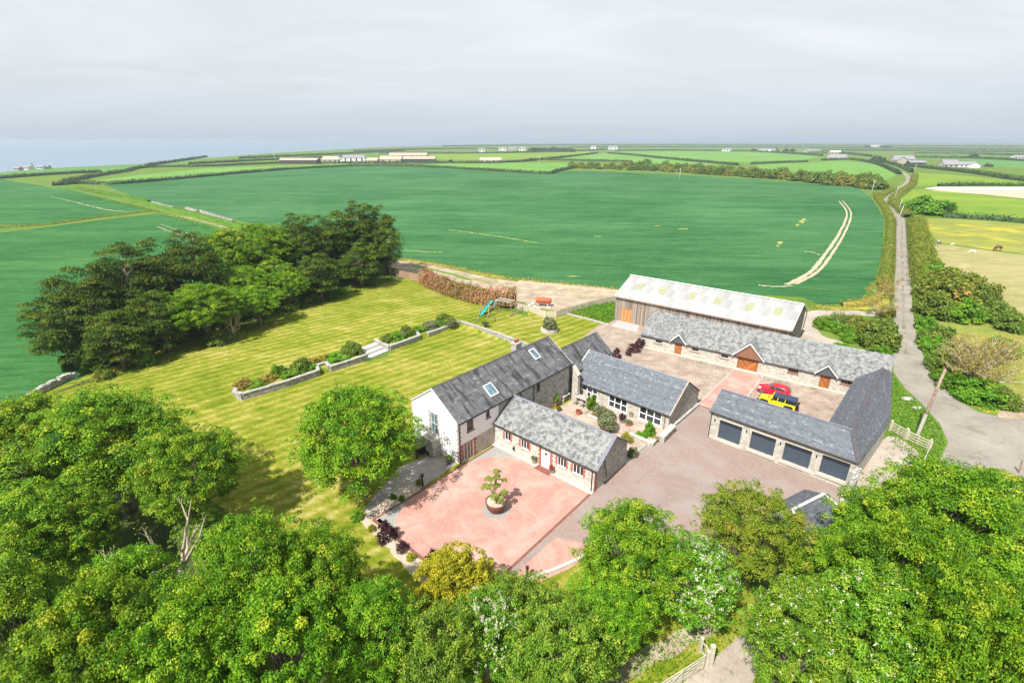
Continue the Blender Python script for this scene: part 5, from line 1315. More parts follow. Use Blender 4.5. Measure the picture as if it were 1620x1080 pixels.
gwall('retaining_wall', 'stone wall running from the terrace corner towards the farmhouse chimney', PX((729, 515), (760, 525), (795, 537), (836, 553)), -0.2, 0.85, group=grp)
sp_ = thing('garden_steps', 'three shallow stone steps up through the terrace retaining wall', 'steps', (0, 0, 0))
a_, b_, c_, d2 = [Vector((*G(*p), 0)) for p in ((583, 569), (615, 556), (603, 543), (566, 557))]
for i in range(3):
    t0 = i / 3; p, q = a_.lerp(d2, t0), b_.lerp(c_, t0); p2, q2 = a_.lerp(d2, t0 + 0.33), b_.lerp(c_, t0 + 0.33); z = 0.2 * (i + 1)
    mb = MB(); mb.hexa([p, q, q2, p2] + [v + Vector((0, 0, z)) for v in (p, q, q2, p2)]); mb.build('step', 'kerb_stone', sp_)
gwall('boundary_wall', 'rough dry stone wall running left from the foot of the leaning cypresses', PX((40, 634), (62, 623), (80, 614), (96, 606), (108, 600), (122, 596)), -0.2, 0.55, 0.55, 'dry_stone', cop='dry_stone', rough=0.3)
gwall('patio_wall', 'low dark-topped stone wall beside the drive at the patio corner', PX((1046, 700), (1064, 682)), -0.2, 0.8, 0.6, 'stone_wall_grey', cop='kerb_stone')
gwall('patio_wall', 'low stone kerb wall edging the raised patio bed', PX((996, 690), (1030, 706), (1037, 698)), -0.1, 0.4, 0.35, 'stone_wall_cream', cop='sill_stone')
gwall('raised_bed', 'long low stone edging of the planted bed beside the dining terrace', PX((930, 660), (950, 668), (965, 678)), -0.1, 0.3, 0.3, 'stone_wall_cream', cop='sill_stone')
for i, pp in enumerate([((240, 322), (258, 326), (274, 330)), ((295, 331), (312, 335)), ((318, 336), (345, 345), (370, 352)), ((408, 361), (425, 367))]):
    gwall('field_wall', ['whitish dry stone wall stretch farthest from the camera on the field boundary', 'shortest whitish dry stone stub between two longer field wall stretches', 'longest whitish dry stone wall stretch along the field boundary', 'whitish dry stone wall end just behind the tree belt'][i], PX(*pp), -0.1, 0.7, 0.9, 'dry_stone', cop='dry_stone', rough=0.5, group='broken dry stone walls between the fields')

def shrub(key, label, px, py, pr, h, name='shrub', group=None, z=None, cat='shrub'):
    x, y = G(px, py); s = pr * depth(x, y) / FPX
    zz = terr(x, y) if z is None else z
    return plant(key, name, label, cat, x, y, s, h, group=group, z=zz, crown='foliage', trunk='stem')
bed = 'shrubs along the terrace wall'
for key, label, px, py, pr, h in [
    ('shr_dry', 'dry brown shrub at the left end of the terrace wall', 386, 620, 13, 1.2), ('shr_weed', 'low fresh green plants beside the dry brown shrub on the terrace wall', 408, 617, 13, 0.6),
    ('shr_dry', 'brownish spreading shrub second along the terrace wall', 427, 608, 12, 0.8), ('shr_weed', 'bright green upright shrub in the terrace bed', 441, 601, 9, 1.5), ('shr_weed', 'low bright green mat in the terrace bed before the dark round shrub', 457, 602, 12, 0.6),
    ('shr_green', 'dark round green shrub in the left half of the terrace bed', 477, 592, 14, 1.5), ('shr_dry', 'russet shrub tuft just left of the bench niche', 497, 582, 8, 1.0), ('shr_dry', 'small russet shrub tuft just right of the bench niche', 513, 577, 7, 1.0),
    ('shr_weed', 'bright green low shrub left of the garden steps', 535, 576, 16, 0.8), ('shr_green', 'dark green round shrub close beside the garden steps', 558, 566, 14, 1.6),
    ('shr_green', 'blue-green shrub immediately right of the garden steps', 613, 546, 10, 1.0), ('shr_weed', 'light green shrub between blue-green and dark shrubs right of the steps', 628, 543, 13, 1.0), ('shr_green', 'dark green shrub at the wall right of the steps', 645, 536, 10, 1.5), ('shr_weed', 'low green growth before the right bench niche', 662, 531, 9, 0.8),
    ('shr_olive', 'grey-olive shrub just past the right niche', 681, 527, 11, 1.4), ('shr_green', 'large dark green shrub near the terrace wall corner', 703, 519, 14, 1.7), ('shr_olive', 'grey-olive shrub drooping over the wall corner', 713, 522, 9, 1.2)]:
    shrub(key, label, px, py - 2, pr * 1.3, h * 1.15, group=bed)
for key, label, px, py, pr, h in [('shr_weed', 'low green filler plants left of the dark round shrub', 468, 598, 12, .7), ('shr_weed', 'low green plants between dark round shrub and niche', 490, 590, 11, .7), ('shr_weed', 'low green plants nearest the steps on the left', 572, 567, 9, .8), ('shr_green', 'small dark shrub between bright ones left of the steps', 547, 571, 8, 1.1), ('shr_weed', 'low green plants between wall corner shrubs', 692, 523, 10, .8), ('shr_olive', 'grey-olive tuft behind the light green shrub', 636, 540, 9, 1.0), ('shr_dry', 'brown tuft between the first terrace shrubs', 418, 613, 10, .9), ('shr_green', 'small dark shrub next to the upright bright one', 450, 598, 8, 1.0)]:
    shrub(key, label, px, py - 2, pr * 1.3, h, group=bed)
for key, label, px, py, pr, h in [('shr_gold', 'small golden shrub at the left corner of the red court', 588, 839, 8, 0.7), ('shr_purple', 'dark purple maple shrub over the left corner of the red court', 612, 852, 19, 2.0), ('shr_purple', 'low reddish purple shrub between the dark maples', 637, 869, 13, 0.8), ('shr_gold', 'golden yellow shrub beside the low reddish shrub', 650, 884, 10, 0.7),
                                  ('shr_purple', 'larger dark purple maple shrub beside the golden bush', 684, 903, 20, 2.3), ('shr_weed', 'bright green shrub at the lawn end of the flower bed', 566, 820, 11, 0.8), ('shr_weed', 'small leafy plant in the bed under the big sycamore', 622, 788, 6, 0.5), ('shr_gold', 'small yellow-green plant by the terrace post', 664, 766, 6, 0.9), ('shr_weed', 'small low green plant in the gravel bed', 636, 790, 6, 0.4)]:
    shrub(key, label, px, py, pr, h, z=0.02, group='shrubs in the court bed')

def leaf_hedge(name, label, pts, w, h, mat, size, dens, seed=1, group=None, cat='hedge', n=5, core=True, lump=0.26, wob_s=0.8, zfun=None, kind=None, tint0=0.48):
    global rng
    rng = np.random.default_rng(seed)
    c = np.array(curve(pts, n)); seg = np.linalg.norm(np.diff(c, axis=0), axis=1); cum = np.concatenate([[0], np.cumsum(seg)]); Lg = cum[-1]
    N = int(min(60000, dens * Lg * (w * 0.8 + 1.6 * h)))
    t = rng.uniform(0, Lg, N); th = rng.uniform(0.02, math.pi - 0.02, N)
    k = np.clip(np.searchsorted(cum, t) - 1, 0, len(seg) - 1); u = ((t - cum[k]) / seg[k])[:, None]
    p = c[k] * (1 - u) + c[k + 1] * u; d = (c[k + 1] - c[k]) / seg[k][:, None]; nrm = np.stack([d[:, 1], -d[:, 0]], 1)
    lum = 1 + lump * wob(t * wob_s, th * 2, 1.0, seed) + lump * 0.7 * wob(t * wob_s * 3.1, th * 4, 1.0, seed + 3) + rng.normal(0, 0.11, N)
    lat = np.cos(th) * w / 2 * lum; z = np.sin(th) ** 0.7 * h * lum
    P = np.concatenate([p + nrm * lat[:, None], z[:, None]], 1)
    if zfun: P[:, 2] += np.array([zfun(a, b) for a, b in P[:, :2]])
    nn = np.concatenate([nrm * np.cos(th)[:, None], (np.sin(th) + 0.35)[:, None]], 1) + rng.normal(size=(N, 3)) * 0.45
    parts = [cards(P, nn, size, tint0 + 0.25 * wob(t * 0.3, th, 1, seed + 7) + rng.normal(0, 0.18, N), 0.62)]
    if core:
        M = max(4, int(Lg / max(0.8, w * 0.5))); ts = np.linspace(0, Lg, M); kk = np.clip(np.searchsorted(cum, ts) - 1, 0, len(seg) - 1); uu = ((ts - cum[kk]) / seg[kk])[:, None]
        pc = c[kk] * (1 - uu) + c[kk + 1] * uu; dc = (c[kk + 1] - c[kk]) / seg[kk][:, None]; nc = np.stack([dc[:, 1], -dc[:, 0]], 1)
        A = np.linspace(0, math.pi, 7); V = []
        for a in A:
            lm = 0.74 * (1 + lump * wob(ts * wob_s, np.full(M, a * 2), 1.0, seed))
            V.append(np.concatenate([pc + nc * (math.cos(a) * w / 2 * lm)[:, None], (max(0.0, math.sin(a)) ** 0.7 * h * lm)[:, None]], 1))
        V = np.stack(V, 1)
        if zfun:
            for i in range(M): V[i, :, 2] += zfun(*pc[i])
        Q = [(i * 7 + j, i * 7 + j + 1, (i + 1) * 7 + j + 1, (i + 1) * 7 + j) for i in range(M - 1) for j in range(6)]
        parts.append((V.reshape(-1, 3), np.array(Q), rng.uniform(0.2, 0.5, M * 7)))  # core tinted below the leaf cards: shade inside the hedge as colour
    V, Q, T = join(parts)
    o = bpy.data.objects.new(name, np_mesh(name, V, Q, T, mat)); link(o)
    return tag(o, label, cat, group, kind)
leaf_hedge('photinia_hedge', 'tall clipped hedge with coppery red new leaves at the end of the lawn', PX((672, 447), (686, 455), (729, 474.5), (764, 483.5), (816, 486)), 3.2, 3.0, 'leaf_photinia', 0.34, 34, 5, zfun=lambda a, b: terr(a, b))

# ------------------------------------------------------------------ fences and gates
fb = thing('panel_fence', 'brown close-boarded fence at the far corner of the lawn', 'fence', (0, 0, 0))
pp = curve(PX((610, 432), (640, 440), (665, 446), (690, 455)), 4); r = random.Random(3)
for i in range(len(pp) - 1):
    a, b = Vector((*pp[i], 0)), Vector((*pp[i + 1], 0)); n = max(2, round((b - a).length / 0.2)); mb = MB()
    for k in range(n): mb.bar(a.lerp(b, (k + 0.02) / n) + Vector((0, 0, 0.9)), a.lerp(b, (k + 0.95) / n) + Vector((0, 0, 0.9)), 0.03, 1.75, r.random())
    mb.build('panel', 'fence_boards', fb)
    mb = MB(); mb.box(a.x - 0.06, a.x + 0.06, a.y - 0.06, a.y + 0.06, -0.2, 1.95); mb.build('post', 'fence_boards', fb)
pf = thing('picket_fence', 'pale new close-set picket fence between the lawn and farm track', 'fence', (0, 0, 0))
pp = []
for seg in (((816, 488), (838, 495), (862, 503)), ((862, 503), (880, 503)), ((880, 503), (905, 495), (938, 486), (974, 478))): pp += PX(*seg)[(1 if pp else 0):]
for i in range(len(pp) - 1):
    a, b = Vector((*pp[i], 0)), Vector((*pp[i + 1], 0)); n = max(2, round((b - a).length / 0.15)); mb = MB()
    for k in range(n): mb.bar(a.lerp(b, k / n) + Vector((0, 0, 0.72)), a.lerp(b, (k + 0.72) / n) + Vector((0, 0, 0.72)), 0.025, 1.35 + r.uniform(-.03, .03), r.random())
    mb.bar(a + Vector((0, 0.05, 0.4)), b + Vector((0, 0.05, 0.4)), 0.05, 0.09); mb.bar(a + Vector((0, 0.05, 1.1)), b + Vector((0, 0.05, 1.1)), 0.05, 0.09)
    mb.build('bay', 'picket_boards', pf)['kind'] = 'stuff'
    mb = MB(); mb.box(a.x - 0.06, a.x + 0.06, a.y + 0.03, a.y + 0.15, -0.2, 1.5); mb.build('post', 'picket_boards', pf)
def field_gate(name, label, p, q, h=1.15, rails=5, brace=True, mat='gate_wood', posts=True):
    o = thing(name, label, 'gate', (*p, 0)); a, b = Vector((0, 0, 0)), Vector((q[0] - p[0], q[1] - p[1], 0)); d_ = b.normalized()
    for i in range(rails):
        z = 0.22 + (h - 0.22) * (i / (rails - 1)) ** 1.1; mb = MB(); mb.bar(a + d_ * 0.18 + Vector((0, 0, z)), b - d_ * 0.18 + Vector((0, 0, z)), 0.045, 0.10 if i < rails - 1 else 0.13, random.random()); mb.build('rail', mat, o)
    for t in (0.07, 0.5, 0.93):
        c = a.lerp(b, t); mb = MB(); mb.bar(c + d_ * (-0.05) + Vector((0.03, 0.0, h / 2 + 0.1)), c + d_ * 0.05 + Vector((0.03, 0.0, h / 2 + 0.1)), 0.06, h); mb.build('stile', mat, o)
    if brace:
        for (t0, t1) in ((0.08, 0.5), (0.92, 0.5)):
            mb = MB(); mb.bar(a.lerp(b, t0) + Vector((0, -0.05, 0.2)), a.lerp(b, t1) + Vector((0, -0.05, h)), 0.03, 0.08); mb.build('brace', mat, o)
    if posts:
        for c in (a, b): mb = MB(); mb.hexa([c + Vector(v) for v in ((-.1, -.1, -.3), (.1, -.1, -.3), (.1, .1, -.3), (-.1, .1, -.3), (-.09, -.09, h + .25), (.09, -.09, h + .25), (.09, .09, h + .3), (-.09, .09, h + .3))]); mb.build('post', mat, o)
    return o
field_gate('field_gate', 'weathered rail fence gate by the pole, nearer the slate roof corner', G(1407, 681), G(1431, 694), 1.1, 4, False)
field_gate('field_gate', 'weathered rail gate between the pole and the lane corner', G(1432, 695), G(1468, 712), 1.1, 4, False)
field_gate('field_gate', 'short rail fence running from the lane corner towards the rubble yard', G(1469, 713), G(1455, 745), 0.9, 2, False)
field_gate('field_gate', 'pale five-bar wooden gate in the foreground track', G(1034, 1108), G(1116, 1055), 1.2, 5, True)
field_gate('field_gate', 'short two-rail fence beside the foreground five-bar gate', G(1121, 1050), G(1107, 1030), 1.0, 2, False)
field_gate('field_gate', 'grey wooden gate into the paddock at the right edge', G(1600, 640), G(1640, 652), 1.1, 5, True)
mb = MB(); mb.hexa([(-.16, -.12, -.2), (.16, -.12, -.2), (.16, .12, -.2), (-.16, .12, -.2), (-.14, -.1, 1.75), (.14, -.1, 1.75), (.14, .1, 1.85), (-.14, .1, 1.85)])
o = mb.build('gate_post', 'gate_wood'); o.location = (*G(1122, 1052), 0); tag(o, 'stout pale wooden post at the end of the foreground gate', 'post')
mb = MB(); mb.tube([(0, 0, -0.2), (-0.2, 0.1, 1.5)], 0.09, 6); o = mb.build('gate_post', 'pole_wood'); o.location = (*G(1613, 748), 0); tag(o, 'leaning dark post on the bare lane junction at the right edge', 'post')

# ------------------------------------------------------------------ telegraph poles
def pole(label, px, py, hgt, lean=0.0, cross=False, r0=0.13, mat='pole_pale'):
    o = thing('telegraph_pole', label, 'pole', (*G(px, py), 0), group='telegraph poles')
    mb = MB(); mb.tube([(0, 0, -0.3), (lean * 0.5, 0, hgt * 0.5), (lean, 0, hgt)], [r0, r0 * 0.9, r0 * 0.75], 8); mb.build('shaft', mat, o, True)
    if cross:
        mb = MB(); mb.bar((lean - 1.1, 0.12, hgt - 0.4), (lean + 1.1, 0.12, hgt - 0.4), 0.1, 0.12); mb.build('crossarm', 'pole_wood', o)
        for x in (-1, -0.4, 0.4, 1): mb = MB(); mb.lathe([(0.05, 0), (0.07, 0.08), (0.03, 0.2)], 6, (lean + x, 0.12, hgt - 0.34)); mb.build('insulator', 'white_paint', o)
    return o
p1 = pole('tall mottled wooden pole rising over the rail gate beside the garage wing', 1450, 690, 8.4, 0.55, False, 0.17, 'pole_wood')
mb = MB(); mb.tube([(0.03, 0, 0.02), (0.19, 0, 2.9)], [0.185, 0.18], 8); mb.build('base_sleeve', 'pole_pale', p1)
pole('pole with crossarm by the thicket at the far right corner of the big field', 1377, 312, 9.5, 0.0, True, 0.2)
pole('lone pale pole standing in the far part of the big green field', 1074, 290, 11.0, 0.0, False, 0.22)
pole('pole on the lane bend beside the brown hedge', 1413, 322, 9.0, 0.2)
pole('nearest lane-side pole left of the straight lane', 1417, 358, 8.0, 0.9, False, 0.14)
pole('lane-side pole just beyond the nearest one', 1420, 336, 6.0, 0.5, False, 0.14)
pole('far pole on the left of the lane below the gabled house', 1427, 268, 11.0, 0.3, False, 0.2)
pole('far pole on the right of the lane below the gabled house', 1445, 276, 9.0, 0.6, False, 0.2)
pole('distant pale mast beside the dark farm barn', 436, 259, 16.0, 0.0, False, 0.35)
pole('distant thin pole on the pale field past the bungalow', 853, 270, 16.0, 0.0, False, 0.25)

# ------------------------------------------------------------------ things in the garden
def pot(label, px, py, r, h, plantkey=None, pr=0.4, ph=0.6, mat='terracotta', name='plant_pot', z=0.02, xy=None):
    x, y = xy or G(px, py)
    o = thing(name, label, 'plant pot', (x, y, z))
    mb = MB(); mb.lathe([(r * 0.72, 0), (r * 0.95, h * 0.7), (r, h * 0.93), (r * 1.06, h * 0.93), (r * 1.06, h), (r * 0.9, h), (r * 0.85, h * 0.85)], 16, cap=False); mb.build('pot', mat, o, True)
    mb = MB(); mb.lathe([(r * 0.86, h * 0.86), (0.01, h * 0.9)], 12, cap=False); mb.build('soil', 'soil_and_tree_shade', o)
    if plantkey:
        t = TPL[plantkey]; c = bpy.data.objects.new('foliage', t['crown']); link(c, o); c.location = (0, 0, h * 0.88); c.scale = (pr, pr, ph); c.rotation_euler = (0, 0, random.uniform(0, 6))
    return o
# cloud-pruned pine in a rust bowl
bx0, by0 = G(785, 806)
o = thing('bowl_planter', 'big rust-coloured round bowl planter in the middle of the red court', 'planter', (bx0, by0, 0.03))
mb = MB(); mb.lathe([(0.62, 0), (0.88, 0.45), (0.96, 0.85), (0.97, 1.0), (0.90, 1.0), (0.88, 0.9)], 28, cap=False); mb.build('bowl', 'pot_rust', o, True)
mb = MB(); mb.lathe([(0.89, 0.9), (0.01, 0.95)], 24, cap=False); mb.build('gravel_top', 'bed_gravel', o)
sheet('paved_court', [(bx0 + 1.22 * math.cos(k * 0.2618), by0 + 1.22 * math.sin(k * 0.2618)) for k in range(24)], 0.030, 'grey_setts')
bt = thing('bonsai_pine', 'cloud-pruned pine with tiered green pads growing in the rust bowl', 'tree', (bx0, by0, 0.96))
pads = [(-0.85, 0.2, 1.35, 0.55), (-0.65, 0.5, 2.0, 0.46), (0.05, 0.3, 2.95, 0.42), (0.1, 0.1, 2.4, 0.44), (0.75, 0.35, 2.05, 0.32), (0.05, 0.2, 1.55, 0.42), (0.75, -0.1, 1.05, 0.42), (-0.1, -0.45, 0.85, 0.46), (0.4, -0.5, 0.6, 0.40)]
mb = MB(); mb.tube([(0.1, 0, -0.05), (-0.1, 0.05, 0.4), (-0.35, 0.1, 0.9), (-0.1, 0.2, 1.4), (0.05, 0.2, 2.1), (0.05, 0.25, 2.9)], [0.14, 0.11, 0.085, 0.06, 0.045, 0.02], 7)
for x, y, z, r_ in pads: mb.tube([(-0.1, 0.1, max(0.2, z * 0.6)), (x * 0.6, y * 0.6, z * 0.85), (x, y, z + 0.05)], [0.045, 0.035, 0.015], 5)
mb.build('trunk', 'bark_cypress', bt, True)
for x, y, z, r_ in pads:
    c = bpy.data.objects.new('foliage_pad', TPL['shr_pine']['crown']); link(c, bt); c.location = (x, y, z - 0.05); c.scale = (r_, r_, r_ * 0.75); c.rotation_euler = (0, 0, random.uniform(0, 6))
# ring planter on the lawn
x, y = G(869, 524)
o = thing('stone_planter', 'round pale stone planter on the lawn near the picket fence', 'planter', (x, y, 0.0)); mb = MB(); r = random.Random(8)
for c in range(2):
    for k in range(18):
        a0, a1 = (k + c * 0.5) * 2 * math.pi / 18, (k + c * 0.5 + 0.94) * 2 * math.pi / 18; z0, z1 = c * 0.32 - 0.05, c * 0.32 + 0.25; j = r.uniform(-.03, .03)
        mb = MB(); mb.hexa([((1.52 + j if q else 1.15) * math.cos(a), (1.52 + j if q else 1.15) * math.sin(a), z) for z in (z0, z1) for a, q in ((a0, 1), (a1, 1), (a1, 0), (a0, 0))], r.random()); mb.build('stone_block', 'kerb_stone', o)
mb = MB(); mb.lathe([(1.2, 0.5), (0.01, 0.55)], 20, cap=False); mb.build('soil', 'bed_gravel', o)
plant('shr_olive', 'olive_shrub', 'grey-green rounded olive bush growing in the round stone planter', 'shrub', x, y, 1.55, 2.3, z=0.45, crown='foliage', trunk='stem')
for lab, px, py, r_, h, k, pr, ph, m in [
    ('dark pot with leafy plant at the corner of the white gable', 711, 733, 0.32, 0.75, 'shr_weed', 0.32, 0.4, 'pot_dark'), ('stone pot with golden-green plant left of the white cottage door', 846, 733, 0.34, 0.6, 'shr_olive', 0.42, 0.5, 'pot_stone'),
    ('stone pot of red flowers right of the white cottage door', 873, 748, 0.32, 0.5, 'shr_red', 0.45, 0.55, 'pot_stone'), ('tall terracotta pot with leafy bush against the dark stone house wall', 878, 642, 0.35, 0.75, 'shr_weed', 0.55, 1.2, 'terracotta'),
    ('wide brown barrel planter holding the patio olive tree', 960, 680, 0.95, 0.7, None, 0, 0, 'pot_rust'), ('grey pot with dark red maple by the glazed screen', 984, 668, 0.36, 0.55, 'shr_purple', 0.55, 0.8, 'pot_stone'),
    ('low wide pot of green and pink plants near the maple pot', 994, 672, 0.42, 0.35, 'shr_olive', 0.5, 0.4, 'terracotta'), ('small grey pot against the glazed room wall', 998, 659, 0.30, 0.5, 'shr_dry', 0.3, 0.25, 'pot_stone'),
    ('round terracotta pot near the dining table post', 915, 655, 0.36, 0.5, 'shr_red', 0.36, 0.25, 'terracotta'), ('orange bowl pot at the edge of the planted bed', 941, 658, 0.36, 0.3, None, 0, 0, 'terracotta'),
    ('pot with dry yellow plant on the drive beside the patio wall', 1036, 698, 0.30, 0.35, 'shr_dry', 0.45, 0.4, 'pot_stone'), ('small dark pot with low plant below the house wall', 884, 650, 0.25, 0.35, 'shr_green', 0.35, 0.4, 'pot_dark'), ('pot of pale yellow-green plant beside the cottage ridge', 868, 645, 0.30, 0.4, 'shr_gold', 0.5, 0.6, 'pot_dark')]:
    pot(lab, px, py, r_, h, k, pr, ph, m)
x, y = G(960, 680)
plant('shr_olive', 'olive_tree', 'airy twiggy olive tree in the wide barrel planter on the patio', 'tree', x, y, 1.35, 1.7, z=0.62, crown='foliage', trunk='stem')
for key, label, px, py, pr, h in [('shr_weed', 'tall bright green shrub beside the dining terrace', 935, 646, 9, 2.0), ('shr_olive', 'tangled grey-green shrubs along the planted patio bed', 950, 655, 14, 1.2), ('shr_olive', 'loose flowering shrub below the glazed screens', 962, 660, 13, 1.0), ('shr_weed', 'low lush green plants filling the raised patio bed', 1012, 692, 12, 0.7), ('shr_weed', 'upright green acer in the raised patio bed', 1027, 688, 9, 1.9),
                                  ('shr_gold', 'yellow-green shrub behind the cottage ridge at the patio', 989, 697, 8, 1.4), ('shr_gold', 'smaller yellow-green shrub next to the cottage gable', 996, 700, 6, 1.0), ('shr_olive', 'pinkish flowering shrub at the back corner of the cottage gable', 1000, 722, 9, 1.3), ('shr_weed', 'climbing plant on the left jamb of the glazed screens', 913, 617, 4, 1.6),
                                  ('shr_purple', 'dark red beech hedge clump at the end of the stable range', 1003, 556, 12, 1.6), ('shr_purple', 'second dark red beech clump against the stable range wall', 1012, 549, 9, 1.7), ('shr_purple', 'small dark red beech clump nearest the slate wing', 994, 562, 6, 1.2), ('shr_purple', 'dark red shrub behind the glazed room roof', 975, 566, 9, 1.8)]:
    shrub(key, label, px, py, pr, h, z=0.02, group='patio and yard plants')
# dining set
tx, ty = G(922, 637)
o = thing('dining_table', 'weathered rectangular teak dining table on the patio', 'table', (tx, ty, 0.02), RZ(130))
for i in range(5): mb = MB(); mb.box(-0.9, 0.9, -0.5 + i * 0.2, -0.5 + i * 0.2 + 0.185, 0.71, 0.75); mb.build('slat', 'teak_grey', o)
for sx in (-1, 1):
    for sy in (-1, 1): mb = MB(); mb.box(sx * 0.8 - .04, sx * 0.8 + .04, sy * 0.4 - .04, sy * 0.4 + .04, 0, 0.708); mb.build('leg', 'teak_grey', o)
for i, (dx, dy, rz, lab) in enumerate([(-0.5, -0.95, 0, 'left teak chair on the cottage side of the dining table'), (0.5, -0.95, 0, 'right teak chair on the cottage side of the dining table'), (-0.5, 0.95, math.pi, 'left teak chair on the glazed side of the dining table'), (0.5, 0.95, math.pi, 'right teak chair on the glazed side of the dining table')]):
    a = RZ(130); cx, cy = tx + dx * math.cos(a) - dy * math.sin(a), ty + dx * math.sin(a) + dy * math.cos(a)
    ch_ = thing('garden_chair', lab, 'chair', (cx, cy, 0.02), a + rz, 'chairs round the dining table')
    mb = MB(); mb.box(-0.25, 0.25, -0.25, 0.25, 0.42, 0.46); mb.build('seat', 'teak_grey', ch_)
    mb = MB(); mb.box(-0.25, 0.25, -0.29, -0.255, 0.47, 0.95); mb.build('backrest', 'teak_grey', ch_)
    for sx in (-1, 1):
        for sy in (-1, 1): mb = MB(); mb.box(sx * .22 - .025, sx * .22 + .025, sy * .22 - .025, sy * .22 + .025, 0, 0.418); mb.build('leg', 'teak_grey', ch_)
bx, by = G(893, 633)
o = thing('barbecue_table', 'grey wooden barbecue bench against the dark stone house wall', 'table', (bx, by, 0.02), RZ(41)); mb = MB(); mb.box(-0.75, 0.75, -0.4, 0.4, 0.78, 0.84); mb.build('table_top', 'teak_grey', o)
mb = MB(); mb.box(-0.65, 0.65, -0.32, 0.32, 0.25, 0.29); mb.build('shelf', 'teak_grey', o)
for sx in (-1, 1):
    for sy in (-1, 1): mb = MB(); mb.box(sx * .66 - .05, sx * .66 + .05, sy * .33 - .05, sy * .33 + .05, 0, 0.778); mb.build('leg', 'teak_grey', o)
o = thing('kamado_barbecue', 'dark green egg-shaped barbecue sitting in the grey bench', 'barbecue', (bx, by, 0.862)); mb = MB(); mb.lathe([(0.12, 0), (0.28, 0.1), (0.32, 0.26), (0.32, 0.30)], 16); mb.build('base', 'egg_green', o, True)
mb = MB(); mb.lathe([(0.32, 0.305), (0.28, 0.5), (0.14, 0.62), (0.07, 0.65), (0.07, 0.72)], 16); mb.build('lid', 'egg_green', o, True)
mb = MB(); mb.tube([(0, 0, 0), (0, 0, 2.6)], 0.05, 6); o = mb.build('patio_post', 'teak_grey'); o.location = (*G(926, 655), 0.02); tag(o, 'slender grey upright post beside the dining set', 'post')
mb = MB(); mb.tube([(0, 0, 0), (0, 0, 1.1)], 0.09, 6); mb.box(-0.16, 0.16, -0.16, 0.16, 1.1, 1.32); o = mb.build('lamp_post', 'black_metal'); o.location = (*G(669, 768), 0.02); tag(o, 'short black garden lamp post at the edge of the red court', 'lamp')
mb = MB(); mb.box(-0.08, 0.08, -0.08, 0.08, 0, 0.85); mb.box(-.12, .12, -.12, .12, 0.85, 1.0); o = mb.build('bollard_lamp', 'black_metal'); o.location = (*G(834, 912), 0.03); tag(o, 'small black bollard lamp on the corner of the drive kerb', 'lamp')
o = thing('garden_bench', 'dark metal garden seat in the shade by the outside stair', 'bench', (*G(668, 722), 0.02), RZ(60)); mb = MB(); mb.box(-.7, .7, -.25, .25, .40, .46); mb.build('seat', 'black_metal', o); mb = MB(); mb.box(-.7, .7, .25, .30, .46, .95); mb.build('backrest', 'black_metal', o)
for sx in (-1, 1): mb = MB(); mb.box(sx * .62 - .04, sx * .62 + .04, -.22, .22, 0, .398); mb.build('leg', 'black_metal', o)

# play equipment
def at(px, py, z=0.0): x, y = G(px, py); return Vector((x, y, terr(x, y) + z))
o = thing('climbing_frame', 'dark timber climbing frame with ladder net and monkey bars before the red hedge', 'play equipment', (0, 0, 0))
q0 = at(783, 498); ex = Vector((0.86, -0.5, 0)); ey = Vector((0.5, 0.86, 0)); Hh = Vector((0, 0, 2.4))
for i, (u, v) in enumerate(((0, 0), (0, 1.6), (3.6, 0), (3.6, 1.6))):
    p = q0 + ex * u + ey * v; mb = MB(); mb.bar(p + Vector((0, 0, -0.2)), p + Hh, 0.12); mb.build('post', 'pole_wood', o)
for v in (0, 1.6): mb = MB(); mb.bar(q0 + ey * v + Hh, q0 + ex * 3.6 + ey * v + Hh, 0.1); mb.build('beam', 'teak_grey', o)
for i in range(9): p = q0 + ex * (0.2 + i * 0.4) + Hh; mb = MB(); mb.tube([p, p + ey * 1.6], 0.03, 5); mb.build('monkey_bar', 'barge_white', o)
for s_ in (0.2, 1.4): mb = MB(); mb.bar(q0 + ey * s_ - ex * 1.2, q0 + ey * s_ + Hh, 0.08); mb.build('ladder_rail', 'black_metal', o)
for i in range(7): p = (q0 - ex * 1.2).lerp(q0 + Hh, (i + 1) / 8); mb = MB(); mb.bar(p + ey * 0.2, p + ey * 1.4, 0.07); mb.build('rung', 'barge_white', o)
o = thing('slide', 'turquoise plastic garden slide sloping down to the lawn', 'slide', (0, 0, 0))
s0, s1 = at(779, 494, 1.7), at(763, 503, 0.25); s2 = s1 + (s1 - s0).normalized().xy.to_3d() * 0.7 + Vector((0, 0, -0.1)); sd = (s1 - s0).cross(Vector((0, 0, 1))).normalized() * 0.28
mb = MB()
for p, q in ((s0, s1), (s1, s2)):
    mb.hexa([p - sd, q - sd, q + sd, p + sd] + [v + Vector((0, 0, 0.05)) for v in (p - sd, q - sd, q + sd, p + sd)])
mb.build('chute', 'slide_teal', o)
for k in (-1, 1): mb = MB(); mb.bar(s0 + sd * k * 1.02 + Vector((0, 0, 0.12)), s1 + sd * k * 1.02 + Vector((0, 0, 0.12)), 0.05, 0.2); mb.build('side_rail', 'slide_teal', o)
for k in (-1, 1): mb = MB(); mb.bar(s0 + sd * k * 0.8 + Vector((0, 0, -1.75)), s0 + sd * k * 0.8 - Vector((0, 0, .02)), 0.07); mb.build('leg', 'pole_wood', o)
o = thing('swing_frame', 'tall wooden A-frame garden swing beside the turquoise slide', 'play equipment', (0, 0, 0))
w0, w1 = at(755, 513), at(771, 509); top0, top1 = w0.lerp(w1, 0.3) + Vector((0.3, 1.0, 2.5)), w1 + Vector((0.5, 1.4, 2.5))
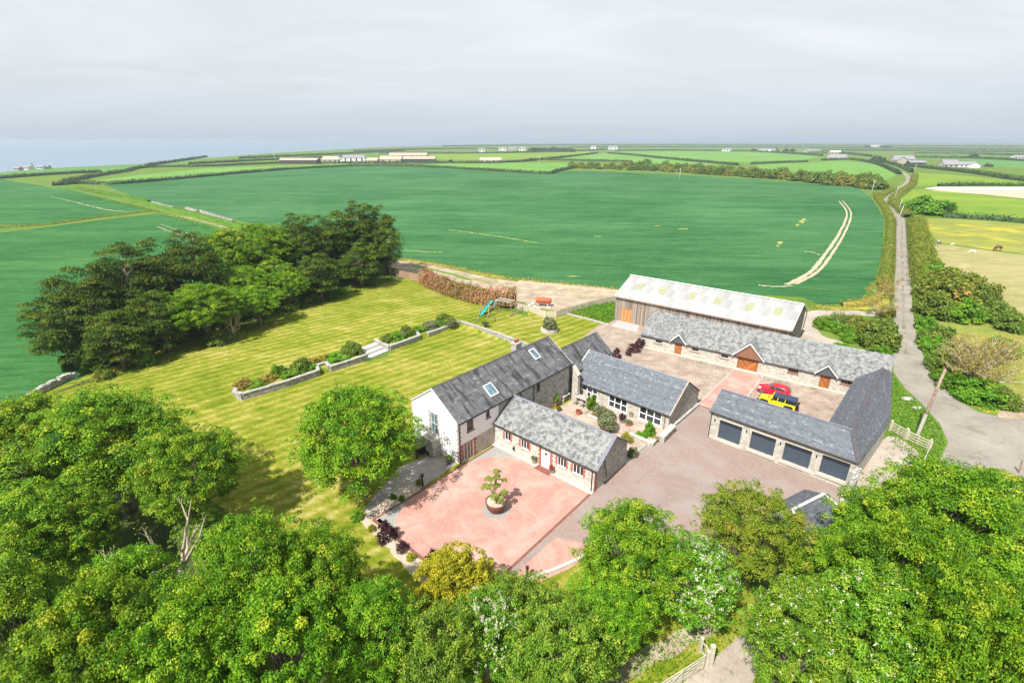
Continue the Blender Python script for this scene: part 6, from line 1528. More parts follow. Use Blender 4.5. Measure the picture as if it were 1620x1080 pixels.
for p, t_ in ((w0, top0), (w1, top1), (w0 + Vector((0.2, 2.6, 0)), top0), (w1 + Vector((0.4, 2.6, 0)), top1)): mb = MB(); mb.bar(p + Vector((0, 0, -.1)), t_, 0.12); mb.build('leg', 'pole_wood', o)
mb = MB(); mb.bar(top0 - Vector((.2, 0, 0)), top1 + Vector((.2, 0, 0)), 0.13); mb.build('crossbeam', 'pole_wood', o)
for k in (0.35, 0.65): c = top0.lerp(top1, k); mb = MB(); mb.tube([c, c - Vector((0, 0, 1.9))], 0.02, 4); mb.build('chain', 'black_metal', o)
c = top0.lerp(top1, 0.5) - Vector((0, 0, 1.92)); mb = MB(); mb.box(c.x - .4, c.x + .4, c.y - .15, c.y + .15, c.z - .03, c.z + .01); mb.build('seat', 'black_metal', o)
o = thing('spinner_dish', 'dark round dish seat on a post beside the swing', 'play equipment', at(768, 522)); mb = MB(); mb.tube([(0, 0, -.1), (0, 0, .55)], .06, 6); mb.build('stem', 'black_metal', o); mb = MB(); mb.lathe([(0.2, .5), (.65, .62), (.68, .72), (.62, .72), (.2, .6)], 18); mb.build('dish', 'black_metal', o, True)
o = thing('seesaw', 'small dark seesaw on the lawn right of the dish seat', 'play equipment', at(783, 513)); mb = MB(); mb.bar((-1.2, 0, .45), (1.2, .3, .75), .2, .06); mb.build('plank', 'pole_wood', o); mb = MB(); mb.bar((0, 0, -.1), (0, .15, .57), .12); mb.build('pivot', 'black_metal', o)
for i, (a, b, lab) in enumerate([((785, 499), (796, 493), 'left dark timber beam lying on the grass by the climbing frame'), ((806, 505), (819, 499), 'dark timber beam lying right of the climbing frame'), ((822, 494), (830, 490), 'short timber beam lying by the picket fence')]):
    mb = MB(); mb.bar(at(*a, .1), at(*b, .1), .18, .18); tag(mb.build('timber_beam', 'pole_wood'), lab, 'beam', 'timber beams by the play area')
# orange tank
o = thing('fuel_tank', 'rusty orange cylindrical fuel tank standing behind the picket fence', 'tank', (*G(860, 484), 0), RZ(105)); mb = MB()
vs_ = [(-1.55, 0.0), (-1.5, 0.45), (-1.4, 0.58), (1.4, 0.58), (1.5, 0.45), (1.55, 0.0)]
rings = [[(x, r_ * math.cos(k * math.pi / 8), 1.2 + r_ * math.sin(k * math.pi / 8)) for k in range(16)] for x, r_ in [(a, max(b, 0.01)) for a, b in vs_]]
mb.add([p for q in rings for p in q], [(i * 16 + k, i * 16 + (k + 1) % 16, (i + 1) * 16 + (k + 1) % 16, (i + 1) * 16 + k) for i in range(5) for k in range(16)]); mb.build('drum', 'tank_orange', o, True)
for x in (-.9, .9): mb = MB(); mb.box(x - .12, x + .12, -.5, .5, 0, .72); mb.build('cradle', 'kerb_grey', o)
mb = MB(); mb.lathe([(.16, 1.75), (.16, 1.88), (.1, 1.9)], 10); mb.build('filler_cap', 'ridge_dark', o)
r = random.Random(21)
for i, (px, py) in enumerate([(838, 484), (846, 486), (852, 489), (843, 481), (868, 488)]):
    x, y = G(px, py); mb = MB(); mb.hexa([(a * r.uniform(.3, .5), b * r.uniform(.3, .5), z) for z in (-.05, r.uniform(.3, .5)) for a, b in ((-1, -1), (1, -1), (1, 1), (-1, 1))]); o = mb.build('stone_block', 'kerb_stone', bevel=0.05); o.location = (x, y, 0); tag(o, ['pale loose stone farthest left by the orange tank', 'pale loose stone just left of the orange tank end', 'pale loose stone below the left end of the orange tank', 'pale loose stone at the back left of the orange tank', 'pale loose stone under the right end of the orange tank'][i], 'stone', 'loose stones by the tank')
for i, (px, py, s_, lab) in enumerate([(1435, 632, .9, 'white boulder on the verge nearer the garage wing'), (1451, 646, .7, 'white boulder on the verge nearer the leaning pole')]):
    mb = MB(); mb.lathe([(s_ * .6, 0), (s_ * .65, s_ * .2), (s_ * .45, s_ * .42), (s_ * .1, s_ * .46)], 9); o = mb.build('boulder', 'dry_stone'); o.location = (*G(px, py), 0); o.scale = (1.3, .8, .8); tag(o, lab, 'boulder', 'boulders on the lane verge')

# ------------------------------------------------------------------ cars
def wheel(parent, x, y, r_, w, side):
    mb = MB(); rings = []
    for dy, rr in ((-w / 2, r_ * .82), (-w / 2 + .02, r_ * .97), (-w * .2, r_), (w * .2, r_), (w / 2 - .02, r_ * .97), (w / 2, r_ * .82)): rings.append([(x + rr * math.cos(k * math.pi / 10), y + dy, r_ + rr * math.sin(k * math.pi / 10)) for k in range(20)])
    mb.add([p for q in rings for p in q], [(i * 20 + k, (i + 1) * 20 + k, (i + 1) * 20 + (k + 1) % 20, i * 20 + (k + 1) % 20) for i in range(5) for k in range(20)] + [tuple(range(20)), tuple(100 + k for k in range(20))[::-1]])
    o = mb.build('wheel', 'tyre', parent, True)
    mb = MB(); yy = y + side * (w / 2 + .006)
    for k in range(5):
        a = k * 2 * math.pi / 5; mb.bar((x, yy, r_), (x + math.cos(a) * r_ * .62, yy, r_ + math.sin(a) * r_ * .62), .07, .02)
    ring = [(x + q * r_ * math.cos(k * math.pi / 10), yy, r_ + q * r_ * math.sin(k * math.pi / 10)) for q in (.6, .72) for k in range(20)]
    mb.add(ring, [(k, (k + 1) % 20, 20 + (k + 1) % 20, 20 + k) for k in range(20)]); mb.build('rim', 'alloy', o)
def loft(mb, secs):
    n = len(secs[0]); mb.add([p for s_ in secs for p in s_], [(i * n + k, i * n + (k + 1) % n, (i + 1) * n + (k + 1) % n, (i + 1) * n + k) for i in range(len(secs) - 1) for k in range(n)] + [tuple(range(n))[::-1], tuple((len(secs) - 1) * n + k for k in range(n))])
# red hatchback (front towards +x)
rx, ry = G(1226, 609, 1.3)
car = thing('red_hatchback', 'small bright red hatchback parked beside the yellow off-roader', 'car', (rx, ry, 0.02), RZ(-50))
def sec(x, w, zb, zs, zt, wt): return [(x, -w * .92, zb), (x, -w, zb + .18), (x, -w, zs - .1), (x, -w * .96, zs), (x, -wt, zt - .05), (x, -wt * .75, zt), (x, wt * .75, zt), (x, wt, zt - .05), (x, w * .96, zs), (x, w, zs - .1), (x, w, zb + .18), (x, w * .92, zb)]
mb = MB(); loft(mb, [sec(1.95, .55, .3, .52, .62, .45), sec(1.85, .72, .22, .62, .70, .6), sec(1.5, .84, .2, .74, .84, .68), sec(.95, .86, .2, .84, .97, .70), sec(.75, .86, .2, .86, 1.0, .70), sec(.15, .87, .2, .9, 1.42, .60), sec(-.3, .87, .2, .92, 1.49, .60), sec(-1.0, .87, .2, .95, 1.47, .60), sec(-1.55, .85, .22, .96, 1.38, .58), sec(-1.8, .80, .25, .92, 1.12, .62), sec(-1.93, .72, .3, .7, .9, .6)])
mb.build('body', 'car_red', car, True, 0.03)
for s_ in (-1, 1):
    def sp(x, z):
        t = (z - .93) / (1.45 - .93); return (x, s_ * (.858 * (1 - t) + .615 * t + .012), z)
    for pts in ([(.52, .97), (-.22, .98), (-.22, 1.36), (.22, 1.33)], [(-.29, .98), (-1.0, 1.0), (-.95, 1.35), (-.29, 1.37)], [(-1.06, 1.01), (-1.45, 1.06), (-1.3, 1.30), (-1.02, 1.34)]):
        mb = MB(); mb.quad(*[sp(*p) for p in pts]); mb.build('side_window', 'glass_dark', car)
    mb = MB(); mb.box(.42, .56, s_ * .93 - .08, s_ * .93 + .08, .95, 1.07); mb.build('door_mirror', 'car_red', car, bevel=.03)
    mb = MB(); mb.hexa([(1.45, s_ * .66, .68), (1.80, s_ * .62, .62), (1.80, s_ * .74, .60), (1.45, s_ * .85, .68), (1.42, s_ * .62, .86), (1.78, s_ * .55, .76), (1.80, s_ * .70, .73), (1.42, s_ * .80, .84)]); mb.build('headlight', 'lamp_clear', car)
    mb = MB(); mb.hexa([(-1.84, s_ * .62, .72), (-1.70, s_ * .62, .72), (-1.66, s_ * .835, .72), (-1.78, s_ * .80, .72), (-1.80, s_ * .60, 1.1), (-1.62, s_ * .60, 1.1), (-1.6, s_ * .76, 1.1), (-1.74, s_ * .72, 1.1)]); mb.build('tail_light', 'lamp_red', car)
    for x in (1.22, -1.25): wheel(car, x, s_ * .77, .31, .2, s_)
mb = MB(); mb.quad((.72, -.62, 1.035), (.72, .62, 1.035), (.22, .52, 1.405), (.22, -.52, 1.405)); mb.build('windscreen', 'glass_dark', car)
mb = MB(); mb.quad((-1.60, .5, 1.36), (-1.60, -.5, 1.36), (-1.81, -.58, 1.13), (-1.81, .58, 1.13)); mb.build('rear_window', 'glass_skylight', car)
# yellow off-roader
jx, jy = G(1232, 629, 1.4)
car = thing('yellow_offroader', 'boxy yellow four-door off-roader with navy hard top and black arches', 'car', (jx, jy, 0.02), RZ(-50))
mb = MB(); mb.box(-2.05, 0.75, -.76, .76, .62, 1.18); mb.build('tub', 'car_yellow', car, bevel=.04)
mb = MB(); mb.hexa([(.752, -.74, .62), (2.05, -.58, .62), (2.05, .58, .62), (.752, .74, .62), (.752, -.72, 1.20), (2.02, -.56, 1.12), (2.02, .56, 1.12), (.752, .72, 1.20)]); hood = mb.build('bonnet', 'car_yellow', car, bevel=.05)
mb = MB(); mb.box(1.0, 1.15, -.35, .35, 1.185, 1.21); mb.box(1.35, 1.5, -.12, .12, 1.16, 1.185); mb.build('vent', 'car_plastic', hood)
mb = MB(); mb.box(2.06, 2.09, -.5, .5, .72, 1.05)
for i in range(7): mb.box(2.088, 2.10, -.36 + i * .11, -.30 + i * .11, .78, 1.0)
mb.build('grille', 'car_plastic', hood)
for s_ in (-1, 1):
    mb = MB(); mb.tube([(2.085, s_ * .47, .9), (2.13, s_ * .47, .9)], .11, 12); mb.build('headlight', 'lamp_clear', car)
    for x in (1.42, -1.35):
        mb = MB(); mb.hexa([(x - .56, s_ * .74, .72), (x + .56, s_ * .74, .72), (x + .56, s_ * .96, .72), (x - .56, s_ * .96, .72), (x - .40, s_ * .70, 1.02), (x + .40, s_ * .70, 1.02), (x + .38, s_ * .94, 1.0), (x - .38, s_ * .94, 1.0)]); mb.build('wheel_arch', 'car_plastic', car, bevel=.03)
        wheel(car, x, s_ * .80, .42, .27, s_)
    for a, b in ((.22, .74), (-.62, .16)):
        pass
    for a, b in ((.0, .62), (-.82, -.10), (-1.98, -.92)):
        mb = MB(); mb.hexa([(a, s_ * .705, 1.25), (b, s_ * .705, 1.25), (b, s_ * .72, 1.25), (a, s_ * .72, 1.25), (a, s_ * .665, 1.66), (b - (.12 if b > .5 else 0), s_ * .665, 1.66), (b - (.12 if b > .5 else 0), s_ * .68, 1.66), (a, s_ * .68, 1.66)]); mb.build('side_window', 'glass_dark', car)
    for a in (-.88, -.05, .66):
        mb = MB(); mb.bar((a, s_ * .735, 1.18), (a - (.12 if a > .5 else 0), s_ * .69, 1.70), .06, .09); mb.build('door_pillar', 'car_yellow', car)
    for a in (.02, -.8): mb = MB(); mb.box(a, a + .2, s_ * .775 - .02, s_ * .775 + .02, 1.03, 1.07); mb.build('door_handle', 'car_plastic', car)
    mb = MB(); mb.box(.5, .62, s_ * .87 - .09, s_ * .87 + .09, 1.22, 1.42); mb.build('door_mirror', 'car_plastic', car, bevel=.02)
    mb = MB(); mb.box(-2.11, -2.055, s_ * .68 - .06, s_ * .68 + .06, .85, 1.1); mb.build('tail_light', 'lamp_red', car)
    mb = MB(); mb.box(-.85, .9, s_ * .80 - .08, s_ * .80 + .08, .48, .54); mb.build('side_step', 'car_plastic', car)
mb = MB(); mb.hexa([(-2.02, -.70, 1.185), (.60, -.70, 1.185), (.60, .70, 1.185), (-2.02, .70, 1.185), (-1.98, -.655, 1.67), (.50, -.655, 1.67), (.50, .655, 1.67), (-1.98, .655, 1.67)]); mb.build('cabin', 'car_navy_top', car)
mb = MB(); mb.box(-2.02, .60, -.71, .71, 1.675, 1.80); mb.build('hard_top', 'car_navy_top', car, bevel=.06)
mb = MB(); mb.quad((.78, -.66, 1.21), (.78, .66, 1.21), (.625, .62, 1.66), (.625, -.62, 1.66)); mb.build('windscreen', 'glass_dark', car)
mb = MB(); mb.bar((.80, -.70, 1.2), (.64, -.67, 1.70), .07); mb.bar((.80, .70, 1.2), (.64, .67, 1.70), .07); mb.bar((.64, -.69, 1.70), (.64, .69, 1.70), .07); mb.build('windscreen_frame', 'car_yellow', car)
mb = MB(); mb.box(2.1, 2.32, -.8, .8, .52, .70); mb.build('front_bumper', 'car_plastic', car, bevel=.04); mb = MB(); mb.box(-2.3, -2.08, -.8, .8, .52, .72); mb.build('rear_bumper', 'car_plastic', car, bevel=.04)
sw = MB(); sw.tube([(-2.10, .05, 1.12), (-2.36, .05, 1.12)], .40, 20); sp_w = sw.build('spare_wheel', 'tyre', car); sw = MB(); sw.tube([(-2.36, .05, 1.12), (-2.38, .05, 1.12)], .22, 14); sw.build('rim', 'alloy', sp_w)
mb = MB(); mb.box(-2.04, -2.02, -.6, .6, 1.26, 1.62); mb.build('rear_window', 'glass_dark', car)
# ------------------------------------------------------------------ foreground and garden trees
fg = 'broadleaf trees in the foreground'
for key, label, px, py, pr, zc in [
    ('syc_b', 'rounded sycamore standing on the lawn beside the white gable', 568, 702, 96, 5.6),
    ('syc_a', 'big sycamore crown at the far left edge beside the field wall', 45, 715, 115, 6.6), ('syc_b', 'tallest sycamore of the left group, its crown against the pale lawn', 168, 708, 115, 6.8), ('syc_c', 'sycamore at the right end of the left group, overhanging the lawn shade', 298, 752, 84, 5.8),
    ('syc_c', 'shaded sycamore low at the left edge below the big crown', 40, 850, 105, 5.6), ('syc_a', 'dark sycamore filling the hollow left of the bare dead tree', 110, 850, 70, 4.6),
    ('syc_a', 'bright sycamore crown just below the bare dead tree', 200, 970, 88, 5.6), ('syc_b', 'sycamore crown right of the dead tree, reaching the lawn shadow', 412, 930, 92, 6.8), ('syc_c', 'sycamore whose sprays reach furthest right over the shaded lawn', 500, 930, 84, 6.2),
    ('syc_b', 'yellowish sycamore crown in the bottom left corner', 30, 1020, 100, 6.6), ('syc_a', 'sycamore on the bottom edge next to the corner crown', 165, 1050, 105, 6.8), ('syc_c', 'sycamore on the bottom edge below the dead tree', 310, 1050, 110, 6.8), ('syc_a', 'sycamore on the bottom edge left of the flowering shrubs', 455, 1045, 105, 6.4),
    ('syc_b', 'smaller sycamore between the lawn shadow and golden bush', 590, 1010, 78, 5.0),
    ('syc_c', 'bright sycamore in front of the pale drive', 1000, 880, 90, 5.0), ('syc_a', 'lower sycamore below the bright one, above the field gate', 965, 965, 72, 3.8),
    ('syc_a', 'sycamore crown nearest the end of the garage wall', 1402, 855, 92, 5.0), ('syc_b', 'wide sycamore crown below the lane junction', 1490, 838, 108, 6.8), ('syc_c', 'sycamore crown at the right edge below the lane junction', 1600, 838, 108, 5.2), ('syc_c', 'sycamore crown over the slate store', 1318, 908, 76, 4.0),
    ('syc_b', 'large sycamore crown in the middle of the right-hand wood', 1430, 940, 100, 7.2), ('syc_a', 'large sycamore crown at the right edge of the right-hand wood', 1570, 950, 112, 5.4), ('syc_c', 'sycamore on the bottom edge right of the flowering chestnuts', 1515, 1045, 100, 7.4), ('syc_b', 'sycamore in the bottom right corner', 1625, 1050, 100, 6.4)]:
    tree(key, label, px, py, pr, zc, 'sycamore_tree', fg, tall=1.32 if px == 568 else 1.0)
tree('chestnut', 'yellow-brown tinged chestnut standing before the garage drive', 1188, 845, 84, 5.2, 'chestnut_tree', fg)
tree('candle', 'chestnut with white flower candles beside the foreground track', 1265, 1015, 88, 5.2, 'chestnut_tree', fg)
tree('candle', 'chestnut with white flower candles left of the corner sycamores', 1385, 1020, 108, 6.0, 'chestnut_tree', fg)
tree('elder', 'elder thick with white blossom above the field gate', 1092, 925, 72, 3.6, 'elder_tree', fg)
tree('elder', 'sparsely flowering elder on the bottom edge below the golden bush', 770, 1010, 66, 3.4, 'elder_tree', fg)
tree('golden', 'rounded golden yellow bush at the lower corner of the red court', 722, 935, 66, 2.7, 'golden_shrub', fg)
for label, px, py, pr, zc in [('dark understorey shrub below the sycamore that overhangs the lawn', 325, 845, 44, 1.8), ('understorey shrub in the hollow left of the dead tree', 120, 900, 55, 2.4), ('dense small-leaved shrub right of the golden bush', 835, 985, 66, 3.0), ('dense small-leaved shrub on the bottom edge in the middle', 880, 1040, 80, 3.6), ('small-leaved shrub filling the bottom edge left of the middle', 690, 1050, 76, 3.8), ('small-leaved shrub below the bright drive-side sycamore', 930, 1020, 60, 2.8), ('dark small-leaved shrub between the golden bush and verge', 800, 950, 36, 2.2)]:
    tree('privet', label, px, py, pr, zc, 'privet_shrub', fg)

def bare_tree(name, label, px, py, h, spread, mat, seed, leaves=None, n=16, sub=4, r0=0.22, lean=(0, 0), leaf_n=2500, leaf_size=0.16, pz=0.0):
    global rng
    rng = np.random.default_rng(seed); r = random.Random(seed)
    o = thing(name, label, 'tree', (*G(px, py, pz), 0)); mb = MB(); tips = []
    mb.tube([(0, 0, -0.3), (lean[0] * .3, lean[1] * .3, h * 0.18), (lean[0] * .5, lean[1] * .5, h * 0.36)], [r0 * 1.2, r0, r0 * .7], 7)
    for i in range(n):
        a = i * 2.4 + r.uniform(-.4, .4); e = r.uniform(0.15, 1.25); k = r.uniform(.12, .36); L_ = spread * r.uniform(.6, 1.05)
        s_ = Vector((lean[0] * .5, lean[1] * .5, h * k)); d_ = Vector((math.cos(a) * math.cos(e), math.sin(a) * math.cos(e), math.sin(e) * h / spread * .62))
        m = s_ + d_ * L_ * .5 + Vector((r.uniform(-.3, .3), r.uniform(-.3, .3), r.uniform(-.1, .3))); t_ = s_ + d_ * L_ + Vector((r.uniform(-.4, .4), r.uniform(-.4, .4), r.uniform(0, .6)))
        mb.tube([s_, m, t_], [r0 * .45, r0 * .28, r0 * .07], 5, cap=False)
        for j in range(sub):
            u = r.uniform(.3, .95); b_ = (s_.lerp(m, u * 2) if u < .5 else m.lerp(t_, u * 2 - 1)); dd = (d_.normalized() + Vector((r.uniform(-.9, .9), r.uniform(-.9, .9), r.uniform(-.1, .8)))).normalized() * L_ * r.uniform(.2, .42)
            mb.tube([b_, b_ + dd * .5 + Vector((0, 0, .08)), b_ + dd], [r0 * .16, r0 * .1, r0 * .035], 4, cap=False); tips += [b_ + dd, b_ + dd * .6]
            for q in range(2):
                d3 = (dd.normalized() + Vector((r.uniform(-1, 1), r.uniform(-1, 1), r.uniform(0, .8)))).normalized() * L_ * .16; mb.tube([b_ + dd * .7, b_ + dd * .7 + d3], [r0 * .06, r0 * .025], 3, cap=False); tips.append(b_ + dd * .7 + d3)
    mb.build('trunk', mat, o, True)
    if leaves:
        T_ = np.array([tuple(t) for t in tips]); k = rng.integers(0, len(T_), leaf_n); P = T_[k] + rng.normal(0, .16, (leaf_n, 3))
        V, Q, t = cards(P, rng.normal(size=(leaf_n, 3)) + np.array([0, 0, .6]), leaf_size, rng.uniform(0, 1, leaf_n)); c = bpy.data.objects.new('foliage', np_mesh('foliage', V, Q, t, leaves)); link(c, o)
    return o
bare_tree('dead_tree', 'bare dead tree with pale forked branches among the left sycamores', 262, 862, 11.5, 5.0, 'dead_wood', 61, 'leaf_hedge', 8, 3, .42, leaf_n=250, pz=6.5)
bare_tree('thorn_tree', 'wide pale twiggy thorn tree beside the lane', 1538, 612, 7.4, 5.8, 'twig_pale', 62, 'leaf_dry', 44, 9, .26, leaf_n=9500, leaf_size=.17)
bare_tree('thorn_shrub', 'twiggy half-bare shrub on the lane corner behind the stable range', 1385, 500, 4.2, 3.6, 'twig_pale', 63, 'leaf_dry', 16, 5, .12, leaf_n=2600)
bare_tree('thorn_shrub', 'twiggy yellowish shrub nearer the crop on the lane corner', 1395, 470, 4.0, 3.4, 'twig_pale', 64, 'leaf_dry', 14, 5, .12, leaf_n=3000)
bare_tree('thorn_shrub', 'thin twiggy saplings by the dirt yard behind the stables', 1325, 515, 3.2, 1.8, 'twig_pale', 65, 'leaf_hedge', 9, 4, .07, leaf_n=900)
bare_tree('dead_tree', 'brown twiggy tree standing among the green trees of the belt', 372, 540, 8.0, 2.6, 'twig_pale', 66, 'leaf_dry', 12, 5, .16, leaf_n=900)

# ------------------------------------------------------------------ tree belt between lawn and field
belt = 'trees of the belt beside the lawn'
for key, label, px, py, pr, zc in [
    ('cyp_c', 'leaning dark cypress at the left end of the tree belt', 102, 525, 50, 5.6), ('cyp_a', 'dark cypress second from the left end of the belt', 150, 490, 62, 7.0), ('cyp_b', 'dark flat-topped cypress third from the left end', 212, 470, 60, 7.6), ('cyp_a', 'dark cypress fourth from the left end of the belt', 262, 455, 54, 7.8), ('cyp_b', 'dark cypress just left of the bright green belt trees', 310, 445, 46, 7.8), ('cyp_c', 'low dark cypress in front of the third and fourth', 185, 540, 46, 4.4), ('cyp_c', 'low dark cypress just left of the bright lawn-side sycamore', 255, 510, 44, 5.0),
    ('cyp_b', 'dark cypress right of the bright belt trees', 478, 402, 44, 7.6), ('cyp_a', 'dark cypress second right of the bright belt trees', 512, 398, 42, 7.6), ('cyp_c', 'dark dense cypress third from the right end of the belt', 542, 388, 42, 7.8), ('cyp_b', 'tall dark cypress second from the right end of the belt', 572, 382, 40, 8.2), ('cyp_a', 'tall dark cypress nearest the pale end tree', 596, 382, 34, 8.2), ('cyp_c', 'low dark cypress below the right group', 505, 440, 36, 5.0), ('cyp_c', 'low dark cypress nearest the brown fence', 570, 420, 32, 5.0)]:
    tree(key, label, px, py, pr, zc, 'cypress_tree', belt)
for key, label, px, py, pr, zc in [('syc_b', 'bright green sycamore nearest the lawn in the belt', 320, 490, 56, 5.8), ('syc_a', 'tall bright green sycamore in the middle of the belt', 368, 410, 56, 8.8), ('syc_b', 'second tall bright sycamore right of the middle of the belt', 415, 402, 50, 8.8), ('syc_c', 'bright green sycamore right of the tallest bright one', 450, 394, 45, 8.2), ('syc_c', 'lower bright green tree behind the brown twiggy tree', 405, 480, 42, 4.4), ('syc_a', 'low bright tree between the bright and dark belt groups', 455, 455, 34, 4.4), ('syc_b', 'bright tree filling the gap behind the brown twiggy tree', 385, 455, 42, 5.6), ('syc_a', 'bright low tree closing the belt beside the dark right group', 432, 440, 38, 5.4), ('ash', 'pale feathery tree at the right end of the belt', 614, 392, 26, 7.0)]:
    tree(key, label, px, py, pr, zc, 'sycamore_tree' if key != 'ash' else 'birch_tree', belt)
leaf_hedge('belt_undergrowth', 'dark tangled undergrowth closing the field side of the tree belt', PX((112, 592), (200, 560), (320, 525), (430, 478), (530, 440), (605, 420)), 5.0, 4.4, 'leaf_cypress', .5, 12, 79, 'hedgerows', lump=.35, wob_s=.4)
for key, label, px, py, pr, h in [('shr_weed', 'bright spreading bush at the foot of the dark belt cypresses', 530, 470, 22, 2.6), ('shr_weed', 'young bright green sapling at the lawn edge', 236, 580, 12, 2.6), ('shr_brown', 'yellow-olive bush at the foot of the leaning cypress', 165, 600, 18, 1.6), ('shr_green', 'dark undergrowth bush below the left cypresses', 225, 575, 26, 2.4), ('shr_green', 'dark undergrowth bush below the middle of the belt', 350, 545, 26, 2.4), ('shr_green', 'dark undergrowth bush right of the middle of the belt', 455, 490, 24, 2.4), ('shr_green', 'dark undergrowth bush left of the bright spreading bush', 495, 478, 20, 2.6), ('shr_green', 'dark undergrowth bush near the brown fence', 580, 450, 20, 2.4)]:
    shrub(key, label, px, py, pr, h, group='undergrowth of the tree belt')

# ------------------------------------------------------------------ lane-side bushes and hedges
ls = 'bushes along the lane'
for key, label, px, py, pr, h in [('shr_green', 'glossy dark green bush on the lane corner behind the stables', 1388, 548, 28, 3.4), ('shr_brown', 'yellowish bush right behind the stable roof end', 1372, 535, 20, 2.6), ('shr_weed', 'bright green bush along the dirt yard behind the barn', 1335, 528, 16, 1.5), ('shr_weed', 'bright green bush nearest the barn gable', 1300, 518, 14, 1.3), ('shr_weed', 'green bush in the middle of the dirt yard edge', 1318, 522, 14, 1.4), ('shr_weed', 'green mound on the rubble behind the stables', 1328, 552, 12, .9),
                                  ('shr_brown', 'broad yellow-brown bush at the near end of the paddock hedge', 1500, 480, 44, 4.2), ('shr_brown', 'yellow-brown bush right beside the lane before the thorn tree', 1470, 468, 26, 3.6), ('shr_green', 'green bush on the paddock side of the thorn tree', 1545, 480, 28, 3.2), ('shr_weed', 'pale green bush second along the right lane hedge', 1468, 428, 20, 3.0), ('shr_brown', 'russet bush on the right lane hedge', 1458, 440, 16, 3.0), ('shr_green', 'dark green bush under the left side of the thorn tree', 1480, 545, 26, 2.6), ('shr_green', 'dark green bush at the lane edge below the thorn tree', 1500, 585, 30, 2.4), ('shr_weed', 'spreading green bramble below the thorn tree', 1550, 632, 38, 2.2), ('shr_green', 'dark bramble at the paddock gate end of the thicket', 1585, 640, 24, 1.8), ('shr_weed', 'bright bramble between lane edge and thorn tree', 1518, 615, 28, 1.8), ('shr_green', 'grey-green bush behind the thorn tree at the right edge', 1600, 520, 30, 2.4), ('shr_weed', 'green bush left of the thorn tree, beside the lane', 1463, 520, 16, 2.0),
                                  ('shr_weed', 'large round bright green tree in the yellow field', 1466, 338, 32, 6.5), ('shr_weed', 'small round bush beside the large field tree', 1502, 336, 9, 3.4)]:
    shrub(key, label, px, py, pr * 1.12, h * 1.3, group=ls, z=0.0)
r = random.Random(44)
for i, (px, py, pr, h, key) in enumerate([(1448, 360, 12, 2.6, 'shr_brown'), (1452, 376, 14, 2.8, 'shr_brown'), (1456, 394, 15, 2.8, 'shr_green'), (1460, 410, 18, 3.0, 'shr_brown'), (1476, 448, 24, 3.4, 'shr_weed'), (1492, 458, 30, 3.8, 'shr_brown'), (1520, 470, 32, 4.0, 'shr_brown'), (1548, 478, 26, 3.4, 'shr_brown'), (1478, 500, 28, 3.4, 'shr_green'), (1470, 490, 18, 2.6, 'shr_brown'), (1512, 505, 30, 3.2, 'shr_weed'), (1570, 505, 26, 2.6, 'shr_green'), (1580, 560, 26, 2.0, 'shr_weed'), (1472, 555, 16, 2.0, 'shr_weed'), (1488, 600, 14, 1.2, 'shr_weed')]):
    shrub(key, ['smallest russet bush where the lane hedge meets the bend', 'second russet bush down the lane hedge', 'dark green bush between russet ones in the lane hedge', 'broader russet bush halfway down the lane hedge', 'fresh green bush below the russet lane hedge', 'big russet bush left of the broadest yellow-brown one', 'big russet bush bordering the dusty paddock', 'russet bush at the paddock corner of the thicket', 'dark green bush filling the lane side of the thicket', 'low russet bush tight against the lane edge', 'fresh green bush in the heart of the lane thicket', 'dark green bush right behind the twiggy thorn tree', 'low fresh bramble right of the twiggy thorn tree', 'low fresh bush at the lane edge below the thicket', 'lowest bright bush on the lane curve'][i], px, py, pr * 1.15, h * 1.4, group='bushes along the lane', z=0.0)
for i, (px, py, pr, h, key) in enumerate([(1360, 520, 22, 2.4, 'shr_brown'), (1400, 525, 18, 2.6, 'shr_green'), (1345, 540, 14, 1.6, 'shr_weed'), (1402, 500, 14, 2.2, 'shr_brown'), (1395, 560, 14, 1.6, 'shr_weed'), (1350, 512, 16, 1.8, 'shr_green')]):
    shrub(key, ['yellowish bush left of the glossy dark one by the stables', 'dark green bush touching the lane by the stables', 'low green bush at the rubble edge by the stables', 'yellowish bush beside the twiggy lane corner shrub', 'low green bush below the stable roof end', 'dark bramble bush in the dirt yard hedge'][i], px, py, pr, h, group='bushes along the lane', z=0.0)
hg = 'hedgerows'
leaf_hedge('lane_hedge', 'clipped russet-green hedge between the big field and the lane', PX((1395, 455), (1403, 425), (1406, 390), (1408, 355), (1402, 335), (1390, 318), (1385, 308)), 2.9, 1.9, 'leaf_hedge_brown', .30, 14, 71, hg)
leaf_hedge('lane_hedge', 'tall russet-green hedge along the paddock side of the lane', PX((1462, 460), (1458, 425), (1453, 390), (1448, 355)), 5.0, 3.4, 'leaf_hedge_brown', .34, 14, 72, hg, lump=.34)
leaf_hedge('lane_hedge', 'dark green hedge foot at the paddock side of the straight lane', PX((1444, 440), (1440, 400), (1437, 365)), 1.3, 1.1, 'leaf_hedge', .28, 12, 73, hg)
leaf_hedge('lane_hedge', 'brown hedge on the outside of the lane bend', PX((1436, 345), (1425, 333), (1412, 320), (1425, 306), (1443, 293), (1447, 278)), 4.5, 2.4, 'leaf_hedge_brown', .5, 5, 74, hg)
leaf_hedge('lane_hedge', 'short brown-green hedge inside the lane bend', PX((1388, 316), (1400, 308), (1415, 300)), 4.0, 2.2, 'leaf_hedge_brown', .5, 5, 75, hg)
leaf_hedge('lane_hedge', 'dry yellow hedge of tall grass along the crop corner by the lane', PX((1330, 484), (1365, 482), (1392, 470), (1400, 450)), 1.8, 1.2, 'leaf_dry', .3, 10, 76, hg)
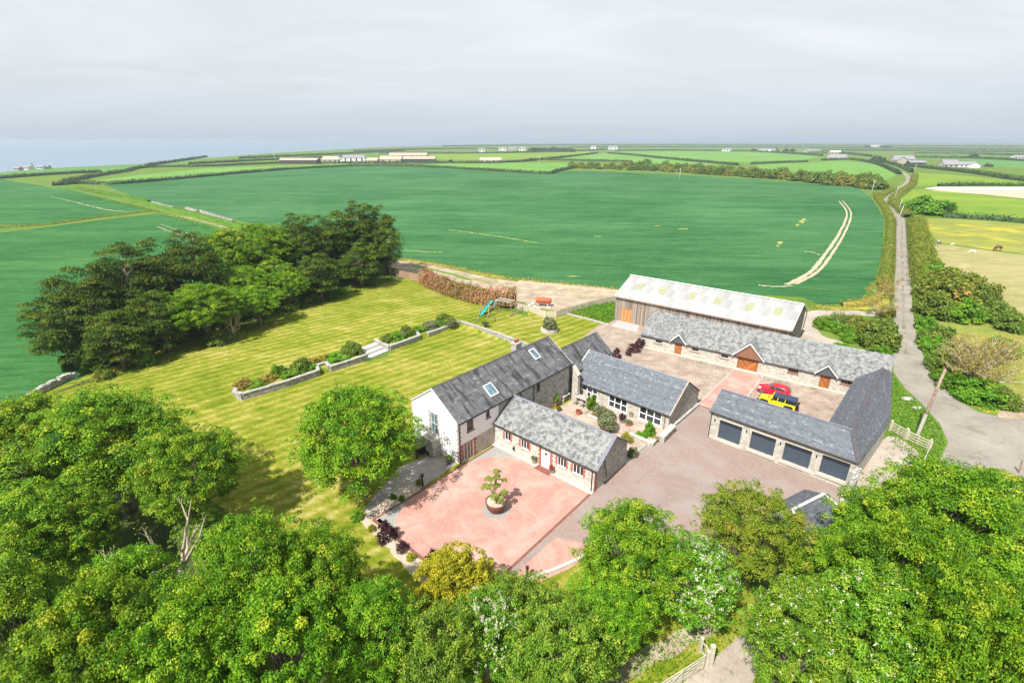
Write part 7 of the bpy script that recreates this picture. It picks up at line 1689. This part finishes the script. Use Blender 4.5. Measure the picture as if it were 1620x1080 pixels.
leaf_hedge('lane_hedge', 'green bramble hedge behind the dirt yard of the barn', PX((1290, 514), (1320, 512), (1350, 516), (1375, 522)), 2.0, 1.5, 'leaf_hedge', .28, 14, 77, hg)
FH = [((85, 294), (130, 291), (180, 292), (300, 282), (440, 269.5), (555, 263)), ((555, 263), (650, 263.5), (760, 269.5), (860, 275), (885, 271), (908, 266)), ((95, 292), (150, 280), (200, 272), (233, 265.5), (333, 263.5), (440, 259), (540, 258.5)), ((0, 283), (80, 277), (160, 272.5)), ((233, 263), (280, 256), (327, 249)), ((300, 260), (440, 253), (560, 248)),
      ((540, 258.5), (690, 258.5), (800, 257.5), (870, 252), (945, 243)), ((837, 253), (953, 255.5), (1000, 257)), ((962, 243), (1000, 246), (1038, 250), (1100, 256), (1167, 262)), ((974, 239), (1080, 238.5), (1196, 240.5), (1300, 247)), ((1189, 260), (1225, 258.5), (1277, 256.5)), ((1279, 242), (1330, 243), (1378, 248)), ((1300, 254), (1345, 253), (1378, 258), (1400, 265), (1422, 276)), ((1393, 256), (1420, 263), (1442, 273)),
      ((1430, 263), (1480, 268), (1540, 275), (1620, 287), (1760, 300)), ((1484, 294.5), (1560, 294), (1620, 294.5), (1760, 297)), ((1442, 249.5), (1540, 251), (1620, 255)), ((1447, 243), (1540, 244), (1620, 247)), ((1300, 238.5), (1450, 239), (1620, 241)), ((600, 243), (760, 243), (900, 240), (960, 237)), ((560, 240), (700, 236), (830, 235.5)), ((900, 233.5), (1100, 233), (1300, 234)), ((1300, 234), (1480, 236), (1620, 237.5)),
      ((1490, 344), (1550, 347), (1620, 353), (1760, 368)), ((700, 232), (900, 230), (1100, 229.5)), ((1100, 230), (1350, 231), (1620, 233)), ((380, 251), (520, 245), (640, 239)), ((0, 358), (60, 357.5), (150, 345), (240, 334))]
FL_ = ['far dark hedge along the top left edge of the big field', 'far dark hedge along the top edge of the big field', 'far hedge zigzagging above the pale strip field', 'far hedge at the left edge near the cliffs', 'thin far hedge on the cliff-top fields', 'far hedge in front of the dark farm barn', 'far hedge from the farm buildings past the bungalow', 'far hedge behind the pale field right of the bungalow', 'far hedge slanting through the pale fields in the middle', 'long far hedge below the skyline in the middle', 'short far hedge ending in the pale field', 'far hedge behind the dormer house', 'far hedge from the dormer house down to the lane', 'far hedge on the left of the upper lane',
       'thick dark hedge running right from the gabled house', 'low hedge behind the white covered strip', 'far hedge behind the bungalow at the right edge', 'second far hedge behind the right-hand bungalow', 'third far hedge behind the right-hand bungalow', 'far hedge behind the white bungalow', 'very distant hedge left of the dark wood', 'very distant hedge right of the dark wood', 'very distant hedge at the right end below the skyline', 'green bank hedge between the yellow field and paddock', 'skyline hedge in the middle', 'skyline hedge at the right', 'distant hedge above the white farmhouse', 'grassy bank hedge between the two left crop fields']
for i, pp in enumerate(FH):
    w_ = PX(*pp); dist = sum(math.hypot(*p) for p in w_) / len(w_)
    hh = 2.0 + dist / 900.0; near = dist < 260
    if i == 27: leaf_hedge('field_hedge', FL_[i], w_, 2.2, .6, 'leaf_hedge_brown', .5, 4, 300 + i, hg); continue
    leaf_hedge('field_hedge', FL_[i], w_, 2.4 + dist / 400, hh * (1.25 if i == 14 else 1), 'leaf_hedge' if near else 'leaf_far', .45 if near else min(2.5, .5 + dist / 800), 3.0 if near else max(.25, 1.3 - dist / 1500), 300 + i, hg, lump=.24, wob_s=.12)
# bank with rough green scrub between the left fields
leaf_hedge('field_hedge', 'bright grassy bank with low scrub along the broken stone walls', PX((95, 297), (160, 305), (240, 324), (330, 345), (420, 370)), 4.5, .9, 'leaf_weed', .5, 3, 340, hg, core=True, wob_s=.2)
leaf_hedge('field_hedge', 'yellow-green bramble along the far part of the stone wall bank', PX((120, 299), (165, 308), (205, 314), (236, 320)), 3.0, 1.6, 'leaf_weed', .5, 4, 341, hg, wob_s=.3)
# thicket behind the big field: single bushes
r = random.Random(99); k = 0
line = curve([(905, 266), (960, 268), (1040, 271), (1120, 277), (1200, 282), (1290, 290), (1350, 296), (1385, 300)], 7)
for rowi, (off, cnt) in enumerate(((-1, 44), (-5, 38), (-10, 26))):
    for i in range(cnt):
        u = (i + r.uniform(-.3, .3)) / (cnt - 1) * (len(line) - 1); u = min(max(u, 0), len(line) - 1.001); a, b = line[int(u)], line[int(u) + 1]; f_ = u - int(u)
        px, py = a[0] + (b[0] - a[0]) * f_, a[1] + (b[1] - a[1]) * f_ + off * (.5 + .5 * u / len(line)) + r.uniform(-.8, .8)
        x, y = G(px, py); s_ = r.uniform(4.5, 8.5) * (0.8 if px < 990 else 1)
        kk_ = r.choice(('shr_far', 'shr_far', 'shr_far_b'))
        plant(kk_, 'thicket_bush', '%s scrub bush in the %s of the thicket behind the big field, %s row' % ('russet' if kk_ == 'shr_far_b' else 'green', 'left third' if px < 1065 else 'middle third' if px < 1225 else 'right third', ('front', 'middle', 'back')[rowi]), 'bush', x, y, s_, r.uniform(4.0, 8.2) * (0.75 if px < 990 else 1), group='bushes of the thicket behind the big field', crown='foliage', trunk='stem'); k += 1
x, y = G(1022, 262); plant('shr_weed', 'field_tree', 'bright green rounded tree standing up out of the thicket', 'tree', x, y, 9, 9, crown='foliage', trunk='stem')
# distant wood and skyline trees
for i in range(16):
    x, y = G(842 + i * 4.1, 240.5 - (i % 3) * .8); plant('shr_wood', 'wood_tree', 'dark tree of the small distant wood left of centre skyline', 'tree', x, y, 13, r.uniform(9, 13), group='trees of the distant wood', crown='foliage', trunk='stem')
for lab, px, py, s_, h in [('dark round tree beside the gabled house on the lane', 1386, 256, 9, 9), ('smaller dark tree between lane and gabled house', 1396, 257, 6, 7), ('dark tree left of the distant white houses', 1192, 240, 9, 8), ('dark tree between the distant white houses', 1228, 239.5, 7, 9), ('round tree right of the distant white houses', 1243, 240, 8, 9), ('tree farthest right of the distant white houses', 1253, 240, 9, 8), ('bush at the right end of the right-hand bungalow', 1563, 264, 5, 4), ('bush before the tan gable of the lane house', 1415, 260.5, 4, 4), ('lone bush on the hedge right of the farm', 713, 258, 4, 5), ('low tree behind the right-hand bungalow', 1540, 250.5, 10, 7), ('dark tree on the skyline by the hill house', 1372, 233, 16, 9), ('second dark tree on the skyline by the hill house', 1396, 233, 18, 9), ('third dark tree on the skyline by the hill house', 1405, 233.4, 16, 7)]:
    x, y = G(px, py); plant('shr_wood', 'distant_tree', lab, 'tree', x, y, s_, h, group='distant single trees', crown='foliage', trunk='stem')

# ------------------------------------------------------------------ distant farms and houses
def far_house(label, px, py, wpx, depth_m, zE, zR, wall, roofm, az=95.0, chim=0, wins=4, name='farm_building', open_front=False, cat='building', gable_front=False):
    x, y = G(px, py); L_ = wpx * depth(x, y) / FPX
    o = thing(name, label, cat, (x, y, 0), RZ(az), 'distant buildings')
    x0 = -L_ / 2; mb = MB()
    mb.box(x0, -x0, 0, depth_m, -.3, zE)
    mb.add([(x0, 0, zE), (x0, depth_m, zE), (x0, depth_m / 2, zR), (-x0, 0, zE), (-x0, depth_m, zE), (-x0, depth_m / 2, zR)], [(0, 2, 1), (3, 4, 5)])
    mb.build('wall', wall, o)
    mb = MB(); e = .5; s_ = (zR - zE) / (depth_m / 2)
    for ya, yb in ((-e, depth_m / 2), (depth_m + e, depth_m / 2)):
        mb.hexa([(x0 - e, ya, zE - s_ * e + .02), (-x0 + e, ya, zE - s_ * e + .02), (-x0 + e, yb, zR + .02), (x0 - e, yb, zR + .02), (x0 - e, ya, zE - s_ * e + .32), (-x0 + e, ya, zE - s_ * e + .32), (-x0 + e, yb, zR + .32), (x0 - e, yb, zR + .32)])
    rf = mb.build('roof', roofm, o)
    for i in range(chim):
        cx = x0 + 1 + (L_ - 2) * (i / max(1, chim - 1)); mb = MB(); mb.box(cx - .6, cx + .6, depth_m / 2 - .6, depth_m / 2 + .6, zR - .5, zR + 1.6); mb.build('chimney', 'brick_red', rf)
    for i in range(wins):
        cx = x0 + L_ * (i + .5) / wins; ww = min(L_ / wins * .36, 1.1) if not open_front else L_ / wins * .44
        mb = MB(); mb.box(cx - ww, cx + ww, -.06, -.012, .9 if not open_front else 0.05, zE - .5); w = mb.build('bay' if open_front else 'window', 'barn_dark_far' if open_front else 'glass_dark', o)
        if not open_front: mb = MB(); mb.box(cx - ww - .1, cx + ww + .1, -.2, -.015, .7, .88); mb.build('sill', 'white_paint', w)
    return o
for a in [('dark open-fronted farm barn with tan roof at the left of the farm', 472, 259.5, 60, 14, 5, 7.5, 'barn_dark_far', 'roof_tan', 92, 0, 6, 'farm_building', True),
          ('tan-roofed low barn right of the dark open barn', 522, 256.5, 26, 14, 3.5, 8, 'wall_tan_far', 'roof_tan', 95, 0, 3), ('white farmhouse with grey roof and three brick chimneys', 560, 257, 34, 11, 6.5, 10, 'render_white', 'roof_grey_far', 85, 3, 4, 'farmhouse'), ('low grey-roofed annex left of the white farmhouse', 541, 256.5, 16, 9, 3.5, 6.5, 'render_white', 'roof_grey_far', 85, 0, 2),
          ('low reddish-roofed shed right of the white farmhouse', 588, 258, 18, 12, 3.5, 7, 'wall_tan_far', 'roof_tan', 100, 0, 2), ('stone barn with broad tan roof in the middle of the farm', 617, 257.5, 36, 15, 4.5, 9, 'wall_tan_far', 'roof_tan', 100, 0, 3), ('long dark open barn at the right end of the farm', 663, 258, 50, 16, 5.5, 8.5, 'barn_dark_far', 'roof_tan', 88, 0, 6, 'farm_building', True), ('tan-roofed barn behind the middle of the farm', 645, 250.5, 60, 20, 5, 9, 'wall_tan_far', 'roof_tan', 92, 0, 4),
          ('white bungalow with tan roof alone in the pale fields', 776, 257.5, 34, 10, 3.5, 7, 'render_white', 'roof_tan', 96, 0, 4, 'bungalow'), ('tiny distant white house above the white bungalow', 762, 241, 10, 10, 6, 10, 'render_white', 'roof_grey_far', 90, 1, 2, 'cottage'), ('distant white house left of the dark wood', 795, 238.5, 12, 12, 6, 10, 'render_white', 'roof_grey_far', 90, 0, 2, 'cottage'), ('distant white house touching the dark wood', 826, 238.5, 10, 12, 6, 11, 'render_white', 'roof_grey_far', 90, 0, 2, 'cottage'), ('distant grey-roofed house between two white ones by the wood', 811, 237.5, 14, 12, 5, 9, 'wall_tan_far', 'roof_grey_far', 90, 0, 2, 'cottage'),
          ('tiny white house right of the dark wood', 939, 236, 8, 10, 7, 12, 'render_white', 'roof_grey_far', 90, 0, 1, 'cottage'), ('wider tiny white house right of the dark wood', 970, 236.5, 14, 12, 6, 11, 'render_white', 'roof_grey_far', 90, 0, 2, 'cottage'), ('small white house on the long middle hedge', 1151, 239.5, 14, 10, 4.5, 8, 'render_white', 'roof_grey_far', 90, 0, 3, 'cottage'), ('distant white house with grey roof among dark trees', 1210, 240.5, 18, 10, 4, 8, 'render_white', 'roof_grey_far', 92, 0, 3, 'cottage'), ('distant white gabled house among dark trees', 1224, 241, 14, 10, 5, 9, 'render_white', 'roof_grey_far', 60, 0, 2, 'cottage'), ('low pale sheds on the far right of centre', 1285, 240.5, 24, 12, 3.5, 6, 'wall_tan_far', 'roof_grey_far', 90, 0, 3),
          ('white dormer house with grey roof above the lane', 1325, 252.5, 26, 10, 3.2, 8, 'render_white', 'roof_grey_far', 100, 1, 4, 'dormer_house'), ('pale-roofed house just behind the dormer house', 1322, 243, 16, 12, 4, 6.5, 'wall_tan_far', 'barge_white', 92, 0, 3), ('large grey-roofed house with chimneys where the lane ends', 1430, 258, 30, 12, 5, 10, 'wall_tan_far', 'roof_grey_far', 96, 2, 4, 'lane_house'), ('tan gabled cross wing of the large house at the lane end', 1413, 259, 12, 16, 5, 9.5, 'wall_tan_far', 'roof_grey_far', 175, 0, 0, 'lane_house'),
          ('dark low shed right of the large lane house', 1452, 261, 24, 9, 3, 5, 'barn_dark_far', 'roof_grey_far', 96, 0, 4), ('grey-roofed bungalow with pale front at the right', 1504, 265, 22, 11, 3.5, 8.5, 'wall_tan_far', 'roof_grey_far', 98, 0, 3, 'bungalow'), ('long low wing of the right-hand bungalow', 1528, 264.5, 32, 9, 3, 6, 'render_white', 'roof_grey_far', 98, 0, 5, 'bungalow'), ('small white gabled end of the right-hand bungalow', 1550, 265.5, 10, 10, 3, 6, 'render_white', 'roof_grey_far', 40, 0, 1, 'bungalow'), ('long white house cut by the right edge', 1615, 252.5, 20, 10, 4, 7, 'render_white', 'roof_grey_far', 92, 0, 4, 'cottage'),
          ('white house on the right-hand skyline among dark trees', 1388, 232.5, 18, 14, 6, 11, 'render_white', 'roof_grey_far', 90, 0, 3, 'cottage')]:
    far_house(*a)
# lighthouse station on the headland
x, y = G(53, 268.5); k_ = depth(x, y) / FPX
o = thing('lighthouse', 'white lighthouse tower on the hazy headland at the far left', 'lighthouse', (x, y, 0)); mb = MB(); mb.lathe([(2.4 * k_, -.3), (1.7 * k_, 6.6 * k_), (2.3 * k_, 6.8 * k_), (2.3 * k_, 7.3 * k_)], 16); mb.build('tower', 'render_white', o, True); mb = MB(); mb.lathe([(1.3 * k_, 7.31 * k_), (1.3 * k_, 8.6 * k_), (.2 * k_, 9.6 * k_)], 12); mb.build('lantern', 'glass_dark', o, True)
for i, (px, py, w_) in enumerate([(41, 268.6, 9), (63, 267.8, 9), (26, 270, 8), (72, 267.5, 6)]):
    far_house(['low white keeper building left of the lighthouse', 'low white keeper building right of the lighthouse', 'small pale building farthest left on the headland', 'small pale building farthest right on the headland'][i], px, py, w_, 6, 2.2, 3.6, 'render_white' if i < 2 else 'wall_tan_far', 'roof_grey_far', 90, 0, 2, 'keeper_cottage')

# ------------------------------------------------------------------ grazing ponies
def pony(label, px, py, mat, s, rz, graze=True):
    o = thing('pony', label, 'pony', (*G(px, py), 0.005), rz, 'ponies in the dusty paddock', (s, s, s))
    hd = (1.15, 0, .35) if graze else (1.25, 0, 1.55)
    nk = (.95, 0, .80) if graze else (1.0, 0, 1.35)
    J = [((-.55, 0, 1.05), .27), ((0, 0, 1.0), .30), ((.5, 0, 1.08), .27), (nk, .14), (hd, .10), ((hd[0] + .22, 0, hd[2] - .28 if graze else hd[2] - .15), .065)]
    E_ = [(0, 1), (1, 2), (2, 3), (3, 4), (4, 5)]
    for sx, hip in ((-.62, 0), (.52, 2)):
        for sy in (-.17, .17):
            b_ = len(J); kx = .07 if hip == 2 else -.10
            J += [((sx, sy, .72), .12), ((sx + kx, sy, .40), .065), ((sx + (.02 if hip == 2 else 0), sy, .03), .055)]; E_ += [(hip, b_), (b_, b_ + 1), (b_ + 1, b_ + 2)]
    b_ = len(J); J += [((-.80, 0, 1.05), .06), ((-.92, 0, .55), .05)]; E_ += [(0, b_), (b_, b_ + 1)]
    me = bpy.data.meshes.new('body'); me.from_pydata([j[0] for j in J], E_, []); me.materials.append(MATS[mat])
    b = bpy.data.objects.new('body', me); link(b, o); m = b.modifiers.new('skin', 'SKIN'); sd = b.modifiers.new('sub', 'SUBSURF'); sd.levels = sd.render_levels = 1
    for i, j in enumerate(J): me.skin_vertices[0].data[i].radius = (j[1], j[1])
    me.skin_vertices[0].data[0].use_root = True; m.use_smooth_shade = True
    mb = MB(); mb.tube([(.55, 0, 1.36), (nk[0] - .08, 0, nk[2] + .18), (hd[0] - .06, 0, hd[2] + .12)], [.03, .05, .03], 5); mb.build('mane', 'coat_brown' if mat != 'coat_white' else 'coat_white', o)
pony('piebald pony grazing at the hedge end of the dusty paddock', 1485, 387, 'coat_piebald', 1.0, R_(200)); pony('small white pony grazing second from the hedge', 1506, 389, 'coat_white', .72, R_(20)); pony('white pony grazing in the middle of the dusty paddock', 1538, 400.5, 'coat_white', .78, R_(150)); pony('brown pony standing at the right of the dusty paddock', 1578, 397, 'coat_brown', 1.35, R_(185))

# ------------------------------------------------------------------ rough grass and weeds nobody could count
def tufts(name, label, polys, n, size, mat, hgt, seed, z=0.02):
    global rng
    rng = np.random.default_rng(seed); P = []
    for poly in polys:
        q = np.array(PX(*poly)); lo, hi = q.min(0), q.max(0); area = np.prod(hi - lo); cnt = int(n * area)
        c = rng.uniform(lo, hi, (cnt, 2)); ins = np.zeros(cnt, bool); j = len(q) - 1
        for i in range(len(q)):
            xi, yi = q[i]; xj, yj = q[j]; ins ^= ((yi > c[:, 1]) != (yj > c[:, 1])) & (c[:, 0] < (xj - xi) * (c[:, 1] - yi) / (yj - yi + 1e-12) + xi); j = i
        P.append(c[ins])
    P = np.concatenate(P); N = len(P); dens = .5 + .5 * wob(P[:, 0] * .5, P[:, 1] * .5, 1, seed); z_ = rng.uniform(0, 1, N) * hgt * (.4 + dens) + z
    n_ = rng.normal(size=(N, 3)) * np.array([1, 1, .5]) + np.array([0, 0, .5])
    V, Q, T = cards(np.concatenate([P, z_[:, None]], 1), n_, size, .45 + .3 * (dens - .5) + rng.normal(0, .2, N), .4)
    o = bpy.data.objects.new(name, np_mesh(name, V, Q, T, mat)); link(o); return tag(o, label, 'plants', None, 'stuff')
tufts('weed_patch', 'lush green nettles and weeds between the fence and barn', [((886, 492), (925, 485), (972, 477), (974, 505), (962, 512), (925, 502))], 45, .3, 'leaf_weed', .7, 91)
tufts('verge_plants', 'rough green verge grass beside the garage wing and lane', [((1412, 590), (1425, 615), (1460, 645), (1485, 672), (1496, 700), (1480, 738), (1462, 730), (1470, 712), (1432, 694), (1408, 680), (1410, 640))], 30, .28, 'leaf_weed', .35, 92)
tufts('verge_plants', 'rough grass along the paddock side of the lane and junction', [((1450, 545), (1468, 575), (1490, 607), (1520, 634), (1560, 652), (1600, 650), (1600, 620), (1560, 600), (1500, 560), (1460, 520), (1446, 470), (1450, 470))], 26, .3, 'leaf_weed', .45, 93)
tufts('verge_plants', 'long grass around the foreground gate and track', [((880, 1100), (960, 1040), (1080, 985), (1160, 950), (1240, 960), (1230, 1000), (1170, 1010), (1120, 1050), (1060, 1100))], 40, .22, 'leaf_weed', .22, 94)
tufts('verge_plants', 'dry grass on the yard edge beside the rubble', [((1405, 684), (1432, 697), (1466, 714), (1450, 742), (1430, 720), (1410, 700))], 26, .25, 'leaf_weed', .3, 95)
tufts('verge_plants', 'shaded grass and ivy under the tree belt', [((100, 640), (130, 605), (320, 550), (450, 480), (560, 445), (620, 432), (628, 442), (560, 468), (450, 510), (330, 585), (200, 625))], 9, .35, 'leaf_weed', .4, 96, .1)
tufts('wall_weeds', 'weeds sprouting along the foot of the stable range wall', [((1085, 568), (1120, 575), (1119, 578), (1084, 571)), ((1135, 580), (1150, 583), (1149, 586), (1134, 583)), ((1200, 597), (1250, 606), (1249, 609), (1200, 600)), ((1268, 610), (1290, 615), (1289, 618), (1268, 613))], 26, .18, 'leaf_weed', .2, 97)
tufts('yard_weeds', 'scattered weeds on the rubble yard behind the garage', [((1345, 790), (1365, 745), (1400, 700), (1440, 715), (1425, 755), (1395, 780))], 1.8, .3, 'leaf_weed', .25, 98)
tufts('verge_plants', 'rough grass fringing both edges of the straight lane', [((1408, 345), (1418, 345), (1416, 430), (1414, 500), (1416, 556), (1410, 556), (1406, 480), (1408, 420)), ((1431, 345), (1440, 345), (1450, 430), (1452, 480), (1450, 520), (1444, 500), (1440, 430), (1435, 380))], 14, .34, 'leaf_hedge', .35, 99)
tufts('verge_plants', 'dry grass fringe between the crop and the farm track', [((630, 407), (700, 417), (800, 437), (900, 448), (985, 457), (985, 461), (900, 453), (800, 443), (700, 424), (630, 413)), ((1280, 482), (1330, 484), (1390, 470), (1398, 478), (1340, 493), (1280, 490))], 9, .35, 'leaf_dry', .35, 100)
tufts('verge_plants', 'rough green field margin beside the crops', [((85, 300), (240, 330), (420, 385), (560, 440), (540, 440), (400, 388), (240, 336))], 2.2, .5, 'leaf_weed', .4, 101)
